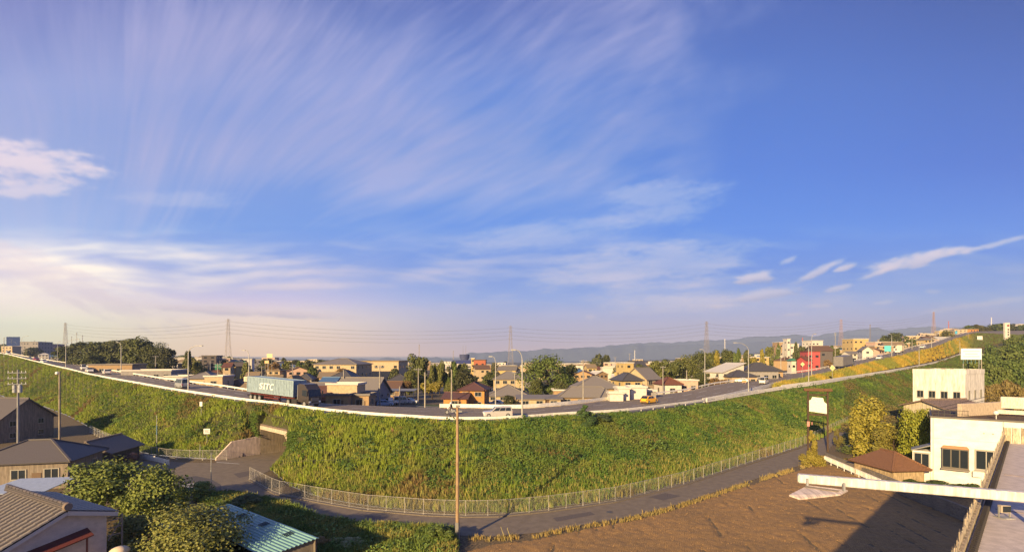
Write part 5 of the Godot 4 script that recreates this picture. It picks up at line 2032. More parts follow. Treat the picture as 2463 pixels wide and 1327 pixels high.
func roof_tiles_house():
	# the tiled house at the lower edge: gable towards the viewer, ridge running away to the left
	var rdir := Vector3(-0.872, 0, -0.49)
	var gdir := Vector3(0.49, 0, -0.872)
	var apex := pos(160, 31.6, 6.55)
	var base := Vector3(apex.x, 0, apex.z)
	var t := thing("tiled_house", "house with ribbed grey tile roof, white gable and a dark red awning", "house", base)
	var xf := Transform3D(Basis(gdir, Vector3.UP, -rdir), Vector3.ZERO)  # x across the gable (away to the right), z out of the gable
	var R := 6.55
	var wl := 4.6
	var wr := 2.7
	var k := 0.5
	var L := 9.5
	var s := sh()
	s.prism([Vector2(-wl + 0.5, -0.3), Vector2(wr - 0.45, -0.3), Vector2(wr - 0.45, R - 0.35 - (wr - 0.45) * k * 0.55), Vector2(0, R - 0.32), Vector2(-wl + 0.5, R - 0.32 - (wl - 0.5) * k)], -L, -0.45, xf)
	part("wall", s, mt(0.62, 0.52, 0.45, 0.9, "mottle", 3.0), t)
	# roof decks under the tiles
	s = sh()
	s.slab(xf * Vector3(-wl, R - wl * k - 0.1, 0), xf * Vector3(0, R - 0.1, 0), xf * Vector3(0, R - 0.1, -L), xf * Vector3(-wl, R - wl * k - 0.1, -L), 0.14)
	s.slab(xf * Vector3(0, R - 0.1, 0), xf * Vector3(wr, R - wr * k * 0.55 - 0.1, 0), xf * Vector3(wr, R - wr * k * 0.55 - 0.1, -L), xf * Vector3(0, R - 0.1, -L), 0.14)
	var deck := part("roof", s, mt(0.11, 0.09, 0.09, 0.8, "grain", 1.0), t)
	s = sh()
	s.bar(xf * Vector3(0, R - 0.2, 0.02), xf * Vector3(wr, R - wr * k * 0.55 - 0.2, 0.02), 0.06, 0.26)
	s.bar(xf * Vector3(0, R - 0.2, 0.02), xf * Vector3(-wl, R - wl * k - 0.2, 0.02), 0.06, 0.2)
	part("bargeboard", s, mt(0.5, 0.45, 0.42, 0.8), t)
	# every tile a shallow pan with a raised roll along its edge
	var tile := sh()
	var tw := 0.6
	var tl := 0.5
	var tp := [Vector2(-tw * 0.5, 0.03), Vector2(-tw * 0.3, 0.0), Vector2(tw * 0.3, 0.0), Vector2(tw * 0.5, 0.03)]
	for j in tp.size() - 1:
		var a: Vector2 = tp[j]
		var b: Vector2 = tp[j + 1]
		tile.quad(Vector3(a.x, a.y + 0.03, tl * 0.5), Vector3(b.x, b.y + 0.03, tl * 0.5), Vector3(b.x, b.y, -tl * 0.5), Vector3(a.x, a.y, -tl * 0.5))
		tile.quad(Vector3(a.x, -0.02, tl * 0.5), Vector3(b.x, -0.02, tl * 0.5), Vector3(b.x, b.y + 0.03, tl * 0.5), Vector3(a.x, a.y + 0.03, tl * 0.5))
	var roll := sh()
	for j in 6:
		var a0 := PI * j / 6.0
		var a1 := PI * (j + 1) / 6.0
		var q0 := Vector3(cos(a0) * 0.1, sin(a0) * 0.13 + 0.01, 0)
		var q1 := Vector3(cos(a1) * 0.1, sin(a1) * 0.13 + 0.01, 0)
		var zz := Vector3(0, 0, tl * 0.5)
		var up := Vector3(0, 0.03, 0)
		roll.quad(q1 + zz + up, q0 + zz + up, q0 - zz, q1 - zz)
		roll.tri(q0 + zz + up, q1 + zz + up, zz)
	var rmesh := roll.mesh()
	var lit_roll_mats := [mt(0.35, 0.31, 0.26, 0.6, "grain", 1.0), mt(0.3, 0.265, 0.23, 0.6, "grain", 1.0)]  # rolls paler than the pans: sun on the ribs put into the colour
	var tmesh := tile.mesh()
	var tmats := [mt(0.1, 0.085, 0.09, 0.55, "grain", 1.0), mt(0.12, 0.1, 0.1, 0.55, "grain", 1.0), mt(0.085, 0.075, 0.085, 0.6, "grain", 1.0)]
	var nrow := int(wl / cos(atan(k)) / 0.46)
	var ncol := int(L / tw)
	var down := Vector3(-1, -k, 0).normalized()
	for i in nrow:
		for j in ncol:
			var o := Vector3(0, R, 0) + down * (0.3 + 0.46 * i) + Vector3(0, 0, -tw * (j + 0.5))
			if i * ncol + j < 290:
				var q := xf * Transform3D(Basis(Vector3(0, 0, 1), Vector3(-k, 1, 0).normalized(), down), o)
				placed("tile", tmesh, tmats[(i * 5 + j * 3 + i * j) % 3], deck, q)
				placed("roll_tile", rmesh, lit_roll_mats[(i * 3 + j * 5) % 2], deck, q.translated_local(Vector3(tw * 0.5, 0, 0)))
	# ridge: stacked courses and a round end piece
	for lv in 3:
		s = sh()
		s.bar(xf * Vector3(0, R + 0.06 + 0.1 * lv, 0.05), xf * Vector3(0, R + 0.06 + 0.1 * lv, -L), 0.36 - 0.06 * lv, 0.09)
		part("ridge_course", s, tmats[lv], t)
	for j in 16:
		s = sh()
		s.tube(xf * Vector3(0, R + 0.36, 0.05 - 0.6 * j), xf * Vector3(0, R + 0.36, -0.53 - 0.6 * j), 0.12, 0.1, 10)
		part("ridge_tile", s, tmats[j % 3], t)
	s = sh()
	s.tube(xf * Vector3(0, R + 0.22, 0.05), xf * Vector3(0, R + 0.22, 0.2), 0.28, 0.22, 12)
	part("ridge_end", s, mt(0.24, 0.18, 0.14, 0.6, "grain", 1.0), t)
	# slate strips on the shaded side
	for j in 7:
		s = sh()
		var x0 := wr * j / 7.0
		s.slab(xf * Vector3(x0, R - x0 * k * 0.55 + 0.03, 0), xf * Vector3(x0 + wr / 7.0 + 0.05, R - (x0 + wr / 7.0 + 0.05) * k * 0.55 + 0.01, 0), xf * Vector3(x0 + wr / 7.0 + 0.05, R - (x0 + wr / 7.0 + 0.05) * k * 0.55 + 0.01, -L), xf * Vector3(x0, R - x0 * k * 0.55 + 0.03, -L), 0.04)
		part("roof_sheet", s, mt(0.2, 0.2, 0.21, 0.6, "grain", 1.0), t)
	# awning over the door on the gable
	s = sh()
	s.slab(xf * Vector3(-1.9, 4.15, 0.45), xf * Vector3(1.2, 4.75, 0.45), xf * Vector3(1.2, 5.05, -0.45), xf * Vector3(-1.9, 4.45, -0.45), 0.08)
	var aw := part("awning", s, mt(0.14, 0.035, 0.03, 0.6, "grain", 1.0), t)
	s = sh()
	s.bar(xf * Vector3(0.9, 3.0, 0.3), xf * Vector3(0.9, 4.6, 0.3), 0.08, 0.08)
	part("bracket", s, mt(0.14, 0.035, 0.03, 0.6), aw)
	# lattice of the lean-to under the eaves
	s = sh()
	for j in 3:
		s.bar(xf * Vector3(wr - 0.3, 5.1 - 0.5 * j, -0.6), xf * Vector3(wr + 0.5, 5.1 - 0.5 * j, -0.6), 0.05, 0.05)
	s.bar(xf * Vector3(wr - 0.3, 3.8, -0.6), xf * Vector3(wr + 0.5, 5.1, -0.6), 0.05, 0.05)
	s.bar(xf * Vector3(wr + 0.5, 0, -0.6), xf * Vector3(wr + 0.5, 5.4, -0.6), 0.07, 0.07)
	part("lean_to_frame", s, mt(0.25, 0.2, 0.17, 0.8), t)

func teal_shed():
	var ul := Vector3(-25, 3.0, -45.3)
	var ur := Vector3(-13.9, 3.0, -36.8)
	var lr := Vector3(-18.0, 2.25, -33.4)
	var ll := Vector3(-29.0, 2.25, -42.0)
	var c := Vector3(-22, 0, -40)
	var t := thing("corrugated_shed", "low shed with a turquoise corrugated roof and blue tarpaulin", "shed", c)
	var teal := mt(0.2, 0.38, 0.38, 0.45, "mottle", 3.0)
	var along := (ur - ul)
	for k in 5:
		var s := sh()
		var a0 := k / 5.0
		var a1 := (k + 1) / 5.0 + 0.004
		var lift := Vector3(0, 0.012 * (k % 2), 0)
		var n := 18
		for j in n:
			var prof := [[0.0, 0.0], [0.35, 0.0], [0.5, 0.06], [0.75, 0.06], [0.9, 0.0], [1.0, 0.0]]
			for q in 5:
				var v0: float = (j + prof[q][0]) / n
				var v1: float = (j + prof[q + 1][0]) / n
				var p00 := ul.lerp(ll, v0) + along * a0 + Vector3(0, prof[q][1], 0) - c + lift
				var p01 := ul.lerp(ll, v0) + along * a1 + Vector3(0, prof[q][1], 0) - c + lift
				var p10 := ul.lerp(ll, v1) + along * a0 + Vector3(0, prof[q + 1][1], 0) - c + lift
				var p11 := ul.lerp(ll, v1) + along * a1 + Vector3(0, prof[q + 1][1], 0) - c + lift
				s.quad(p10, p11, p01, p00)
		part("roof_sheet", s, teal, t)
	for k in 3:
		var s := sh()
		var p := ul.lerp(ur, 0.28 + 0.26 * k) + (ll - ul) * 0.1 - c
		for j in 3:
			s.bar(p + along.normalized() * 0.25 * j + Vector3(0, 0.08, 0), p + along.normalized() * (0.25 * j + 0.25) + (ll - ul) * 0.14 + Vector3(0, 0.12, 0), 0.06, 0.06)
		part("snow_guard", s, mt(0.03, 0.05, 0.07, 0.6), t)
	var s := sh()
	for q in [[ul, ur], [ur, lr], [lr, ll], [ll, ul]]:
		var a: Vector3 = q[0] - c
		var b: Vector3 = q[1] - c
		var inn := (Vector3(-21.5, 0, -39.3) - c - (a + b) * 0.5)
		inn.y = 0
		inn = inn.normalized() * 0.25
		s.quad(Vector3(a.x, 0, a.z) + inn, Vector3(b.x, 0, b.z) + inn, b + inn - Vector3(0, 0.05, 0), a + inn - Vector3(0, 0.05, 0))
	part("wall", s, mt(0.2, 0.17, 0.14, 0.9, "streak", 2.0), t)
	s = sh()
	var g := []
	for i in 14:
		var r := PackedVector3Array()
		for j in 6:
			var p := ll.lerp(lr, i / 13.0) + (ll - ul).normalized() * (0.1 - 0.35 * j + 1.0) + Vector3(0, -0.12 - 0.25 * maxf(0.0, j - 3), 0)
			p = ll.lerp(lr, 0.35 + 0.6 * i / 13.0) + (ll - ul) * (-0.3 + 0.11 * j)
			p.y += 0.14 + 0.05 * n1.get_noise_2d(i * 0.7, j * 0.9)
			r.push_back(p - c)
		g.append(r)
	grid(s, g)
	part("tarpaulin", s, mt(0.05, 0.14, 0.32, 0.6, "grain", 1.0), t)

func roof_deck():
	# the roof from which the picture is taken
	var e0 := Vector2(6.3, -8.0)
	var e1 := Vector2(28.5, -29.7)
	var dirv := (e1 - e0).normalized()
	var H := 11.0
	var t := thing("flat_roof_building", "flat pale concrete roof with cream picket parapet", "building", Vector3(e0.x, 0, e0.y))
	var b := Vector2(e0.x, e0.y)
	var s := sh()
	var far2 := e1 + Vector2(14, 6)
	var poly := [e0 - b, Vector2(26, -4) - b, far2 - b, e1 - b]
	s.prism(poly, -H, 0.3, Transform3D(Basis(Vector3(1, 0, 0), Vector3(0, 0, 1), Vector3(0, -1, 0)), Vector3.ZERO))
	part("wall", s, mt(0.55, 0.5, 0.46, 0.9, "streak", 4.0), t)
	s = sh()
	var top: Array = []
	for q in poly:
		top.append(Vector3(q.x, H + 0.006, q.y))
	s.quad(top[3], top[0], top[1], top[2])
	part("roof_deck", s, mt(0.6, 0.52, 0.49, 0.9, "mottle", 2.5), t)
	# pickets along the outer edge
	var n := 178
	var d3 := Vector3(dirv.x, 0, dirv.y)
	var out := Vector3(-dirv.y, 0, dirv.x)
	if out.x > 0:
		out = -out
	var cream := [mt(0.72, 0.6, 0.42, 0.8, "wood", 1.0), mt(0.66, 0.53, 0.36, 0.8, "wood", 1.0), mt(0.75, 0.66, 0.5, 0.8, "wood", 1.0)]
	var len := e0.distance_to(e1)
	for k in n:
		s = sh()
		var hh := 0.62 + 0.3 * rng.randf() * (1.0 if k % 3 else 0.5)
		s.cbox(Vector3(0, hh * 0.5, 0), Vector3(0.12, hh, 0.022), 0.008)
		s.tri(Vector3(-0.05, hh, 0.011), Vector3(0.05, hh, 0.011), Vector3(0, hh + 0.08, 0))
		s.tri(Vector3(0.05, hh, -0.011), Vector3(-0.05, hh, -0.011), Vector3(0, hh + 0.08, 0))
		var o := part("picket", s, cream[k % 3], t)
		o.transform = Transform3D(Basis(d3, Vector3.UP, d3.cross(Vector3.UP)) * Basis(Vector3.BACK, rng.randf_range(-0.03, 0.03)), d3 * (len * (k + 0.5) / n) + Vector3(0, H, 0) + out * -0.06)
	s = sh()
	s.bar(Vector3(0, H + 0.45, 0) + out * -0.1, d3 * len + Vector3(0, H + 0.45, 0) + out * -0.1, 0.05, 0.09)
	part("picket_rail", s, cream[1], t)
	s = sh()
	s.bar(Vector3(0, H + 0.06, 0) + out * -0.22, d3 * len + Vector3(0, H + 0.06, 0) + out * -0.22, 0.1, 0.1)
	for k in 150:
		s.box(d3 * (len * (k + 0.5) / 150.0) + Vector3(0, H + 0.1, 0) + out * -0.22, Vector3(0.06, 0.14, 0.16))
	part("gutter_guard", s, mt(0.04, 0.035, 0.035, 0.7), t)
	# ribbed sheet fence along the far edge
	var d4 := Vector3(far2.x - e1.x, 0, far2.y - e1.y)
	var l4 := d4.length()
	d4 /= l4
	var o1 := Vector3(e1.x - b.x, H, e1.y - b.y)
	for k in 30:
		s = sh()
		s.cbox(Vector3(0, 0.45, 0), Vector3(0.36, 0.9, 0.03), 0.01)
		s.box(Vector3(-0.17, 0.46, 0.03), Vector3(0.05, 0.95, 0.05))
		var o := part("fence_panel", s, cream[(k * 2) % 3], t)
		o.transform = Transform3D(Basis(d4, Vector3.UP, d4.cross(Vector3.UP)), o1 + d4 * (0.2 + 0.4 * k))
	# weathered seams of the deck
	s = sh()
	for k in 3:
		var p := Vector3(0, H + 0.014, 0) + d3 * (6.0 + 7.0 * k) + out * -0.4
		s.bar(p, p + out * -14.0, 0.05, 0.016)
	part("deck_seam", s, mt(0.25, 0.2, 0.19, 0.9), t)
	# boom with a fin at its tip
	var a := pos(1921, 16.9, 12.0)
	var c := Vector3(17.0, 12.0, -13.6)
	t = thing("boom", "long white square beam reaching out over the brown field", "boom", a)
	var dv := (c - a).normalized()
	s = sh()
	s.cbox(Vector3.ZERO, Vector3(0.24, a.distance_to(c), 0.28), 0.025, Basis(dv.cross(Vector3.UP).normalized(), dv, dv.cross(Vector3.UP).normalized().cross(dv)))
	var bm := part("beam", s, mt(0.78, 0.74, 0.7, 0.5, "streak", 2.0), t)
	bm.position = (c - a) * 0.5
	s = sh()
	s.box(-dv * 0.012, Vector3(0.2, 0.2, 0.02), Basis.looking_at(dv))
	part("end_cap", s, mt(0.5, 0.47, 0.45, 0.6), t)
	var fin := mt(0.7, 0.58, 0.52, 0.5, "streak", 2.0)
	var f := [pos(1899, 15.9, 11.72) - a, pos(1925, 15.7, 11.66) - a, pos(2022, 15.75, 11.78) - a, pos(2040, 16.0, 11.84) - a, pos(1945, 16.6, 11.84) - a]
	s = sh()
	s.slab(f[0], f[1], f[2], f[4], 0.05)
	s.slab(f[4], f[2], f[3], f[3], 0.05)
	part("fin", s, fin, t)
	s = sh()
	s.slab(f[4].lerp(f[0], 0.25) + Vector3(0, 0.012, 0), f[3].lerp(f[2], 0.45) + Vector3(-0.2, 0.012, 0), f[3].lerp(f[2], 0.2) + Vector3(-0.2, 0.012, 0), f[4].lerp(f[0], 0.1) + Vector3(0, 0.012, 0), 0.01)
	part("fin_slot", s, mt(0.22, 0.18, 0.14, 0.6), t)
	s = sh()
	for q in [f[4].lerp(f[0], 0.05), f[3] + Vector3(-0.15, 0, 0.05)]:
		s.box(q + Vector3(0, 0.1, 0), Vector3(0.06, 0.25, 0.06))
	part("hanger", s, galv(), t)
	s = sh()
	for q in [0.05, 0.42]:
		pass
	# posts that carry the boom on the roof
	for q in [Vector3(15.0, 0, 0), Vector3(16.6, 0, 0)]:
		var u: float = (q.x - a.x) / (c.x - a.x)
		var p := (c - a) * u
		s = sh()
		s.box(Vector3(p.x, -0.58, p.z), Vector3(0.12, 0.86, 0.12))
		part("support", s, galv(), t)
	# flood light on the roof beside the boom
	var lp := flat(2417, 1246, H)
	t = thing("flood_light", "small square flood light on the pale roof beside the white beam", "lamp", lp)
	s = sh()
	s.cbox(Vector3(0, 0.3, 0), Vector3(0.3, 0.24, 0.16), 0.02)
	part("housing", s, mt(0.35, 0.3, 0.25, 0.5), t)
	s = sh()
	s.box(Vector3(0, 0.3, 0.085), Vector3(0.24, 0.18, 0.02))
	part("glass", s, glass_mat(), t)
	s = sh()
	for sg in [-1, 1]:
		s.bar(Vector3(0.17 * sg, 0, 0), Vector3(0.17 * sg, 0.36, 0), 0.03, 0.03)
	s.box(Vector3(0, 0.02, 0), Vector3(0.4, 0.04, 0.3))
	part("bracket", s, galv(), t)

func white_house():
	var a := pos(2240, 64, 0)
	var t := thing("white_house", "white rendered house with a bay window and flat roof terrace", "house", a, -0.68)
	var wm := mt(0.84, 0.8, 0.76, 0.85, "mottle", 6.0)
	var W := 14.0
	var D := 12.0
	var H := 8.4
	var s := sh()
	s.box(Vector3(W * 0.5, H * 0.5 - 0.3, -D * 0.5), Vector3(W, H + 0.6, D))
	part("wall", s, wm, t)
	s = sh()
	s.box(Vector3(-0.9, 1.9, -1.2), Vector3(1.8, 4.4, 2.0))
	part("annex", s, wm, t)
	s = sh()
	s.slab(Vector3(-1.95, 4.2, 0), Vector3(0.1, 5.0, 0), Vector3(0.1, 5.0, -2.3), Vector3(-1.95, 4.2, -2.3), 0.12)
	part("annex_roof", s, mt(0.2, 0.2, 0.2, 0.6), t)
	window(t, Vector3(-0.9, 2.9, -0.19), 1.5, 1.9, 0.0)
	# terrace and its edge
	s = sh()
	s.box(Vector3(W * 0.5, H + 0.012, -D * 0.5), Vector3(W - 0.1, 0.02, D - 0.1))
	part("terrace", s, mt(0.17, 0.1, 0.06, 0.9, "soil", 2.0), t)
	s = sh()
	s.box(Vector3(W * 0.5, H + 0.12, 0.0), Vector3(W + 0.1, 0.2, 0.2))
	s.box(Vector3(0, H + 0.12, -D * 0.5), Vector3(0.2, 0.2, D - 0.3))
	part("parapet", s, mt(0.12, 0.11, 0.1, 0.7), t)
	# bay window
	s = sh()
	s.box(Vector3(2.3, 3.6, 0.3), Vector3(2.5, 2.5, 0.6))
	var bay := part("bay_window", s, mt(0.1, 0.085, 0.07, 0.5), t)
	s = sh()
	s.prism([Vector2(1.0, 4.85), Vector2(3.6, 4.85), Vector2(3.4, 5.12), Vector2(1.2, 5.12)], 0.0, 0.72)
	part("bay_roof", s, mt(0.42, 0.2, 0.1, 0.7), bay)
	for k in 3:
		s = sh()
		s.box(Vector3(1.5 + 0.8 * k, 3.65, 0.62), Vector3(0.68, 2.1, 0.03))
		part("pane", s, glass_mat(), bay)
	s = sh()
	s.cbox(Vector3(2.3, 2.3, 0.33), Vector3(2.7, 0.14, 0.76), 0.03)
	part("sill", s, mt(0.2, 0.17, 0.14, 0.6), bay)
	window(t, Vector3(5.1, 3.7, 0.02), 1.9, 2.3, 0.0)
	window(t, Vector3(9.5, 3.7, 0.02), 1.9, 2.3, 0.0)
	for x in [0.25, 6.6]:
		s = sh()
		s.tube(Vector3(x, 0, 0.08), Vector3(x, H, 0.08), 0.05, 0.05, 8)
		part("downpipe", s, mt(0.6, 0.57, 0.53, 0.5), t)
	s = sh()
	s.box(Vector3(W * 0.5, 5.9, 0.012), Vector3(W, 0.035, 0.03))
	part("wall_joint", s, mt(0.45, 0.42, 0.4, 0.9), t)
	s = sh()
	s.cbox(Vector3(4.3, 2.0, 0.3), Vector3(0.85, 0.65, 0.4), 0.04)
	part("air_conditioner", s, mt(0.66, 0.64, 0.6, 0.5), t)
	# black railing of the stairs at the corner of the terrace
	s = sh()
	var rl := mt(0.02, 0.02, 0.02, 0.6)
	for lv in [0.55, 1.0]:
		s.bar(Vector3(0.2, H + lv, -0.3), Vector3(3.6, H + lv, -0.3), 0.05, 0.05)
		s.bar(Vector3(0.2, H + lv, -0.3), Vector3(0.2, H + lv, -5.0), 0.05, 0.05)
		s.bar(Vector3(1.0, H + lv, -4.4), Vector3(6.5, H + lv + 1.6, -9.5), 0.05, 0.05)
	part("railing", s, rl, t)
	for k in 7:
		s = sh()
		s.box(Vector3(0.2 + 0.55 * k, H + 0.55, -0.33), Vector3(0.05, 0.95, 0.05))
		part("baluster", s, rl, t)
	# stained cream parapet running back across the terrace
	s = sh()
	s.cbox(Vector3.ZERO, Vector3(0.5, 1.6, 9.5), 0.05)
	var p := part("stained_parapet", s, mt(0.62, 0.5, 0.38, 0.9, "streak", 1.5), t)
	p.transform = Transform3D(Basis(Vector3.UP, -0.55), Vector3(5.3, H + 0.85, -7.6))
	s = sh()
	s.cbox(Vector3(10.2, H + 1.6, -10.5), Vector3(6.0, 1.5, 0.4), 0.05)
	s.cbox(Vector3(10.0, H + 0.5, -8.6), Vector3(6.6, 0.5, 0.5), 0.05)
	part("rear_parapet", s, mt(0.78, 0.7, 0.6, 0.9, "streak", 1.5), t)
	s = sh()
	s.ball(Vector3(6.2, H + 0.75, -3.0), Vector3(0.28, 0.28, 0.28), 12, 8)
	s.tube(Vector3(6.2, H, -3.0), Vector3(6.2, H + 0.5, -3.0), 0.04, 0.04, 8)
	part("globe_vent", s, mt(0.75, 0.72, 0.68, 0.4), t)
	s = sh()
	for k in 2:
		s.tube(Vector3(4.9 + 0.8 * k, 6.9, 0), Vector3(4.9 + 0.8 * k, 6.9, 0.12), 0.06, 0.06, 8)
	part("vent_pipe", s, mt(0.2, 0.2, 0.2, 0.5), t)

func block_wall():
	var a := flat(1988, 1112)
	var b := flat(2345, 1264)
	var t := thing("block_wall", "weathered grey block wall between the field and the gardens", "wall", a)
	var dir := (b - a).normalized()
	var len := a.distance_to(b)
	var rows := 5
	var bl := 0.82
	var bh := 0.31
	var m := [mt(0.34, 0.29, 0.24, 0.95, "soil", 1.0), mt(0.29, 0.25, 0.21, 0.95, "soil", 1.2), mt(0.4, 0.34, 0.28, 0.95, "rust", 1.5)]
	var s := sh()
	s.cbox(Vector3.ZERO, Vector3(bl - 0.025, bh - 0.02, 0.3), 0.02)
	var bm := s.mesh()
	var bs := Basis(dir, Vector3.UP, dir.cross(Vector3.UP))
	for r in rows:
		var n := int(len / bl)
		for k in n:
			if r == rows - 1 and (k * 5) % 11 == 3:
				continue
			var o := dir * (bl * (k + 0.5 + 0.5 * (r % 2))) + Vector3(0, bh * (r + 0.5) - 0.1, 0) + bs.z * 0.02 * n2.get_noise_2d(k * 3.0, r * 5.0)
			placed("block", bm, m[(k * 7 + r * 3) % 3], t, Transform3D(bs, o))
	s = sh()
	s.bar(Vector3(0, bh * 2.4, 0) - bs.z * 0.0, dir * len + Vector3(0, bh * 2.4, 0), 0.22, bh * 4.6)
	part("mortar_core", s, mt(0.16, 0.14, 0.12, 0.95), t)
	# white rail laid along its top
	var ra := pos(1985, 77, top_h(1106, 77))
	var rb := pos(2120, 63, top_h(1165, 63))
	t = thing("white_railing", "white slatted handrail on top of the block wall", "railing", ra)
	var wm := mt(0.8, 0.78, 0.76, 0.5)
	for lv in [0.0, 0.62]:
		s = sh()
		s.bar(Vector3(0, lv, 0), rb - ra + Vector3(0, lv, 0), 0.06, 0.09)
		part("rail", s, wm, t)
	var n := 46
	for k in n + 1:
		s = sh()
		var o := (rb - ra) * (float(k) / n)
		s.box(o + Vector3(0, 0.31, 0), Vector3(0.09 if k % 6 else 0.16, 0.54, 0.05))
		if k % 6 == 0:
			s.box(o + Vector3(0, -0.6, 0), Vector3(0.08, 1.15, 0.08))
		part("baluster", s, wm, t)

func sign_frame():
	var b := flat(1968, 1085)
	var t := thing("sign_frame", "tall old wooden sign frame with a white panel and little orange roof", "sign", b, -0.35)
	var k := b.z / -86.0
	var w := 2.9
	var H := 10.3
	var wood := mt(0.11, 0.065, 0.04, 0.9, "wood", 1.0)
	var s := sh()
	for sg in [-1, 1]:
		s = sh()
		s.bar(Vector3(sg * w * 0.5, -0.4, 0), Vector3(sg * w * 0.5, H, 0), 0.26, 0.26)
		part("post", s, wood, t)
	s = sh()
	s.slab(Vector3(-w * 0.72, H - 0.05, 0.5), Vector3(w * 0.72, H - 0.05, 0.5), Vector3(w * 0.72, H + 0.35, 0), Vector3(-w * 0.72, H + 0.35, 0), 0.1)
	s.slab(Vector3(w * 0.72, H - 0.05, -0.5), Vector3(-w * 0.72, H - 0.05, -0.5), Vector3(-w * 0.72, H + 0.35, 0), Vector3(w * 0.72, H + 0.35, 0), 0.1)
	part("roof", s, mt(0.26, 0.13, 0.05, 0.8, "wood", 1.0), t)
	s = sh()
	s.prism([Vector2(-1.3, H - 3.55), Vector2(1.3, H - 3.9), Vector2(1.28, H - 2.2), Vector2(0.9, H - 1.9), Vector2(0.75, H - 1.25), Vector2(-0.85, H - 1.1), Vector2(-1.0, H - 1.55), Vector2(-1.3, H - 1.7)], 0.02, 0.14)
	part("panel", s, mt(0.85, 0.8, 0.72, 0.7, "mottle", 2.0), t)
	s = sh()
	s.box(Vector3(0, H - 0.75, 0), Vector3(w - 0.28, 0.22, 0.16))
	s.box(Vector3(0, H - 4.1, 0), Vector3(w - 0.28, 0.3, 0.16))
	part("crossbeam", s, wood, t)
	for q in [[-1.45, 4.6, 0.85, 0.5, 0.8], [-1.0, 3.2, 0.7, 0.6, 0.7], [-0.9, 4.7, 0.5, 0.3, 0.4]]:
		s = sh()
		s.cbox(Vector3(q[0], q[1], 0.2), Vector3(q[4] * 0.5, q[2], 0.06), 0.01)
		part("small_plate", s, mt(0.6 * q[2], 0.45 * q[3], 0.4 * q[3], 0.7), t)

func flat_building():
	# the white building with an empty roof, and the billboard behind it
	var b := pos(2197, 108, 0) + Vector3(0.54, 0, 0.84) * 4.3
	var t := thing("roadside_building", "plain white flat-roofed building beside the side road", "building", b, -1.0)
	var W := 8.6
	var D := 11.0
	var H := 12.6
	var s := sh()
	s.box(Vector3(0, H * 0.5 - 0.5, -D * 0.5), Vector3(W, H + 1.0, D))
	var wm := mt(0.84, 0.79, 0.72, 0.85, "streak", 6.0)
	part("wall", s, wm, t)
	s = sh()
	for q in [[0.0, -0.1, W + 0.1, 0.25], [0.0, -D + 0.1, W + 0.1, 0.25]]:
		s.box(Vector3(q[0], H + 0.4, q[1]), Vector3(q[2], 0.9, q[3]))
	for sg in [-1, 1]:
		s.box(Vector3(sg * (W * 0.5 - 0.05), H + 0.397, -D * 0.5), Vector3(0.25, 0.88, D - 0.45))
	part("parapet", s, wm, t)
	s = sh()
	s.box(Vector3(0, H + 0.01, -D * 0.5), Vector3(W - 0.4, 0.04, D - 0.4))
	part("roof_deck", s, mt(0.45, 0.35, 0.3, 0.9, "soil", 3.0), t)
	for k in 4:
		s = sh()
		s.cbox(Vector3(-3.0 + 2.0 * k, H + 0.45, -4.0 - 2.0 * (k % 2)), Vector3(1.1, 0.7, 0.8), 0.05)
		s.tube(Vector3(-3.0 + 2.0 * k, H + 0.8, -4.0 - 2.0 * (k % 2)), Vector3(-3.0 + 2.0 * k, H + 0.9, -4.0 - 2.0 * (k % 2)), 0.3, 0.3, 10)
		part("air_conditioner", s, mt(0.3 + 0.12 * (k % 3), 0.26, 0.22, 0.6), t)
	for k in 4:
		window(t, Vector3(-3.0 + 2.0 * k, 8.3, 0.002), 1.1, 1.4, 0.0)
		window(t, Vector3(-3.0 + 2.0 * k, 5.0, 0.002), 1.1, 1.4, 0.0)
	for k in 3:
		window(t, Vector3(W * 0.5 + 0.002, 8.5, -2.0 - 3.4 * k), 0.9, 1.5, PI / 2)
	var p := on(2337, 140)
	var hb := top_h(838, 140) - p.y
	var sg := board_sign("billboard", "large white billboard on a steel frame by the side road", p, hb, 4.9, 3.0, -0.2, mt(0.85, 0.84, 0.82, 0.5), 2, Color(0.6, 0.55, 0.52, 1))
	s = sh()
	for k in 5:
		s.box(Vector3(-1.9 + 0.95 * k, hb - 3.6, 0.08), Vector3(0.1, 1.1, 0.1))
	part("frame_strut", s, mt(0.1, 0.2, 0.2, 0.6), sg)

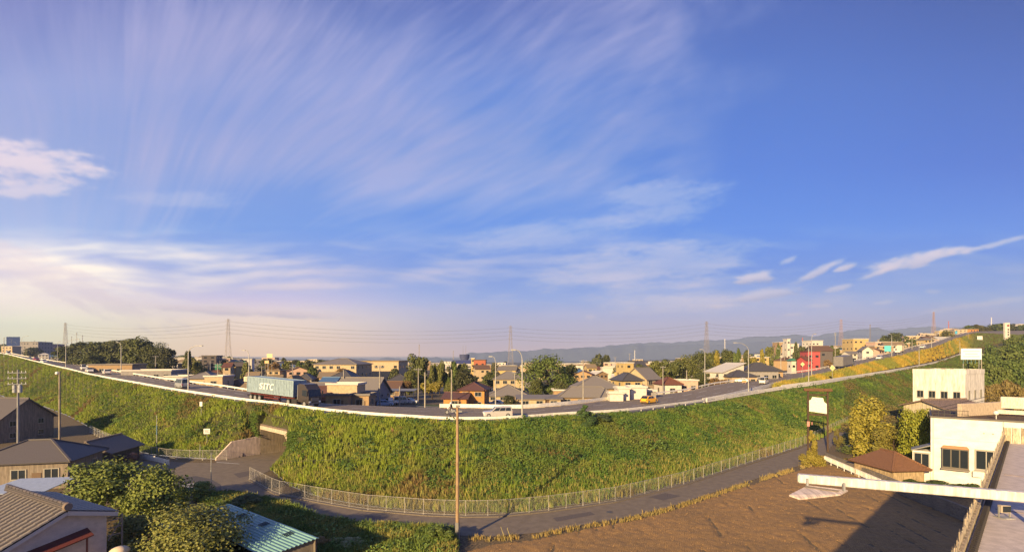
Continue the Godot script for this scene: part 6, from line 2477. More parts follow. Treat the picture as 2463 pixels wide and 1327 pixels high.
func build_near():
	# the long fence between the lane and the slope
	var pts := []
	for q in lane_far:
		pts.append(flat(q[0], q[1] - 4))
	fence_run("galvanised chain-link fence following the lane at the foot of the slope", pts, 1.6)
	pts = []
	for q in [[215, 1040], [300, 1082], [345, 1094], [410, 1104], [470, 1106], [545, 1106]]:
		pts.append(flat(q[0], q[1]))
	fence_run("grey chain-link fence at the foot of the slope beyond the junction", pts, 1.5)
	pts = []
	for q in [[2075, 1010], [2105, 992], [2140, 980], [2180, 972]]:
		pts.append(flat(q[0], q[1]))
	fence_run("chain-link fence end beyond the yellow bamboo", pts, 1.6)
	underpass()
	guardrail("short white double guardrail at the junction corner", [flat(338, 1104), flat(371, 1110), flat(405, 1119)], 2.0, true)
	# the single pole that stands in the middle
	var b := flat(1100, 1303)
	var t := utility_pole("tall tan concrete pole standing at the edge of the brown field", b, 11.7, 0, false, mt(0.4, 0.27, 0.16, 0.85, "streak", 2.0))
	var s := sh()
	s.tube(Vector3(0, 0, 0), Vector3(0, 1.7, 0), 0.2, 0.195, 12)
	part("sleeve", s, mt(0.27, 0.26, 0.26, 0.8, "streak", 2.0), t)
	for q in [[-0.3, 11.35], [0.28, 11.3], [0.05, 11.75]]:
		s = sh()
		s.cbox(Vector3(q[0], q[1], 0.1), Vector3(0.34, 0.16, 0.2), 0.03)
		part("insulator", s, mt(0.2, 0.2, 0.2, 0.5), t)
	for k in 8:
		s = sh()
		s.tube(Vector3(0, 3.0 + k, 0), Vector3(0.28 * (1 if k % 2 else -1), 3.0 + k, 0), 0.012, 0.012, 5)
		part("step_bolt", s, galv(), t)
	var top := b + Vector3(0, 11.4, 0)
	cable("thin cable crossing the slope from the tan pole towards the underpass", [[b + Vector3(0, 8.6, 0), flat(507, 1185) + Vector3(0, 4.6, 0)]], 1.2, 0.012)
	cable("guy wire falling from the tan pole over the slope", [[b + Vector3(0.1, 9.3, 0), flat(1158, 1225) + Vector3(0, 0.2, 0)]], 0.15, 0.012)
	for q in [[1206, 1262, 1217, 1300], [1217, 1263, 1232, 1302]]:
		s = sh()
		var p := flat(q[2], q[3])
		s.tube(p - Vector3(0, 0.2, 0), p + Vector3(-0.45, 1.25, 0.1), 0.022, 0.016, 6)
		var st := part("bamboo_stake", s, mt(0.5, 0.42, 0.16, 0.7), self)
		tag(st, "thin bamboo stake at the field corner, the one %s the tan pole" % ("closer to" if q[0] < 1210 else "farther from"), "stake", "bamboo stakes at the field corner")
	# signs and slim posts round the junction
	board_sign("notice_board", "small white notice board in the grass by the underpass", on(497, 84), 2.6, 0.95, 0.85, 0.2, mt(0.8, 0.79, 0.75, 0.6), 1, Color(0.1, 0.1, 0.1, 1))
	board_sign("marker_sign", "narrow white plate on a pole high on the slope", on(483, 91), 2.9, 0.45, 0.8, 0.1, mt(0.8, 0.79, 0.75, 0.6))
	for q in [[376, 83, 999, "slim grey post with a blue band behind the short guardrail", 0.06], [507, 59.8, 1088, "slim post with a collar at the edge of the asphalt patch", 0.05], [381, 80.5, 1078, "short thin yellow post beside the short guardrail", 0.04], [480, 80, 1068, "short grey post in front of the fence at the junction", 0.05]]:
		var p := on(q[0], q[1])
		var h := top_h(q[2], q[1]) - p.y
		var po := thing("post", q[3], "post", p)
		s = sh()
		s.tube(Vector3(0, -0.2, 0), Vector3(0, h, 0), q[4], q[4] * 0.8, 8)
		part("shaft", s, mt(0.5, 0.4, 0.1, 0.6) if "yellow" in q[3] else galv(), po)
		s = sh()
		s.tube(Vector3(0, h * 0.52, 0), Vector3(0, h * (0.75 if q[4] == 0.06 else 0.58), 0), q[4] * 1.3, q[4] * 1.2, 8)
		part("band", s, mt(0.1, 0.2, 0.33, 0.6) if q[4] == 0.06 else galv(), po)
	roof_tiles_house()
	teal_shed()
	# roofs at the lower left
	var slate := mt(0.13, 0.115, 0.115, 0.7, "grain", 1.5)
	var plaster := mt(0.27, 0.22, 0.18, 0.9, "streak", 4.0)
	house_at("tiled_house", "big dark tiled house in front of the slope, below the transformer pole", pos(-20, 100, 0), 16, 10, 4.4, "gable", 3.6, -0.15, plaster, slate, 2)
	house_at("tiled_house", "low hip-roofed tiled house between the dark house and the trees", flat(95, 1160), 10, 8, 3.4, "hip", 2.0, 0.25, plaster, slate, 1)
	house_at("shed", "low grey shed with a blank gable end near the junction", flat(250, 1116), 5.8, 7, 2.5, "gablez", 1.4, 0.12, mt(0.12, 0.105, 0.105, 0.9, "streak", 3.0), mt(0.2, 0.16, 0.14, 0.8, "grain", 1.5), 1, false, "", "shed")
	t = thing("carport", "pale blue-grey carport roof behind the tiled house", "carport", flat(55, 1262))
	s = sh()
	s.slab(Vector3(-3.2, 3.3, 1.6), Vector3(3.2, 3.5, 1.6), Vector3(2.6, 3.9, -3.0), Vector3(-3.2, 3.7, -3.0), 0.06)
	part("roof", s, mt(0.36, 0.42, 0.52, 0.4, "mottle", 3.0), t)
	for x in [-3.0, 2.6]:
		s = sh()
		s.box(Vector3(x, 1.65, -2.4), Vector3(0.1, 3.4, 0.1))
		part("post", s, galv(), t)
	t = thing("water_tank", "round cream tank lid beside the tiled house", "tank", pos(286, 33.5, 0))
	s = sh()
	s.tube(Vector3.ZERO, Vector3(0, 3.3, 0), 0.55, 0.55, 14)
	part("body", s, mt(0.6, 0.5, 0.38, 0.6), t)
	s = sh()
	s.ball(Vector3(0, 3.3, 0), Vector3(0.6, 0.3, 0.6), 14, 4, 0.5)
	part("lid", s, mt(0.7, 0.56, 0.4, 0.6), t)
	# poles and cables above those roofs
	var p1 := flat(42, 1150)
	utility_pole("crowded utility pole with transformers above the dark tiled house", p1, 14.3, 3, true, mt(0.27, 0.26, 0.27, 0.8, "streak", 3.0))
	var p2 := flat(142, 1120)
	t = utility_pole("plain leaning utility pole with a white lamp in front of the slope", p2, 13.9, 0, false, mt(0.3, 0.25, 0.2, 0.8, "streak", 3.0))
	s = sh()
	s.ball(Vector3(-0.3, 13.6, 0.1), Vector3(0.24, 0.24, 0.24), 12, 8)
	part("lamp", s, mt(0.8, 0.78, 0.72, 0.3), t)
	var ends := []
	for k in 3:
		ends.append([p1 + Vector3(0, 13.4 - 0.7 * k, 0.1), pos(-40, 60, 13.2 - 0.8 * k)])
	cable("bundle of dark cables leaving the transformer pole", ends, 0.3, 0.02)
	cable("pair of cables between the transformer pole and the lamp pole", [[p1 + Vector3(0, 10.2, 0), p2 + Vector3(0, 10.6, 0)], [p1 + Vector3(0, 9.7, 0), p2 + Vector3(0, 10.0, 0)]], 0.2, 0.018)
	cable("long thin cable sloping down from the lamp pole to the junction", [[p2 + Vector3(0, 11.0, 0), flat(480, 1106) + Vector3(0, 3.2, 0)]], 1.0, 0.014)
	# trees and bushes in front
	var olive := leaf_mat(0.22, 0.2, 0.045)
	var fresh := leaf_mat(0.18, 0.22, 0.04)
	var dark := leaf_mat(0.075, 0.1, 0.025)
	tree_at("garden_tree", "broad garden tree with a pinkish top beside the grey shed", flat(248, 1255), 6.2, 8.2, "round", leaf_mat(0.15, 0.19, 0.035), 0.02, 8000)
	tree_at("garden_tree", "rounded garden tree in front of the junction", flat(378, 1285), 6.3, 6.0, "round", fresh, 0.02, 8000)
	tree_at("persimmon_tree", "speckled yellow-green tree overhanging the turquoise roof", pos(462, 36, 0), 6.1, 8.0, "round", leaf_mat(0.2, 0.21, 0.05), 0.02, 16000)
	tree_at("garden_tree", "dense low tree between the tiled house and the speckled tree", pos(330, 39, 0), 4.2, 5.2, "round", olive, 0.0, 8000)
	tree_at("shrub", "small bright bush beside the painted arrow on the lane", flat(486, 1200), 2.0, 3.4, "round", fresh, 0.0, 3600, "", "shrub")
	tree_at("shrub", "dark bush above the far corner of the turquoise roof", flat(590, 1222), 1.7, 4.0, "spread", dark, 0.0, 3600, "", "shrub")
	tree_at("shrub", "pink flowering bush between the shed and the guardrail", flat(305, 1118), 1.9, 3.2, "round", leaf_mat(0.3, 0.15, 0.1), 0.0, 3600, "", "shrub")
	tree_at("shrub", "pale flowering weeds near the lower end of the turquoise roof", flat(838, 1318), 1.1, 3.0, "spread", leaf_mat(0.3, 0.3, 0.14), 0.0, 3600, "", "shrub")
	tree_at("shrub", "tall pampas-like grass clump beside the tan pole", flat(1062, 1312), 2.0, 3.4, "plumes", leaf_mat(0.1, 0.145, 0.03), 0.0, 3600, "", "shrub")
	tree_at("shrub", "brown dry bush at the lower end of the turquoise roof", flat(775, 1322), 1.3, 1.6, "spread", leaf_mat(0.3, 0.2, 0.08), 0.0, 3600, "", "shrub")
	tree("shrub", "conical dark bush on top of the slope overlapping the road", 1408, 80.5, 968, 72, "cone", leaf_mat(0.065, 0.12, 0.035), 0.0, 8000, "", "shrub")
	tree("shrub", "lower bush beside the conical bush on the slope", 1452, 83, 993, 60, "spread", leaf_mat(0.075, 0.11, 0.045), 0.0, 3600, "", "shrub")
	# the gardens at the right
	block_wall()
	sign_frame()
	white_house()
	flat_building()
	roof_deck()
	house_at("garden_hut", "garden hut with a rust-brown roof in front of the white house", Vector3(48.5, 0, -66), 4.2, 6.2, 2.2, "hip", 1.7, 0.1, mt(0.5, 0.37, 0.22, 0.9, "streak", 3.0), mt(0.36, 0.17, 0.085, 0.85, "rust", 2.0), 1, false, "", "hut")
	house_at("rusty_shed", "cream building with a streaked rusty sheet roof", pos(2272, 84, 0), 8.0, 7.0, 8.0, "gable", 1.0, 0.2, mt(0.66, 0.58, 0.42, 0.9, "streak", 4.0), mt(0.42, 0.3, 0.24, 0.8, "rust", 3.0), 2, true, "", "building")
	var gold := leaf_mat(0.27, 0.24, 0.035)
	tree_at("bamboo_thicket", "golden yellow bamboo thicket", pos(2110, 82, 0), 10.9, 9.6, "plumes", gold, 0.0, 9000)
	tree_at("bamboo_thicket", "olive bamboo thicket behind the garden clutter", pos(2150, 78, 0), 7.4, 7.0, "plumes", leaf_mat(0.2, 0.18, 0.035), 0.0, 9000)
	tree_at("garden_tree", "bright lime-green tree against the white house", pos(2206, 73, 0), 9.6, 5.4, "round", leaf_mat(0.24, 0.26, 0.02), 0.05, 9000)
	tree_at("conifer", "ivy-like golden conifer at the foot of the old sign frame", flat(1953, 1120), 5.6, 3.9, "cone", leaf_mat(0.24, 0.2, 0.03), 0.0, 9000)
	tree_at("shrub", "dark climbing plant on the posts of the sign frame", flat(2016, 1075), 3.4, 1.8, "tall", leaf_mat(0.14, 0.12, 0.03), 0.0, 3600, "", "shrub")
	tree_at("shrub", "straggly bush beside the white slatted handrail", flat(2070, 1128), 2.6, 5.0, "spread", leaf_mat(0.2, 0.15, 0.035), 0.0, 3600, "", "shrub")
	for q in [[2215, 1178, 1.5, 4.2, "dark green hedge bush under the wall of the white house"], [2270, 1185, 1.5, 4.6, "dark hedge bush below the bay window"], [2330, 1190, 1.6, 4.2, "dark hedge bush beside the picket parapet"]]:
		tree_at("shrub", q[4], flat(q[0], q[1]), q[2], q[3], "spread", leaf_mat(0.05, 0.085, 0.02), 0.0, 3600, "", "shrub")
	garden_clutter()
	var lowm := mt(0.7, 0.62, 0.5, 0.9, "rust", 4.0)
	t = thing("garden_wall", "low cream wall climbing the hillside behind the white house", "wall", on(2335, 118))
	s = sh()
	var wp := []
	for k in 8:
		wp.append(on(2335 + 16 * k, 118 + 9 * k) - on(2335, 118))
	for k in 7:
		s = sh()
		s.bar(wp[k] + Vector3(0, 0.7, 0), wp[k + 1] + Vector3(0, 0.7, 0), 0.2, 1.5)
		part("wall_section", s, lowm, t)

func garden_clutter():
	var t := thing("white_tank", "round white water tank among the garden clutter", "tank", flat(2096, 1078))
	var s := sh()
	s.tube(Vector3(0, 0, 0), Vector3(0, 0.9, 0), 0.75, 0.75, 16)
	s.ball(Vector3(0, 0.9, 0), Vector3(0.75, 0.3, 0.75), 16, 4, 0.5)
	part("body", s, mt(0.75, 0.72, 0.66, 0.4), t)
	s = sh()
	s.tube(Vector3(0, 1.15, 0), Vector3(0, 1.3, 0), 0.2, 0.2, 10)
	part("cap", s, mt(0.3, 0.3, 0.3, 0.5), t)
	t = thing("work_table", "low work table with a white box among the garden clutter", "table", flat(2052, 1084))
	s = sh()
	s.box(Vector3(0, 0.85, 0), Vector3(2.0, 0.08, 1.1))
	part("tabletop", s, mt(0.5, 0.42, 0.33, 0.8, "wood", 1.0), t)
	for q in [[-0.9, -0.45], [0.9, -0.45], [-0.9, 0.45], [0.9, 0.45]]:
		s = sh()
		s.box(Vector3(q[0], 0.4, q[1]), Vector3(0.08, 0.82, 0.08))
		part("leg", s, mt(0.2, 0.15, 0.1, 0.8), t)
	s = sh()
	s.cbox(Vector3(0, 0.2, 0), Vector3(0.5, 0.4, 0.4), 0.02)
	var o := part("box", s, mt(0.75, 0.74, 0.7, 0.6), self)
	o.position = flat(2052, 1084) + Vector3(0.5, 0.89, 0)
	tag(o, "white box standing on the low work table", "box")
	t = thing("plank_pile", "untidy pile of pale planks beside the white tank", "pile", flat(2080, 1088))
	for k in 9:
		s = sh()
		s.box(Vector3.ZERO, Vector3(2.6, 0.06, 0.2))
		o = part("plank", s, mt(0.5 - 0.04 * (k % 4), 0.4 - 0.05 * (k % 3), 0.28, 0.9, "wood", 1.0), t)
		o.transform = Transform3D(Basis(Vector3.UP, rng.randf_range(-0.6, 0.6)), Vector3(rng.randf_range(-0.4, 0.4), 0.05 + 0.07 * k, rng.randf_range(-0.5, 0.5)))
	s = sh()
	for k in 14:
		var a := PI * k / 13
		var b := PI * (k + 1) / 13
		if k < 13:
			s.quad(Vector3(-1.7, 0.9 * sin(a), 1.2 * cos(a)), Vector3(1.7, 0.9 * sin(a), 1.2 * cos(a)), Vector3(1.7, 0.9 * sin(b), 1.2 * cos(b)), Vector3(-1.7, 0.9 * sin(b), 1.2 * cos(b)))
	o = part("dark_tarpaulin", s, mt(0.02, 0.022, 0.03, 0.5), self)
	o.position = flat(2135, 1096)
	o.rotation.y = 0.5
	tag(o, "black tarpaulin arched over a heap behind the brown roof", "tarpaulin")
	t = thing("garden_lamp", "black post with a small lamp behind the brown roof", "lamp", flat(2124, 1092))
	s = sh()
	s.tube(Vector3.ZERO, Vector3(0, 2.0, 0), 0.06, 0.05, 8)
	part("post", s, mt(0.02, 0.02, 0.02, 0.5), t)
	s = sh()
	s.cbox(Vector3(0, 2.15, 0), Vector3(0.3, 0.32, 0.3), 0.05)
	part("head", s, mt(0.05, 0.05, 0.05, 0.4), t)
	s = sh()
	s.tube(Vector3.ZERO, Vector3(0, 7.2, 0), 0.08, 0.07, 8)
	o = part("white_pole", s, mt(0.8, 0.78, 0.75, 0.5), self)
	o.position = pos(2076, 90, 0)
	tag(o, "short white pole rising out of the golden bamboo", "pole")

# ---------------------------------------------------------------- the town beyond the road
func wallc(k: String) -> Material:
	match k:
		"cream": return mt(0.52, 0.4, 0.26, 0.9, "mottle", 5.0)
		"tan": return mt(0.4, 0.27, 0.15, 0.9, "mottle", 5.0)
		"orange": return mt(0.55, 0.26, 0.08, 0.9, "mottle", 5.0)
		"white": return mt(0.68, 0.63, 0.57, 0.9, "mottle", 5.0)
		"pink": return mt(0.62, 0.42, 0.33, 0.9, "mottle", 5.0)
		"grey": return mt(0.3, 0.28, 0.28, 0.9, "mottle", 5.0)
		"dark": return mt(0.13, 0.11, 0.11, 0.9, "mottle", 5.0)
		"yellow": return mt(0.54, 0.4, 0.18, 0.9, "mottle", 5.0)
		"red": return mt(0.48, 0.085, 0.085, 0.8, "mottle", 3.0)
		"brick": return mt(0.42, 0.13, 0.07, 0.9, "mottle", 5.0)
		"blue": return mt(0.1, 0.2, 0.4, 0.8)
		"navy": return mt(0.05, 0.06, 0.14, 0.8)
		_: return mt(0.45, 0.4, 0.36, 0.9, "mottle", 5.0)

func roofc(k: String) -> Material:
	match k:
		"black": return mt(0.09, 0.085, 0.09, 0.6, "grain", 2.0)
		"grey": return mt(0.24, 0.215, 0.2, 0.75, "grain", 2.0)
		"brown": return mt(0.17, 0.095, 0.06, 0.8, "grain", 2.0)
		"red": return mt(0.32, 0.12, 0.07, 0.8, "rust", 3.0)
		"maroon": return mt(0.13, 0.06, 0.055, 0.8, "grain", 2.0)
		"tan": return mt(0.3, 0.22, 0.13, 0.85, "grain", 2.0)
		"white": return mt(0.7, 0.66, 0.6, 0.7, "grain", 2.0)
		"green": return mt(0.05, 0.2, 0.13, 0.6)
		"blue": return mt(0.08, 0.17, 0.33, 0.5, "grain", 2.0)
		_: return mt(0.2, 0.18, 0.17, 0.8, "grain", 2.0)

func build_town():
	# px, distance, top, width, depth, roof, rise, turn, wall, roof colour, floors, label
	var list := [
		[284, 192, 877, 88, 12, "flat", 0.0, 0.25, "tan", "grey", 1, "long flat-roofed building with sunlit open front below the woods"],
		[372, 172, 891, 104, 12, "flat", 0.0, 0.2, "grey", "white", 1, "long grey flat building with a white eave below the woods"],
		[437, 152, 905, 46, 8, "flat", 0.0, 0.2, "white", "white", 1, "small white flat-roofed store at the end of the woods"],
		[498, 146, 894, 62, 9, "hip", 1.6, 0.1, "cream", "grey", 1, "cream shop with a low grey hipped roof beside the street lamp"],
		[527, 142, 905, 40, 7, "flat", 0.0, 0.1, "cream", "white", 1, "cream flat-roofed annex of the shop beside the street lamp"],
		[510, 285, 856, 30, 14, "flat", 0.0, 0.3, "dark", "grey", 5, "dark five-storey block with shade painted into its walls"],  # dark walls: the shade on this block is put into the colour
		[527, 300, 864, 17, 9, "flat", 0.0, 0.2, "yellow", "white", 3, "narrow yellow block beside the dark five-storey block"],
		[549, 240, 873, 16, 8, "gable", 1.6, 0.3, "cream", "red", 2, "tall cream house with a red roof among the green nets"],
		[570, 300, 863, 16, 9, "gable", 1.5, 0.0, "white", "grey", 2, "white house above the green net screen"],
		[610, 215, 895, 26, 8, "gable", 2.0, 0.2, "brown", "tan", 2, "house with a tan gable roof behind the cream roadside sign"],
		[577, 150, 912, 40, 9, "hip", 2.0, 0.1, "tan", "brown", 1, "low brown-roofed house directly behind the tail of the container"],
		[612, 140, 921, 40, 8, "gable", 1.6, 0.0, "cream", "tan", 1, "low cream sheds behind the container's tail"],
		[662, 200, 902, 28, 8, "gable", 1.6, 0.4, "yellow", "tan", 1, "yellow-walled house behind the middle of the container"],
		[675, 165, 909, 40, 8, "hip", 1.8, 0.0, "cream", "grey", 1, "grey-roofed cream house behind the middle of the container"],
		[709, 160, 903, 52, 10, "hip", 3.0, -0.2, "cream", "tan", 1, "house with a big tan hipped roof and pale eaves behind the container"],
		[738, 190, 898, 34, 8, "hip", 2.0, 0.1, "white", "black", 2, "white house with a black roof behind the front of the container"],
		[775, 125, 920, 46, 8, "gable", 1.6, 0.1, "grey", "grey", 2, "grey two-storey building behind the lorry's cab"],
		[778, 112, 929, 50, 7, "gable", 2.4, 0.15, "dark", "maroon", 1, "low building with a dark red roof in front of the lorry"],
		[826, 215, 862, 104, 16, "hip", 2.2, -0.12, "cream", "grey", 3, "large three-storey tan school-like block with a dark hipped roof"],
		[925, 240, 869, 92, 14, "flat", 0.0, -0.1, "cream", "tan", 2, "long cream wing beside the three-storey tan block"],
		[795, 195, 895, 46, 8, "gable", 1.5, 0.2, "tan", "tan", 2, "tan house in front of the three-storey tan block"],
		[833, 165, 890, 54, 9, "hip", 2.4, -0.1, "orange", "black", 2, "orange house with a dark hipped roof in front of the tan block"],
		[797, 150, 907, 34, 8, "gable", 1.4, 0.0, "blue", "blue", 1, "blue-roofed shed beside the orange hipped house"],
		[872, 122, 908, 96, 12, "gable", 3.6, -0.1, "grey", "grey", 2, "wide house with a huge dark gable roof"],
		[833, 108, 924, 72, 5, "flat", 0.0, -0.05, "cream", "white", 1, "cream-framed portico house front with a brown recess"],
		[820, 104, 949, 54, 5, "flat", 0.0, 0.0, "tan", "cream", 1, "low tan garage with a flat roof beside the road"],
		[873, 106, 949, 44, 5, "flat", 0.0, 0.0, "tan", "grey", 1, "second low garage with an open dark bay beside the road"],
		[962, 190, 899, 56, 10, "hip", 2.6, 0.1, "dark", "black", 1, "long dark tiled roof half hidden by the willow-like trees"],
		[950, 150, 917, 30, 7, "gable", 1.6, 0.0, "tan", "brown", 1, "small tan house beside the parking place"],
		[1142, 122, 919, 58, 9, "hip", 1.5, -0.08, "orange", "maroon", 2, "bright orange two-storey house with a dark hipped roof"],
		[1101, 118, 943, 54, 7, "gable", 1.0, -0.08, "orange", "maroon", 1, "low orange wing with a dark gable roof joined to the orange house"],
		[1224, 190, 893, 72, 10, "hip", 2.6, 0.0, "cream", "grey", 2, "upper storey house with a wide grey hipped roof and cream band"],
		[1222, 150, 925, 92, 12, "hip", 3.2, 0.0, "cream", "grey", 1, "low wide house with a grey hipped roof behind the silver van"],
		[1155, 330, 866, 28, 12, "flat", 0.0, 0.0, "brick", "brown", 2, "brick-red block in the middle of the town"],
		[1138, 340, 862, 8, 6, "flat", 0.0, 0.0, "yellow", "white", 4, "slim cream tower beside the brick-red block"],
		[1158, 300, 878, 34, 9, "gable", 2.0, 0.2, "cream", "brown", 2, "cream gable house in front of the brick-red block"],
		[1222, 310, 881, 44, 9, "gable", 2.0, -0.2, "yellow", "cream", 1, "long pale-roofed shed beside the lattice pylon"],
		[1265, 300, 880, 26, 8, "flat", 0.0, 0.0, "cream", "white", 1, "flat cream building behind the lattice pylon"],
		[1262, 230, 899, 50, 8, "gable", 2.4, 0.5, "grey", "black", 1, "black gable roof in front of the lattice pylon"],
		[1296, 122, 951, 100, 5, "monoz", 0.5, 0.02, "cream", "grey", 1, "long low cream garage with a thin grey roof beside the road"],
		[1350, 140, 938, 40, 6, "flat", 0.0, 0.0, "tan", "white", 1, "small stall with a pale flat roof beside the round tree"],
		[1430, 138, 905, 104, 11, "hip", 2.8, 0.0, "tan", "grey", 2, "two-storey house with a wide grey hipped roof and timber balconies"],
		[1410, 125, 930, 130, 6, "hip", 2.2, 0.0, "tan", "grey", 1, "low grey-tiled front wing of the house with timber balconies"],
		[1506, 148, 896, 48, 9, "hip", 2.0, 0.2, "yellow", "black", 2, "pale yellow house with a black hipped roof"],
		[1545, 160, 884, 46, 9, "gable", 3.2, 0.6, "cream", "grey", 2, "house with a steep grey roof and pale dormer"],
		[1503, 235, 873, 24, 9, "flat", 0.0, 0.2, "yellow", "white", 3, "tall pale yellow house behind the black hipped roof"],
		[1530, 260, 868, 34, 9, "gable", 2.4, 0.1, "dark", "black", 2, "black-roofed house beside the tall pale yellow house"],
		[1420, 330, 876, 22, 9, "gable", 2.0, 0.1, "yellow", "tan", 2, "cream gable house beyond the lawn"],
		[1470, 290, 885, 46, 6, "flat", 0.0, 0.0, "white", "white", 1, "white market stall with blue sheets"],
		[1496, 120, 934, 26, 5, "flat", 0.0, 0.0, "white", "white", 0, "bare white cube wall unit beside the road"],
		[1530, 123, 931, 38, 5, "flat", 0.0, 0.0, "white", "white", 0, "larger bare white cube wall unit beside the road"],
		[1480, 117, 946, 32, 3, "flat", 0.0, 0.0, "white", "white", 0, "low white wall block in front of the grey hipped house"],
		[1560, 126, 940, 26, 4, "flat", 0.0, 0.0, "grey", "white", 0, "low grey block with a white end beside the road"],
		[1606, 147, 907, 44, 7, "hip", 1.8, 0.1, "white", "red", 1, "white shed with a reddish hipped roof"],
		[1648, 149, 915, 46, 5, "flat", 0.0, 0.1, "pink", "white", 1, "pink boarded wall building joined to the red-roofed shed"],
		[1742, 180, 872, 62, 9, "mono", 3.2, 0.3, "white", "white", 2, "white house with a steep slanting roof"],
		[1776, 174, 890, 62, 8, "hip", 2.0, 0.1, "cream", "black", 1, "low house with a black hipped roof and orange wall"],
		[1822, 184, 872, 74, 9, "hip", 2.8, -0.1, "grey", "black", 1, "wide house with a tent-like black hipped roof"],
		[1852, 190, 879, 44, 8, "hip", 2.0, -0.2, "tan", "black", 1, "tan wing with a black hipped roof beside the street lamp"],
		[1893, 330, 816, 7, 5, "flat", 0.0, 0.0, "white", "white", 4, "tall white tower-like block above the brown field"],
		[1902, 338, 828, 22, 9, "flat", 0.0, 0.0, "white", "white", 3, "white block joined to the tall white tower"],
		[1949, 250, 846, 28, 8, "flat", 0.0, -0.1, "red", "red", 2, "bright red shop building beside the brown field"],
		[1935, 245, 857, 14, 6, "gable", 1.6, 0.2, "red", "red", 1, "low red wing of the bright red shop"],
		[1970, 275, 832, 42, 10, "gable", 2.4, -0.1, "dark", "brown", 2, "dark brown-roofed block behind the bright red shop"],
		[1905, 255, 862, 11, 4, "hip", 1.0, 0.0, "white", "green", 1, "tiny white kiosk with a green roof in the brown field"],
		[2082, 300, 833, 22, 8, "gablez", 2.2, -0.3, "white", "grey", 2, "white gable-fronted house beside the bright blue sign"],
		[2115, 320, 836, 14, 6, "gable", 1.6, 0.0, "pink", "tan", 2, "small pinkish house beside the bright blue sign"],
		[2058, 360, 816, 36, 12, "flat", 0.0, 0.0, "yellow", "white", 3, "stepped cream apartment block on the rise"],
		[1878, 380, 824, 22, 10, "flat", 0.0, 0.0, "tan", "white", 3, "tan block beside the tall white tower"],
		[1955, 420, 820, 28, 12, "flat", 0.0, 0.1, "white", "white", 3, "white block behind the dark brown-roofed block"],
		[2318, 520, 793, 40, 16, "flat", 0.0, 0.0, "orange", "tan", 2, "long orange-tan store at the crest of the road"],
		[80, 560, 823, 52, 20, "flat", 0.0, 0.1, "grey", "grey", 4, "broad hazy apartment block beyond the blue direction board"],
		[118, 600, 828, 40, 18, "flat", 0.0, 0.1, "pink", "grey", 4, "hazy pinkish apartment block left of the woods"],
		[30, 620, 829, 40, 18, "flat", 0.0, 0.1, "grey", "grey", 3, "hazy block behind the post of the blue direction board"]]
	for q in list:
		var lab: String = q[11]
		lab = lab.replace("apartment block left of the woods", "apartment block just before the woods")
		house("building" if q[5] == "flat" else "house", lab, q[0], q[1], q[2], q[3], q[4], q[5], q[6], q[7], wallc(q[8]), roofc(q[9]), q[10], q[10] > 0, "", "building" if q[5] == "flat" else "house")
	# portico and garage openings, dark
	for q in [[1128, 113.5, 962, 30, "dark"], [880, 103.0, 959, 26, "dark"]]:
		pass
	# control tower, water tower, masts
	var b := on(1117, 520)
	var t := thing("control_tower", "dark blue flared control tower with two antennas", "tower", b)
	var h := top_h(852, 520) - b.y
	var s := sh()
	s.tube(Vector3.ZERO, Vector3(0, h * 0.6, 0), 3.2, 2.6, 12)
	part("shaft", s, wallc("navy"), t)
	s = sh()
	s.tube(Vector3(0, h * 0.6, 0), Vector3(0, h * 0.82, 0), 2.6, 5.0, 12)
	s.tube(Vector3(0, h * 0.82, 0), Vector3(0, h, 0), 5.0, 5.2, 12)
	part("cabin", s, wallc("navy"), t)
	for sg in [-1, 1]:
		s = sh()
		s.tube(Vector3(sg * 1.4, h, 0), Vector3(sg * 1.4, h + 9.0, 0), 0.16, 0.1, 6)
		part("antenna", s, wallc("grey"), t)
	house("building", "long navy-roofed hall at the foot of the control tower", 1112, 500, 866, 44, 14, "gable", 3.0, 0.1, wallc("white"), mt(0.05, 0.06, 0.16, 0.7), 1, true, "", "building")
	# boards on masts
	for q in [[648, 230, 851, 13, 9, "pale yellow board on a mast above the trees behind the lorry", [0.75, 0.62, 0.3]], [641, 226, 867, 10, 7, "orange board on the mast behind the lorry", [0.7, 0.4, 0.2]], [596, 141, 906, 20, 11, "cream roadside board with red marks behind the container's tail", [0.75, 0.62, 0.45]], [2136, 285, 831, 16, 14, "bright turquoise roadside sign beside the climbing road", [0.12, 0.55, 0.62]], [2164, 262, 830, 12, 13, "cream board beside the climbing road", [0.75, 0.68, 0.5]],
		[2286, 460, 796, 7, 9, "turquoise sign on a mast at the crest", [0.08, 0.42, 0.65]], [2300, 490, 796, 8, 7, "second, wider turquoise sign on a mast at the crest", [0.08, 0.42, 0.65]], [2358, 430, 808, 13, 9, "white board beside the lower road at the crest", [0.75, 0.72, 0.68]], [1790, 160, 914, 10, 6, "small orange plate by the guardrail below the black hipped roofs", [0.6, 0.3, 0.15]]]:
		var d: float = q[1]
		var p := on(q[0], d)
		var c: Array = q[6]
		board_sign("signboard", q[5], p, top_h(q[2], d) - p.y, q[3] * d / F, q[4] * d / F, 0.0, mt(c[0], c[1], c[2], 0.6), 2, Color(0.5, 0.06, 0.05, 1) if "red marks" in q[5] else Color(0, 0, 0, 0))
	# white pylon sign with dark marks at the right
	var bp := on(2424, 262)
	var hp := top_h(776, 262) - bp.y
	t = thing("pylon_sign", "tall white sign tower with dark marks above the green hillside", "sign", bp, 0.0)
	s = sh()
	s.cbox(Vector3(0, hp * 0.5, 0), Vector3(2.4, hp, 1.2), 0.1, Basis(Vector3.BACK, 0.03))
	var body := part("body", s, wallc("white"), t)
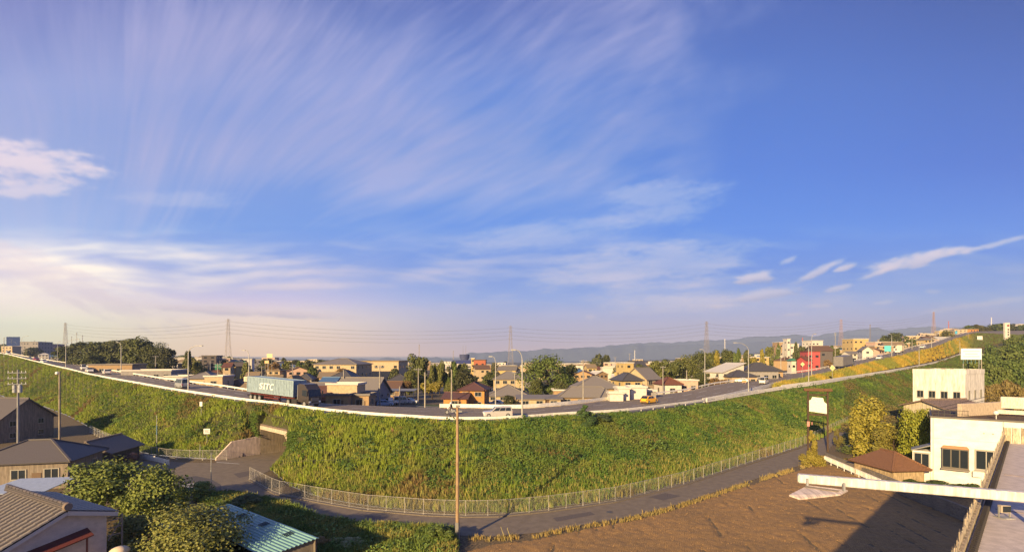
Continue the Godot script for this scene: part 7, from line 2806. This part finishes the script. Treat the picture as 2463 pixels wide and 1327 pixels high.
	for k in 4:
		s = sh()
		if k == 0:
			s.tube(Vector3(-0.1, hp - 1.5, 0.58), Vector3(-0.1, hp - 1.5, 0.66), 0.6, 0.6, 12)
		else:
			s.box(Vector3(0, hp - 2.2 - 1.3 * k, 0.62), Vector3(0.8, 0.8, 0.05))
		part("mark", s, mt(0.25, 0.07, 0.06, 0.6) if k == 0 else mt(0.05, 0.05, 0.05, 0.6), body)
	# green net screen on poles
	b = on(580, 262)
	t = thing("net_screen", "tall green net screen on steel poles", "screen", b)
	h = top_h(868, 262) - b.y
	for k in 5:
		s = sh()
		s.tube(Vector3(-16 + 5.0 * k, 0, 0), Vector3(-16 + 5.0 * k, h, 0), 0.14, 0.1, 6)
		part("pole", s, galv(), t)
	s = sh()
	s.box(Vector3(-0.6, h * 0.55, 0.2), Vector3(5.0, h * 0.85, 0.04))
	s.box(Vector3(-11.0, h * 0.5, 0.2), Vector3(5.0, h * 0.6, 0.04))
	part("net", s, mt(0.04, 0.18, 0.1, 0.9), t)
	# carport with parked vehicles
	b = on(960, 136)
	t = thing("carport", "open dark carport behind the parked pickup", "carport", b)
	s = sh()
	s.slab(Vector3(-4.5, 3.0, 2.6), Vector3(4.5, 3.0, 2.6), Vector3(4.5, 3.3, -2.6), Vector3(-4.5, 3.3, -2.6), 0.12)
	part("roof", s, mt(0.2, 0.2, 0.2, 0.6), t)
	for q in [[-4.2, 2.4], [4.2, 2.4], [-4.2, -2.4], [4.2, -2.4], [0.0, 2.4]]:
		s = sh()
		s.box(Vector3(q[0], 1.5, q[1]), Vector3(0.12, 3.0, 0.12))
		part("post", s, galv(), t)
	pickup(on(942, 122), 2.6)
	var parked := [[925, 118, 0.4, HATCH, [0.35, 0.4, 0.5], "pale blue hatchback parked beside the white pickup"], [965, 128, 0.1, MICROVAN, [0.5, 0.5, 0.5], "grey small van parked under the open carport"], [985, 130, -0.2, SEDAN, [0.7, 0.68, 0.65], "white saloon parked at the end of the carport"], [1192, 128, 2.9, SEDAN, [0.75, 0.73, 0.7], "white saloon parked beside the black round bush"], [1785, 165, 2.6, SEDAN, [0.78, 0.76, 0.74], "white car parked behind the guardrail below the black hipped roofs"], [1869, 262, 0.2, HATCH, [0.75, 0.74, 0.72], "small white car parked in front of the brown field"]]
	for q in parked:
		var c: Array = q[4]
		var v := car_body("parked_car", q[5], paint(c[0], c[1], c[2]), q[3])
		v.position = on(q[0], q[1]) + Vector3(0, 0.02, 0)
		v.rotation.y = q[2]
	# bright plots of grass and the brown field
	for q in [["lawn", 1000, 109, 1085, 128, [0.1, 0.15, 0.02]], ["rice_field", 1140, 232, 1215, 290, [0.24, 0.26, 0.02]], ["rice_field", 1425, 225, 1448, 262, [0.36, 0.33, 0.01]], ["rice_field", 1780, 200, 1812, 262, [0.3, 0.28, 0.02]], ["brown_field", 1882, 203, 2005, 246, [0.3, 0.16, 0.07]], ["dry_meadow", 2095, 305, 2215, 380, [0.3, 0.26, 0.05]], ["lawn", 1000, 118, 1060, 122, [0.3, 0.28, 0.26]]]:
		var g := []
		var lift := 0.1 if q[5][0] < 0.29 or q[5][2] < 0.2 else 0.14
		for i in 16:
			var r := PackedVector3Array()
			for j in 9:
				var px := lerpf(q[1], q[3], i / 15.0)
				var d := lerpf(maxf(q[2], col(px)[5] + 6.5), q[4], j / 8.0)
				var p := on(px, d)
				p.y += lift
				r.push_back(p)
			g.append(r)
		s = sh()
		grid(s, g)
		var nm: String = q[0]
		if q[5][2] > 0.2:
			nm = "path"
		struct(nm, s, mt(q[5][0], q[5][1], q[5][2], 0.95, "soil", 3.0))
	# trees: px, distance, top, width, shape, colour, lift, label
	var cs := {"deep": leaf_mat(0.075, 0.085, 0.022), "oak": leaf_mat(0.085, 0.1, 0.022), "mid": leaf_mat(0.13, 0.14, 0.03), "gold": leaf_mat(0.25, 0.21, 0.03), "green": leaf_mat(0.1, 0.14, 0.025), "dusk": leaf_mat(0.055, 0.06, 0.02), "rust": leaf_mat(0.2, 0.12, 0.04)}
	var trees := [
		[160, 318, 832, 66, "round", "oak", 0.05, "dark tree at the near end of the woods, beside the pylon"], [196, 300, 822, 66, "round", "deep", 0.05, "rounded dark tree of the woods behind the white cars"], [232, 290, 820, 74, "round", "oak", 0.05, "wide dark tree of the woods above the white hatchback"], [268, 275, 816, 70, "round", "deep", 0.05, "tall dark tree in the middle of the woods"], [305, 262, 812, 74, "round", "deep", 0.05, "tall dark tree behind the street lamp in the woods"], [338, 245, 809, 84, "round", "oak", 0.05, "tallest crown of the dark woods"],
		[372, 232, 820, 70, "round", "deep", 0.05, "dark tree sloping down from the tallest crown of the woods"], [402, 225, 836, 52, "round", "dusk", 0.05, "low dark tree at the tail of the woods"], [215, 262, 850, 60, "round", "oak", 0.0, "lower tree in front of the woods behind the white cars"], [185, 285, 855, 50, "round", "oak", 0.0, "bushy lower tree at the road edge of the woods"], [452, 185, 846, 44, "tall", "deep", 0.05, "tall dark tree behind the arm of the street lamp"], [478, 190, 866, 40, "round", "mid", 0.05, "rounded tree beside the dark five-storey block"],
		[660, 235, 868, 44, "round", "rust", 0.05, "brownish tree behind the container"], [690, 250, 866, 30, "round", "mid", 0.05, "green tree behind the lorry, next to the brownish tree"], [745, 240, 862, 42, "round", "deep", 0.05, "dark tree at the corner of the three-storey tan block"], [722, 260, 868, 34, "tall", "green", 0.05, "narrow green tree beside the tan block"], [752, 205, 882, 30, "round", "green", 0.05, "small bright tree before the tan block"], [640, 262, 862, 40, "round", "deep", 0.05, "dark rounded tree above the middle of the container"], [705, 300, 862, 36, "round", "dusk", 0.05, "very dark tree between the green trees behind the lorry"], [770, 300, 864, 30, "round", "deep", 0.05, "dark tree peeping over the corner of the tan block"], [592, 225, 870, 24, "round", "mid", 0.05, "small tree beside the green net screen"], [815, 205, 882, 40, "round", "rust", 0.0, "brown bush-like tree below the tan block"],
		[1003, 180, 846, 58, "round", "oak", 0.05, "big rounded dark tree under the radio mast"], [1030, 176, 858, 40, "plumes", "mid", 0.03, "drooping willow-like tree beside the rounded dark tree"], [1058, 178, 850, 40, "plumes", "mid", 0.03, "feathery bamboo-like tree, middle one of the clump"], [1082, 180, 847, 44, "plumes", "green", 0.03, "feathery pointed tree, tallest of the bamboo-like clump"], [1108, 184, 868, 44, "round", "mid", 0.03, "rounded tree at the end of the bamboo-like clump"], [1120, 158, 884, 60, "round", "dusk", 0.0, "very dark round tree behind the orange house"], [985, 170, 890, 40, "round", "mid", 0.0, "lower tree before the big rounded dark tree"], [1040, 150, 902, 60, "spread", "gold", 0.05, "spreading yellowish tree over the lawn"], [975, 158, 908, 40, "spread", "rust", 0.05, "thin brownish tree beside the carport"],
		[1085, 138, 918, 40, "round", "mid", 0.0, "green shrub-like tree behind the low orange wing"], [948, 205, 884, 30, "round", "deep", 0.0, "dark hedge-like tree behind the wide gable roof"], [1225, 118, 950, 36, "round", "dusk", 0.0, "black round bush beside the parked white saloon"], [1180, 205, 890, 40, "round", "oak", 0.0, "tree between the orange house and the grey hipped roof"], [1240, 205, 906, 30, "round", "mid", 0.0, "small tree beside the black gable roof"],
		[1318, 158, 850, 122, "round", "green", 0.03, "huge round green tree in the middle of the town"], [1365, 165, 876, 60, "round", "deep", 0.03, "darker shoulder tree beside the huge round green tree"], [1345, 140, 912, 40, "round", "deep", 0.0, "low tree at the foot of the huge round green tree"], [1290, 150, 910, 36, "round", "oak", 0.0, "low bush-like tree before the huge round green tree"], [1440, 420, 846, 30, "round", "deep", 0.05, "dark lone tree on the skyline of the town"], [1460, 430, 852, 22, "round", "deep", 0.05, "smaller dark tree beside the lone skyline tree"],
		[1548, 178, 872, 50, "round", "oak", 0.03, "first tree of the long row, beside the steep grey roof"], [1580, 182, 866, 58, "round", "mid", 0.03, "tree of the long row above the white cubes"], [1615, 188, 860, 60, "round", "oak", 0.03, "tree of the long row above the reddish roof"], [1650, 195, 850, 62, "round", "mid", 0.03, "tree of the long row above the pink wall"], [1685, 205, 842, 64, "round", "oak", 0.03, "tree of the long row behind the street lamp"], [1712, 220, 838, 50, "round", "mid", 0.03, "tree of the long row beside the golden pointed tree"], [1725, 210, 846, 26, "tall", "gold", 0.03, "golden pointed tree behind the slant-roofed white house"], [1752, 232, 840, 46, "round", "oak", 0.03, "dark tree behind the slant-roofed white house"],
		[1776, 226, 838, 34, "tall", "green", 0.03, "tall green tree behind the long-armed street lamp"], [1796, 235, 846, 30, "tall", "deep", 0.03, "dark narrow tree behind the long-armed street lamp"], [1560, 165, 905, 40, "round", "deep", 0.0, "low dark shrub-like tree between the white cubes and the shed"], [1690, 172, 895, 46, "round", "deep", 0.0, "low dark tree beside the pink wall"], [1718, 168, 908, 30, "round", "rust", 0.0, "reddish garden bush below the slant-roofed white house"], [1740, 168, 912, 24, "round", "rust", 0.0, "smaller reddish garden bush by the guardrail"], [1834, 262, 840, 18, "tall", "gold", 0.03, "narrow yellow-green tree beyond the black roofs"], [1850, 320, 832, 26, "round", "mid", 0.03, "green tree beside the tan block"], [1873, 330, 830, 18, "tall", "green", 0.03, "dark green tree touching the tall white tower"], [1810, 255, 858, 30, "round", "gold", 0.0, "yellowish bush beyond the yellow plot"],
		[1928, 300, 826, 26, "round", "deep", 0.03, "dark rounded tree behind the red shop"], [1915, 320, 824, 18, "tall", "deep", 0.03, "narrow dark tree beside the white block"], [2010, 290, 836, 32, "round", "mid", 0.0, "bushy tree behind the grey box lorry"], [1992, 232, 862, 18, "round", "rust", 0.0, "brownish bush at the tail of the grey box lorry"], [2042, 400, 814, 20, "round", "deep", 0.03, "dark tree beside the stepped cream block"], [2150, 480, 799, 54, "round", "oak", 0.03, "large round dark tree on the rise beside the road"], [2130, 470, 806, 30, "round", "oak", 0.03, "shoulder of the large round tree on the rise"]]
	for q in trees:
		var lv := 6200 if q[3] > 60 and q[1] < 240 else (3600 if q[3] > 30 else 1500)
		tree("tree", q[7], q[0], q[1], q[2], q[3], q[4], cs[q[5]], q[6], lv)
	# the wooded hillside at the right edge
	var hill := [[2352, 190, 862, 60, "tree"], [2385, 200, 846, 70, "tree"], [2420, 205, 834, 80, "tree"], [2455, 215, 822, 80, "tree"], [2395, 165, 868, 66, "tree"], [2440, 165, 862, 80, "tree"], [2475, 175, 845, 70, "tree"], [2365, 150, 885, 44, "tree"], [2350, 230, 848, 40, "tree"], [2388, 250, 824, 50, "tree"], [2440, 260, 808, 60, "tree"], [2470, 260, 802, 50, "tree"], [2410, 140, 896, 50, "bush"], [2450, 140, 890, 60, "bush"], [2375, 132, 912, 40, "bush"], [2430, 120, 925, 60, "bush"], [2462, 112, 932, 50, "bush"]]
	var words := ["beside the flat white building", "above the leaning pole", "below the white sign tower", "at the picture's edge beneath the skyline", "just above the dry bushes", "deep green, in the middle of the hillside", "at the very edge of the hillside", "small, at the corner of the flat white building", "next to the lower road", "higher up next to the lower road", "at the foot of the white sign tower", "highest on the hillside"]
	var k := 0
	for q in hill:
		if q[4] == "tree":
			tree("hillside_tree", "green hillside tree " + words[k], q[0], q[1], q[2], q[3], "round", leaf_mat(0.085, 0.125, 0.02) if k % 2 else leaf_mat(0.1, 0.13, 0.022), 0.0, 3600, "trees of the wooded hillside")
		else:
			tree("dry_bush", ["dry brownish bush below the wooded hillside", "wider dry bush at the edge below the hillside", "small dry bush by the leaning pole", "orange-tinged bush above the cream garden wall", "orange-tinged bush beyond the end of the cream garden wall"][k - 12], q[0], q[1], q[2], q[3], "spread", leaf_mat(0.2, 0.15, 0.05), 0.0, 3600, "", "shrub")
		k += 1

func pickup(p: Vector3, yaw: float):
	var t := thing("pickup", "small white pickup parked with its side to the road", "pickup", p + Vector3(0, 0.02, 0), yaw)
	var white := paint(0.75, 0.73, 0.68)
	var s := sh()
	s.prism([Vector2(0.35, 0.4), Vector2(1.72, 0.35), Vector2(1.78, 0.9), Vector2(1.4, 1.78), Vector2(0.35, 1.8)], -0.72, 0.72)
	var c := part("cab", s, white, t)
	s = sh()
	for sg in [-1.0, 1.0]:
		s.box(Vector3(0.95, 1.35, sg * 0.725), Vector3(0.7, 0.55, 0.02))
	s.quad(Vector3(1.76, 1.0, 0.62), Vector3(1.76, 1.0, -0.62), Vector3(1.44, 1.7, -0.6), Vector3(1.44, 1.7, 0.6))
	part("cab_windows", s, glass_mat(), c)
	s = sh()
	s.box(Vector3(-0.75, 0.68, 0), Vector3(2.1, 0.1, 1.45))
	for q in [[-0.75, 0.7, 2.1, 0.04], [-0.75, -0.7, 2.1, 0.04]]:
		s.box(Vector3(q[0], 0.9, q[1]), Vector3(q[2], 0.36, q[3]))
	s.box(Vector3(-1.78, 0.9, 0), Vector3(0.04, 0.36, 1.36))
	part("cargo_bed", s, white, t)
	for q in [[1.1, 0.64], [1.1, -0.64], [-1.0, 0.64], [-1.0, -0.64]]:
		wheel(t, q[0], q[1], 0.28, 0.16)

# ---------------------------------------------------------------- far town, pylons and lines
func pylon(label: String, px: float, d: float, ytop: float, red: bool) -> Node3D:
	var b := on(px, d)
	var h := top_h(ytop, d) - b.y
	var t := thing("lattice_pylon", label, "pylon", b, 0.2)
	var m := mt(0.3, 0.26, 0.24, 0.6) if not red else mt(0.42, 0.28, 0.24, 0.6)
	var r := d * 0.00012 + 0.04
	var wid := func(u: float) -> float: return lerpf(h * 0.065, h * 0.014, pow(u, 0.8))
	var s := sh()
	var n := 10
	for sx in [-1, 1]:
		for sz in [-1, 1]:
			s = sh()
			for k in n:
				var u0 := float(k) / n
				var u1 := float(k + 1) / n
				var w0: float = wid.call(u0)
				var w1: float = wid.call(u1)
				s.bar(Vector3(sx * w0, h * u0, sz * w0), Vector3(sx * w1, h * u1, sz * w1), r * 1.5, r * 1.5)
			part("leg", s, m, t)
	s = sh()
	for k in n:
		var u0 := float(k) / n
		var u1 := float(k + 1) / n
		var w0: float = wid.call(u0)
		var w1: float = wid.call(u1)
		for f in 4:
			var c0 := [Vector3(-w0, h * u0, w0), Vector3(w0, h * u0, w0), Vector3(w0, h * u0, -w0), Vector3(-w0, h * u0, -w0)]
			var c1 := [Vector3(-w1, h * u1, w1), Vector3(w1, h * u1, w1), Vector3(w1, h * u1, -w1), Vector3(-w1, h * u1, -w1)]
			s.bar(c0[f], c1[(f + 1) % 4], r, r)
			s.bar(c0[(f + 1) % 4], c1[f], r, r)
			s.bar(c1[f], c1[(f + 1) % 4], r, r)
	var br := part("bracing", s, m, t)
	br.set_meta("kind", "stuff")
	for k in 4:
		s = sh()
		var y: float = h * (0.97 - 0.085 * k)
		var l := h * 0.055
		for sg in [-1, 1]:
			s.bar(Vector3(0, y + h * 0.012, 0), Vector3(sg * l, y, 0), r, r)
			s.bar(Vector3(0, y - h * 0.012, 0), Vector3(sg * l, y, 0), r, r)
			s.bar(Vector3(sg * l, y, 0), Vector3(sg * l, y - h * 0.025, 0), r, r)
		part("crossarm", s, m, t)
	t.set_meta("tip", h)
	return t

func build_far():
	var ps := [[156, 900, 776, false, "pylon rising behind the near end of the dark woods"], [548, 620, 767, false, "tall pylon behind the dark five-storey block"], [1228, 700, 783, false, "tall pylon in the middle of the town"], [1700, 800, 773, false, "pylon behind the long row of trees"], [2024, 850, 768, true, "reddish pylon behind the grey box lorry"], [2247, 900, 750, true, "reddish pylon above the crest of the road"]]
	var py := []
	for q in ps:
		py.append(pylon(("grey " if not q[3] else "") + q[4], q[0], q[1], q[2], q[3]))
	for k in 5:
		var a: Node3D = py[k]
		var b: Node3D = py[k + 1]
		var ha: float = a.get_meta("tip")
		var hb: float = b.get_meta("tip")
		var ends := []
		for lv in 4:
			for sg in [-1, 1]:
				ends.append([a.position + Vector3(sg * ha * 0.054, ha * (0.945 - 0.085 * lv), 0), b.position + Vector3(sg * hb * 0.054, hb * (0.945 - 0.085 * lv), 0)])
		cable("power lines strung onward from the " + ps[k][4], ends, 8.0, 0.045, "power lines between the pylons", "power_lines")
	var masts := [[183, 1300, 800, "thin lattice mast above the dark woods"], [197, 1350, 806, "smaller lattice mast above the dark woods"], [171, 1300, 809, "smallest mast beside the first pylon"], [1008, 700, 828, "lattice radio mast behind the big rounded tree"], [1090, 800, 843, "thin mast beside the control tower"], [2283, 800, 772, "red and white mast at the crest"], [2386, 700, 763, "thin mast on the skyline near the white sign tower"], [1744, 900, 815, "white lattice mast behind the long row of trees"], [1527, 900, 842, "small white mast among the far houses"], [2094, 900, 780, "thin mast above the far houses on the rise"], [82, 1100, 818, "thin mast above the hazy blocks"], [108, 1100, 820, "second thin mast above the hazy blocks"], [1931, 700, 812, "red mast behind the red shop"]]
	for q in masts:
		var b := on(q[0], q[1])
		var h := top_h(q[2], q[1]) - b.y
		var t := thing("radio_mast", q[3], "mast", b, 0.0)
		var m := mt(0.5, 0.14, 0.1, 0.6) if "red" in q[3] else (mt(0.7, 0.68, 0.66, 0.6) if "white" in q[3] else mt(0.25, 0.22, 0.22, 0.6))
		var s := sh()
		var w := h * 0.03
		for sx in [-1, 1]:
			s = sh()
			s.bar(Vector3(sx * w, 0, 0), Vector3(sx * w * 0.25, h, 0), 0.35, 0.35)
			part("leg", s, m, t)
		s = sh()
		for k in 12:
			var u0 := k / 12.0
			var u1 := (k + 1) / 12.0
			var sg := 1.0 if k % 2 else -1.0
			s.bar(Vector3(sg * w * lerpf(1.0, 0.25, u0), h * u0, 0), Vector3(-sg * w * lerpf(1.0, 0.25, u1), h * u1, 0), 0.22, 0.22)
		part("bracing", s, m, t)
		s = sh()
		s.cbox(Vector3(0, h * 0.96, 0), Vector3(w * 1.1, h * 0.04, w), 0.1)
		part("aerial", s, m, t)
	# houses of the far town: a few built ones, copied
	var protos := []
	for q in [["gable", 1.8, 2], ["hip", 1.8, 2], ["flat", 0.0, 2], ["gablez", 1.9, 2], ["flat", 0.0, 3], ["gable", 1.5, 1]]:
		var w := 10.0 if q[2] != 3 else 14.0
		var h: float = 2.9 * q[2]
		var t := thing("far_house", "far house", "house", Vector3.ZERO)
		var s := sh()
		gable_walls(s, w, 8.0, h, q[1] if q[0].begins_with("gable") else 0.0, q[0] == "gable")
		part("wall", s, wallc("cream"), t)
		part("roof", roof_shape(q[0], w, 8.0, h, q[1]), roofc("grey"), t)
		for fl in q[2]:
			for x in 3:
				window(t, Vector3(-w * 0.32 + w * 0.32 * x, h * (fl + 0.55) / q[2], 4.002), 1.9, 1.3, 0.0, true)
		protos.append([t, q[0], q[2], false])
	var wn := ["cream", "tan", "white", "pink", "grey", "yellow", "cream", "white"]
	var rn := ["grey", "black", "brown", "red", "tan", "blue", "white"]
	var zones := [[1850, 2330, 300, 620, 72, "on the rise beside the climbing road"], [1870, 2320, 560, 1000, 56, "high on the hazy rise"], [1380, 1850, 250, 480, 42, "in the middle distance beyond the row of trees"], [1380, 1850, 480, 1100, 44, "in the hazy plain below the mountains"], [880, 1380, 280, 900, 34, "in the plain around the big pylon"], [420, 1000, 230, 700, 60, "in the plain behind the lorry"], [0, 240, 480, 1000, 16, "in the haze beyond the blue direction board"], [2330, 2475, 520, 900, 20, "at the crest behind the wooded hillside"]]
	for z in zones:
		for k in z[4]:
			var px := rng.randf_range(z[0], z[1])
			var d: float = lerpf(z[2], z[3], pow(rng.randf(), 1.3))
			d = maxf(d, col(px)[5] + 40.0)
			var e: Array = protos[rng.randi() % protos.size()]
			var wk: String = wn[rng.randi() % wn.size()]
			var rk: String = rn[rng.randi() % rn.size()] if e[1] != "flat" else "white"
			var sc := rng.randf_range(0.7, 1.05) * (1.25 if d > 600.0 else 1.0)
			var kind: String = {"gable": "gable", "gablez": "gable-fronted", "hip": "hipped", "flat": "flat"}[e[1]]
			var lab := "%s%s house with %s %s roof %s" % [wk, " low" if e[2] == 1 else (" tall" if e[2] == 3 else ""), rk, kind, landmark(px, d)]
			var grp := "far houses of the town"
			var o: Node3D
			var ps2 := on(px, d)
			var yaw := rng.randf_range(-0.7, 0.7)
			if not e[3]:
				e[3] = true
				o = e[0]
				tag(o, lab, "house", grp)
			else:
				o = dup(e[0], "far_house", lab, ps2, yaw, grp)
			o.transform = Transform3D(Basis(Vector3.UP, yaw).scaled_local(Vector3.ONE * sc), ps2)
			(o.get_node("wall") as MeshInstance3D).material_override = wallc(wk)
			(o.get_node("roof") as MeshInstance3D).material_override = roofc(rk)
	# blocks, stores and workshops of the far town
	var bp := []
	for q in [[18.0, 6.5, 2, "flat"], [24.0, 5.0, 1, "gable"], [12.0, 9.5, 3, "flat"], [30.0, 8.0, 2, "flat"]]:
		var t := thing("far_building", "far building", "building", Vector3.ZERO)
		var s := sh()
		gable_walls(s, q[0], 12.0, q[1], 1.6 if q[3] == "gable" else 0.0, q[3] == "gable")
		part("wall", s, wallc("cream"), t)
		part("roof", roof_shape(q[3], q[0], 12.0, q[1], 1.6 if q[3] == "gable" else 0.0), roofc("white"), t)
		for fl in q[2]:
			for x in int(q[0] / 5.0):
				window(t, Vector3(-q[0] * 0.5 + 2.5 + 5.0 * x, q[1] * (fl + 0.55) / q[2], 6.002), 3.0, 1.3, 0.0, true)
		bp.append([t, q, false])
	var bz := [[420, 900, 330, 900, 32], [900, 1400, 380, 950, 26], [1400, 1850, 330, 950, 32], [1850, 2320, 380, 1000, 34], [0, 240, 600, 1000, 8]]
	for z in bz:
		for k in z[4]:
			var px := rng.randf_range(z[0], z[1])
			var d: float = maxf(lerpf(z[2], z[3], rng.randf()), col(px)[5] + 60.0)
			var e: Array = bp[rng.randi() % bp.size()]
			var wk: String = ["cream", "white", "tan", "white", "yellow", "pink"][rng.randi() % 6]
			var rk: String = "white" if e[1][3] == "flat" else ["grey", "white", "brown", "blue"][rng.randi() % 4]
			var sort: String = {18.0: "two-storey block", 24.0: "long low workshop", 12.0: "three-storey block", 30.0: "long two-storey store"}[e[1][0]]
			var lab := "%s %s with %s roof %s" % [wk, sort, rk, landmark(px, d)]
			var o: Node3D = e[0]
			if e[2]:
				o = dup(e[0], "far_building", lab, Vector3.ZERO, 0.0, "far buildings of the town")
			e[2] = true
			tag(o, lab, "building", "far buildings of the town")
			o.transform = Transform3D(Basis(Vector3.UP, rng.randf_range(-0.6, 0.6)).scaled_local(Vector3.ONE * rng.randf_range(0.75, 1.1)), on(px, d))
			(o.get_node("wall") as MeshInstance3D).material_override = wallc(wk)
			(o.get_node("roof") as MeshInstance3D).material_override = roofc(rk)
	# trees of the far town
	var tz := [[1400, 1850, 260, 1000, 40, "in the plain below the mountains"], [1850, 2330, 320, 900, 46, "on the rise beside the climbing road"], [880, 1380, 260, 900, 34, "in the plain around the big pylon"], [420, 880, 250, 900, 46, "in the plain behind the lorry"], [0, 240, 420, 900, 24, "in the haze beyond the blue direction board"], [2330, 2480, 420, 700, 24, "at the crest behind the wooded hillside"]]
	var words := {"round": "rounded", "tall": "pointed", "spread": "spreading"}
	for z in tz:
		for k in z[4]:
			var px := rng.randf_range(z[0], z[1])
			var d: float = lerpf(z[2], z[3], rng.randf())
			d = maxf(d, col(px)[5] + 30.0)
			var shp: String = ["round", "round", "tall", "spread"][rng.randi() % 4]
			var tone := rng.randi() % 3
			var h := rng.randf_range(6.0, 11.0)
			tree_at("far_tree", "%s %s %s tree %s" % ["small" if h < 7.6 else ("tall" if h > 9.4 else "mid-sized"), ["dark", "olive", "green"][tone], words[shp], landmark(px, d)], on(px, d), h, h * rng.randf_range(0.7, 1.2) * (1.6 if d > 500 else 1.0), shp, [leaf_mat(0.06, 0.07, 0.02), leaf_mat(0.13, 0.125, 0.03), leaf_mat(0.09, 0.12, 0.025)][tone], 0.0, 700, "far trees of the town")

func landmark(px: float, d: float) -> String:
	var marks := [[40, "the blue direction board"], [110, "the hazy blocks"], [156, "the first pylon"], [450, "the curved street lamp"], [510, "the dark five-storey block"], [548, "the pylon behind that block"], [600, "the cream roadside board"], [645, "the pale yellow board"], [705, "the lorry's container"], [760, "the lorry's cab"], [826, "the tan school-like block"], [925, "the cream wing"], [1008, "the radio mast"], [1070, "the feathery trees"], [1117, "the control tower"], [1155, "the brick-red block"], [1228, "the middle pylon"], [1318, "the huge round tree"], [1440, "the lone skyline tree"], [1503, "the tall yellow house"], [1560, "the steep grey roof"], [1620, "the reddish roof"], [1660, "the pink wall"], [1700, "the pylon over the tree row"], [1742, "the slant-roofed house"], [1800, "the long-armed lamp"], [1850, "the black hipped roofs"], [1893, "the tall white tower"], [1949, "the red shop"], [2024, "the reddish pylon"], [2060, "the stepped cream block"], [2100, "the gable-fronted white house"], [2140, "the turquoise sign"], [2190, "the round tree on the rise"], [2247, "the pylon at the crest"], [2290, "the crest signs"], [2345, "the crest of the road"], [2395, "the billboard"], [2424, "the white sign tower"], [2470, "the hillside edge"]]
	var best: Array = marks[0]
	for m in marks:
		if absf(m[0] - px) < absf(best[0] - px):
			best = m
	return "%s %s" % ["near" if d < 420.0 else ("behind" if d < 700.0 else "far beyond"), best[1]]
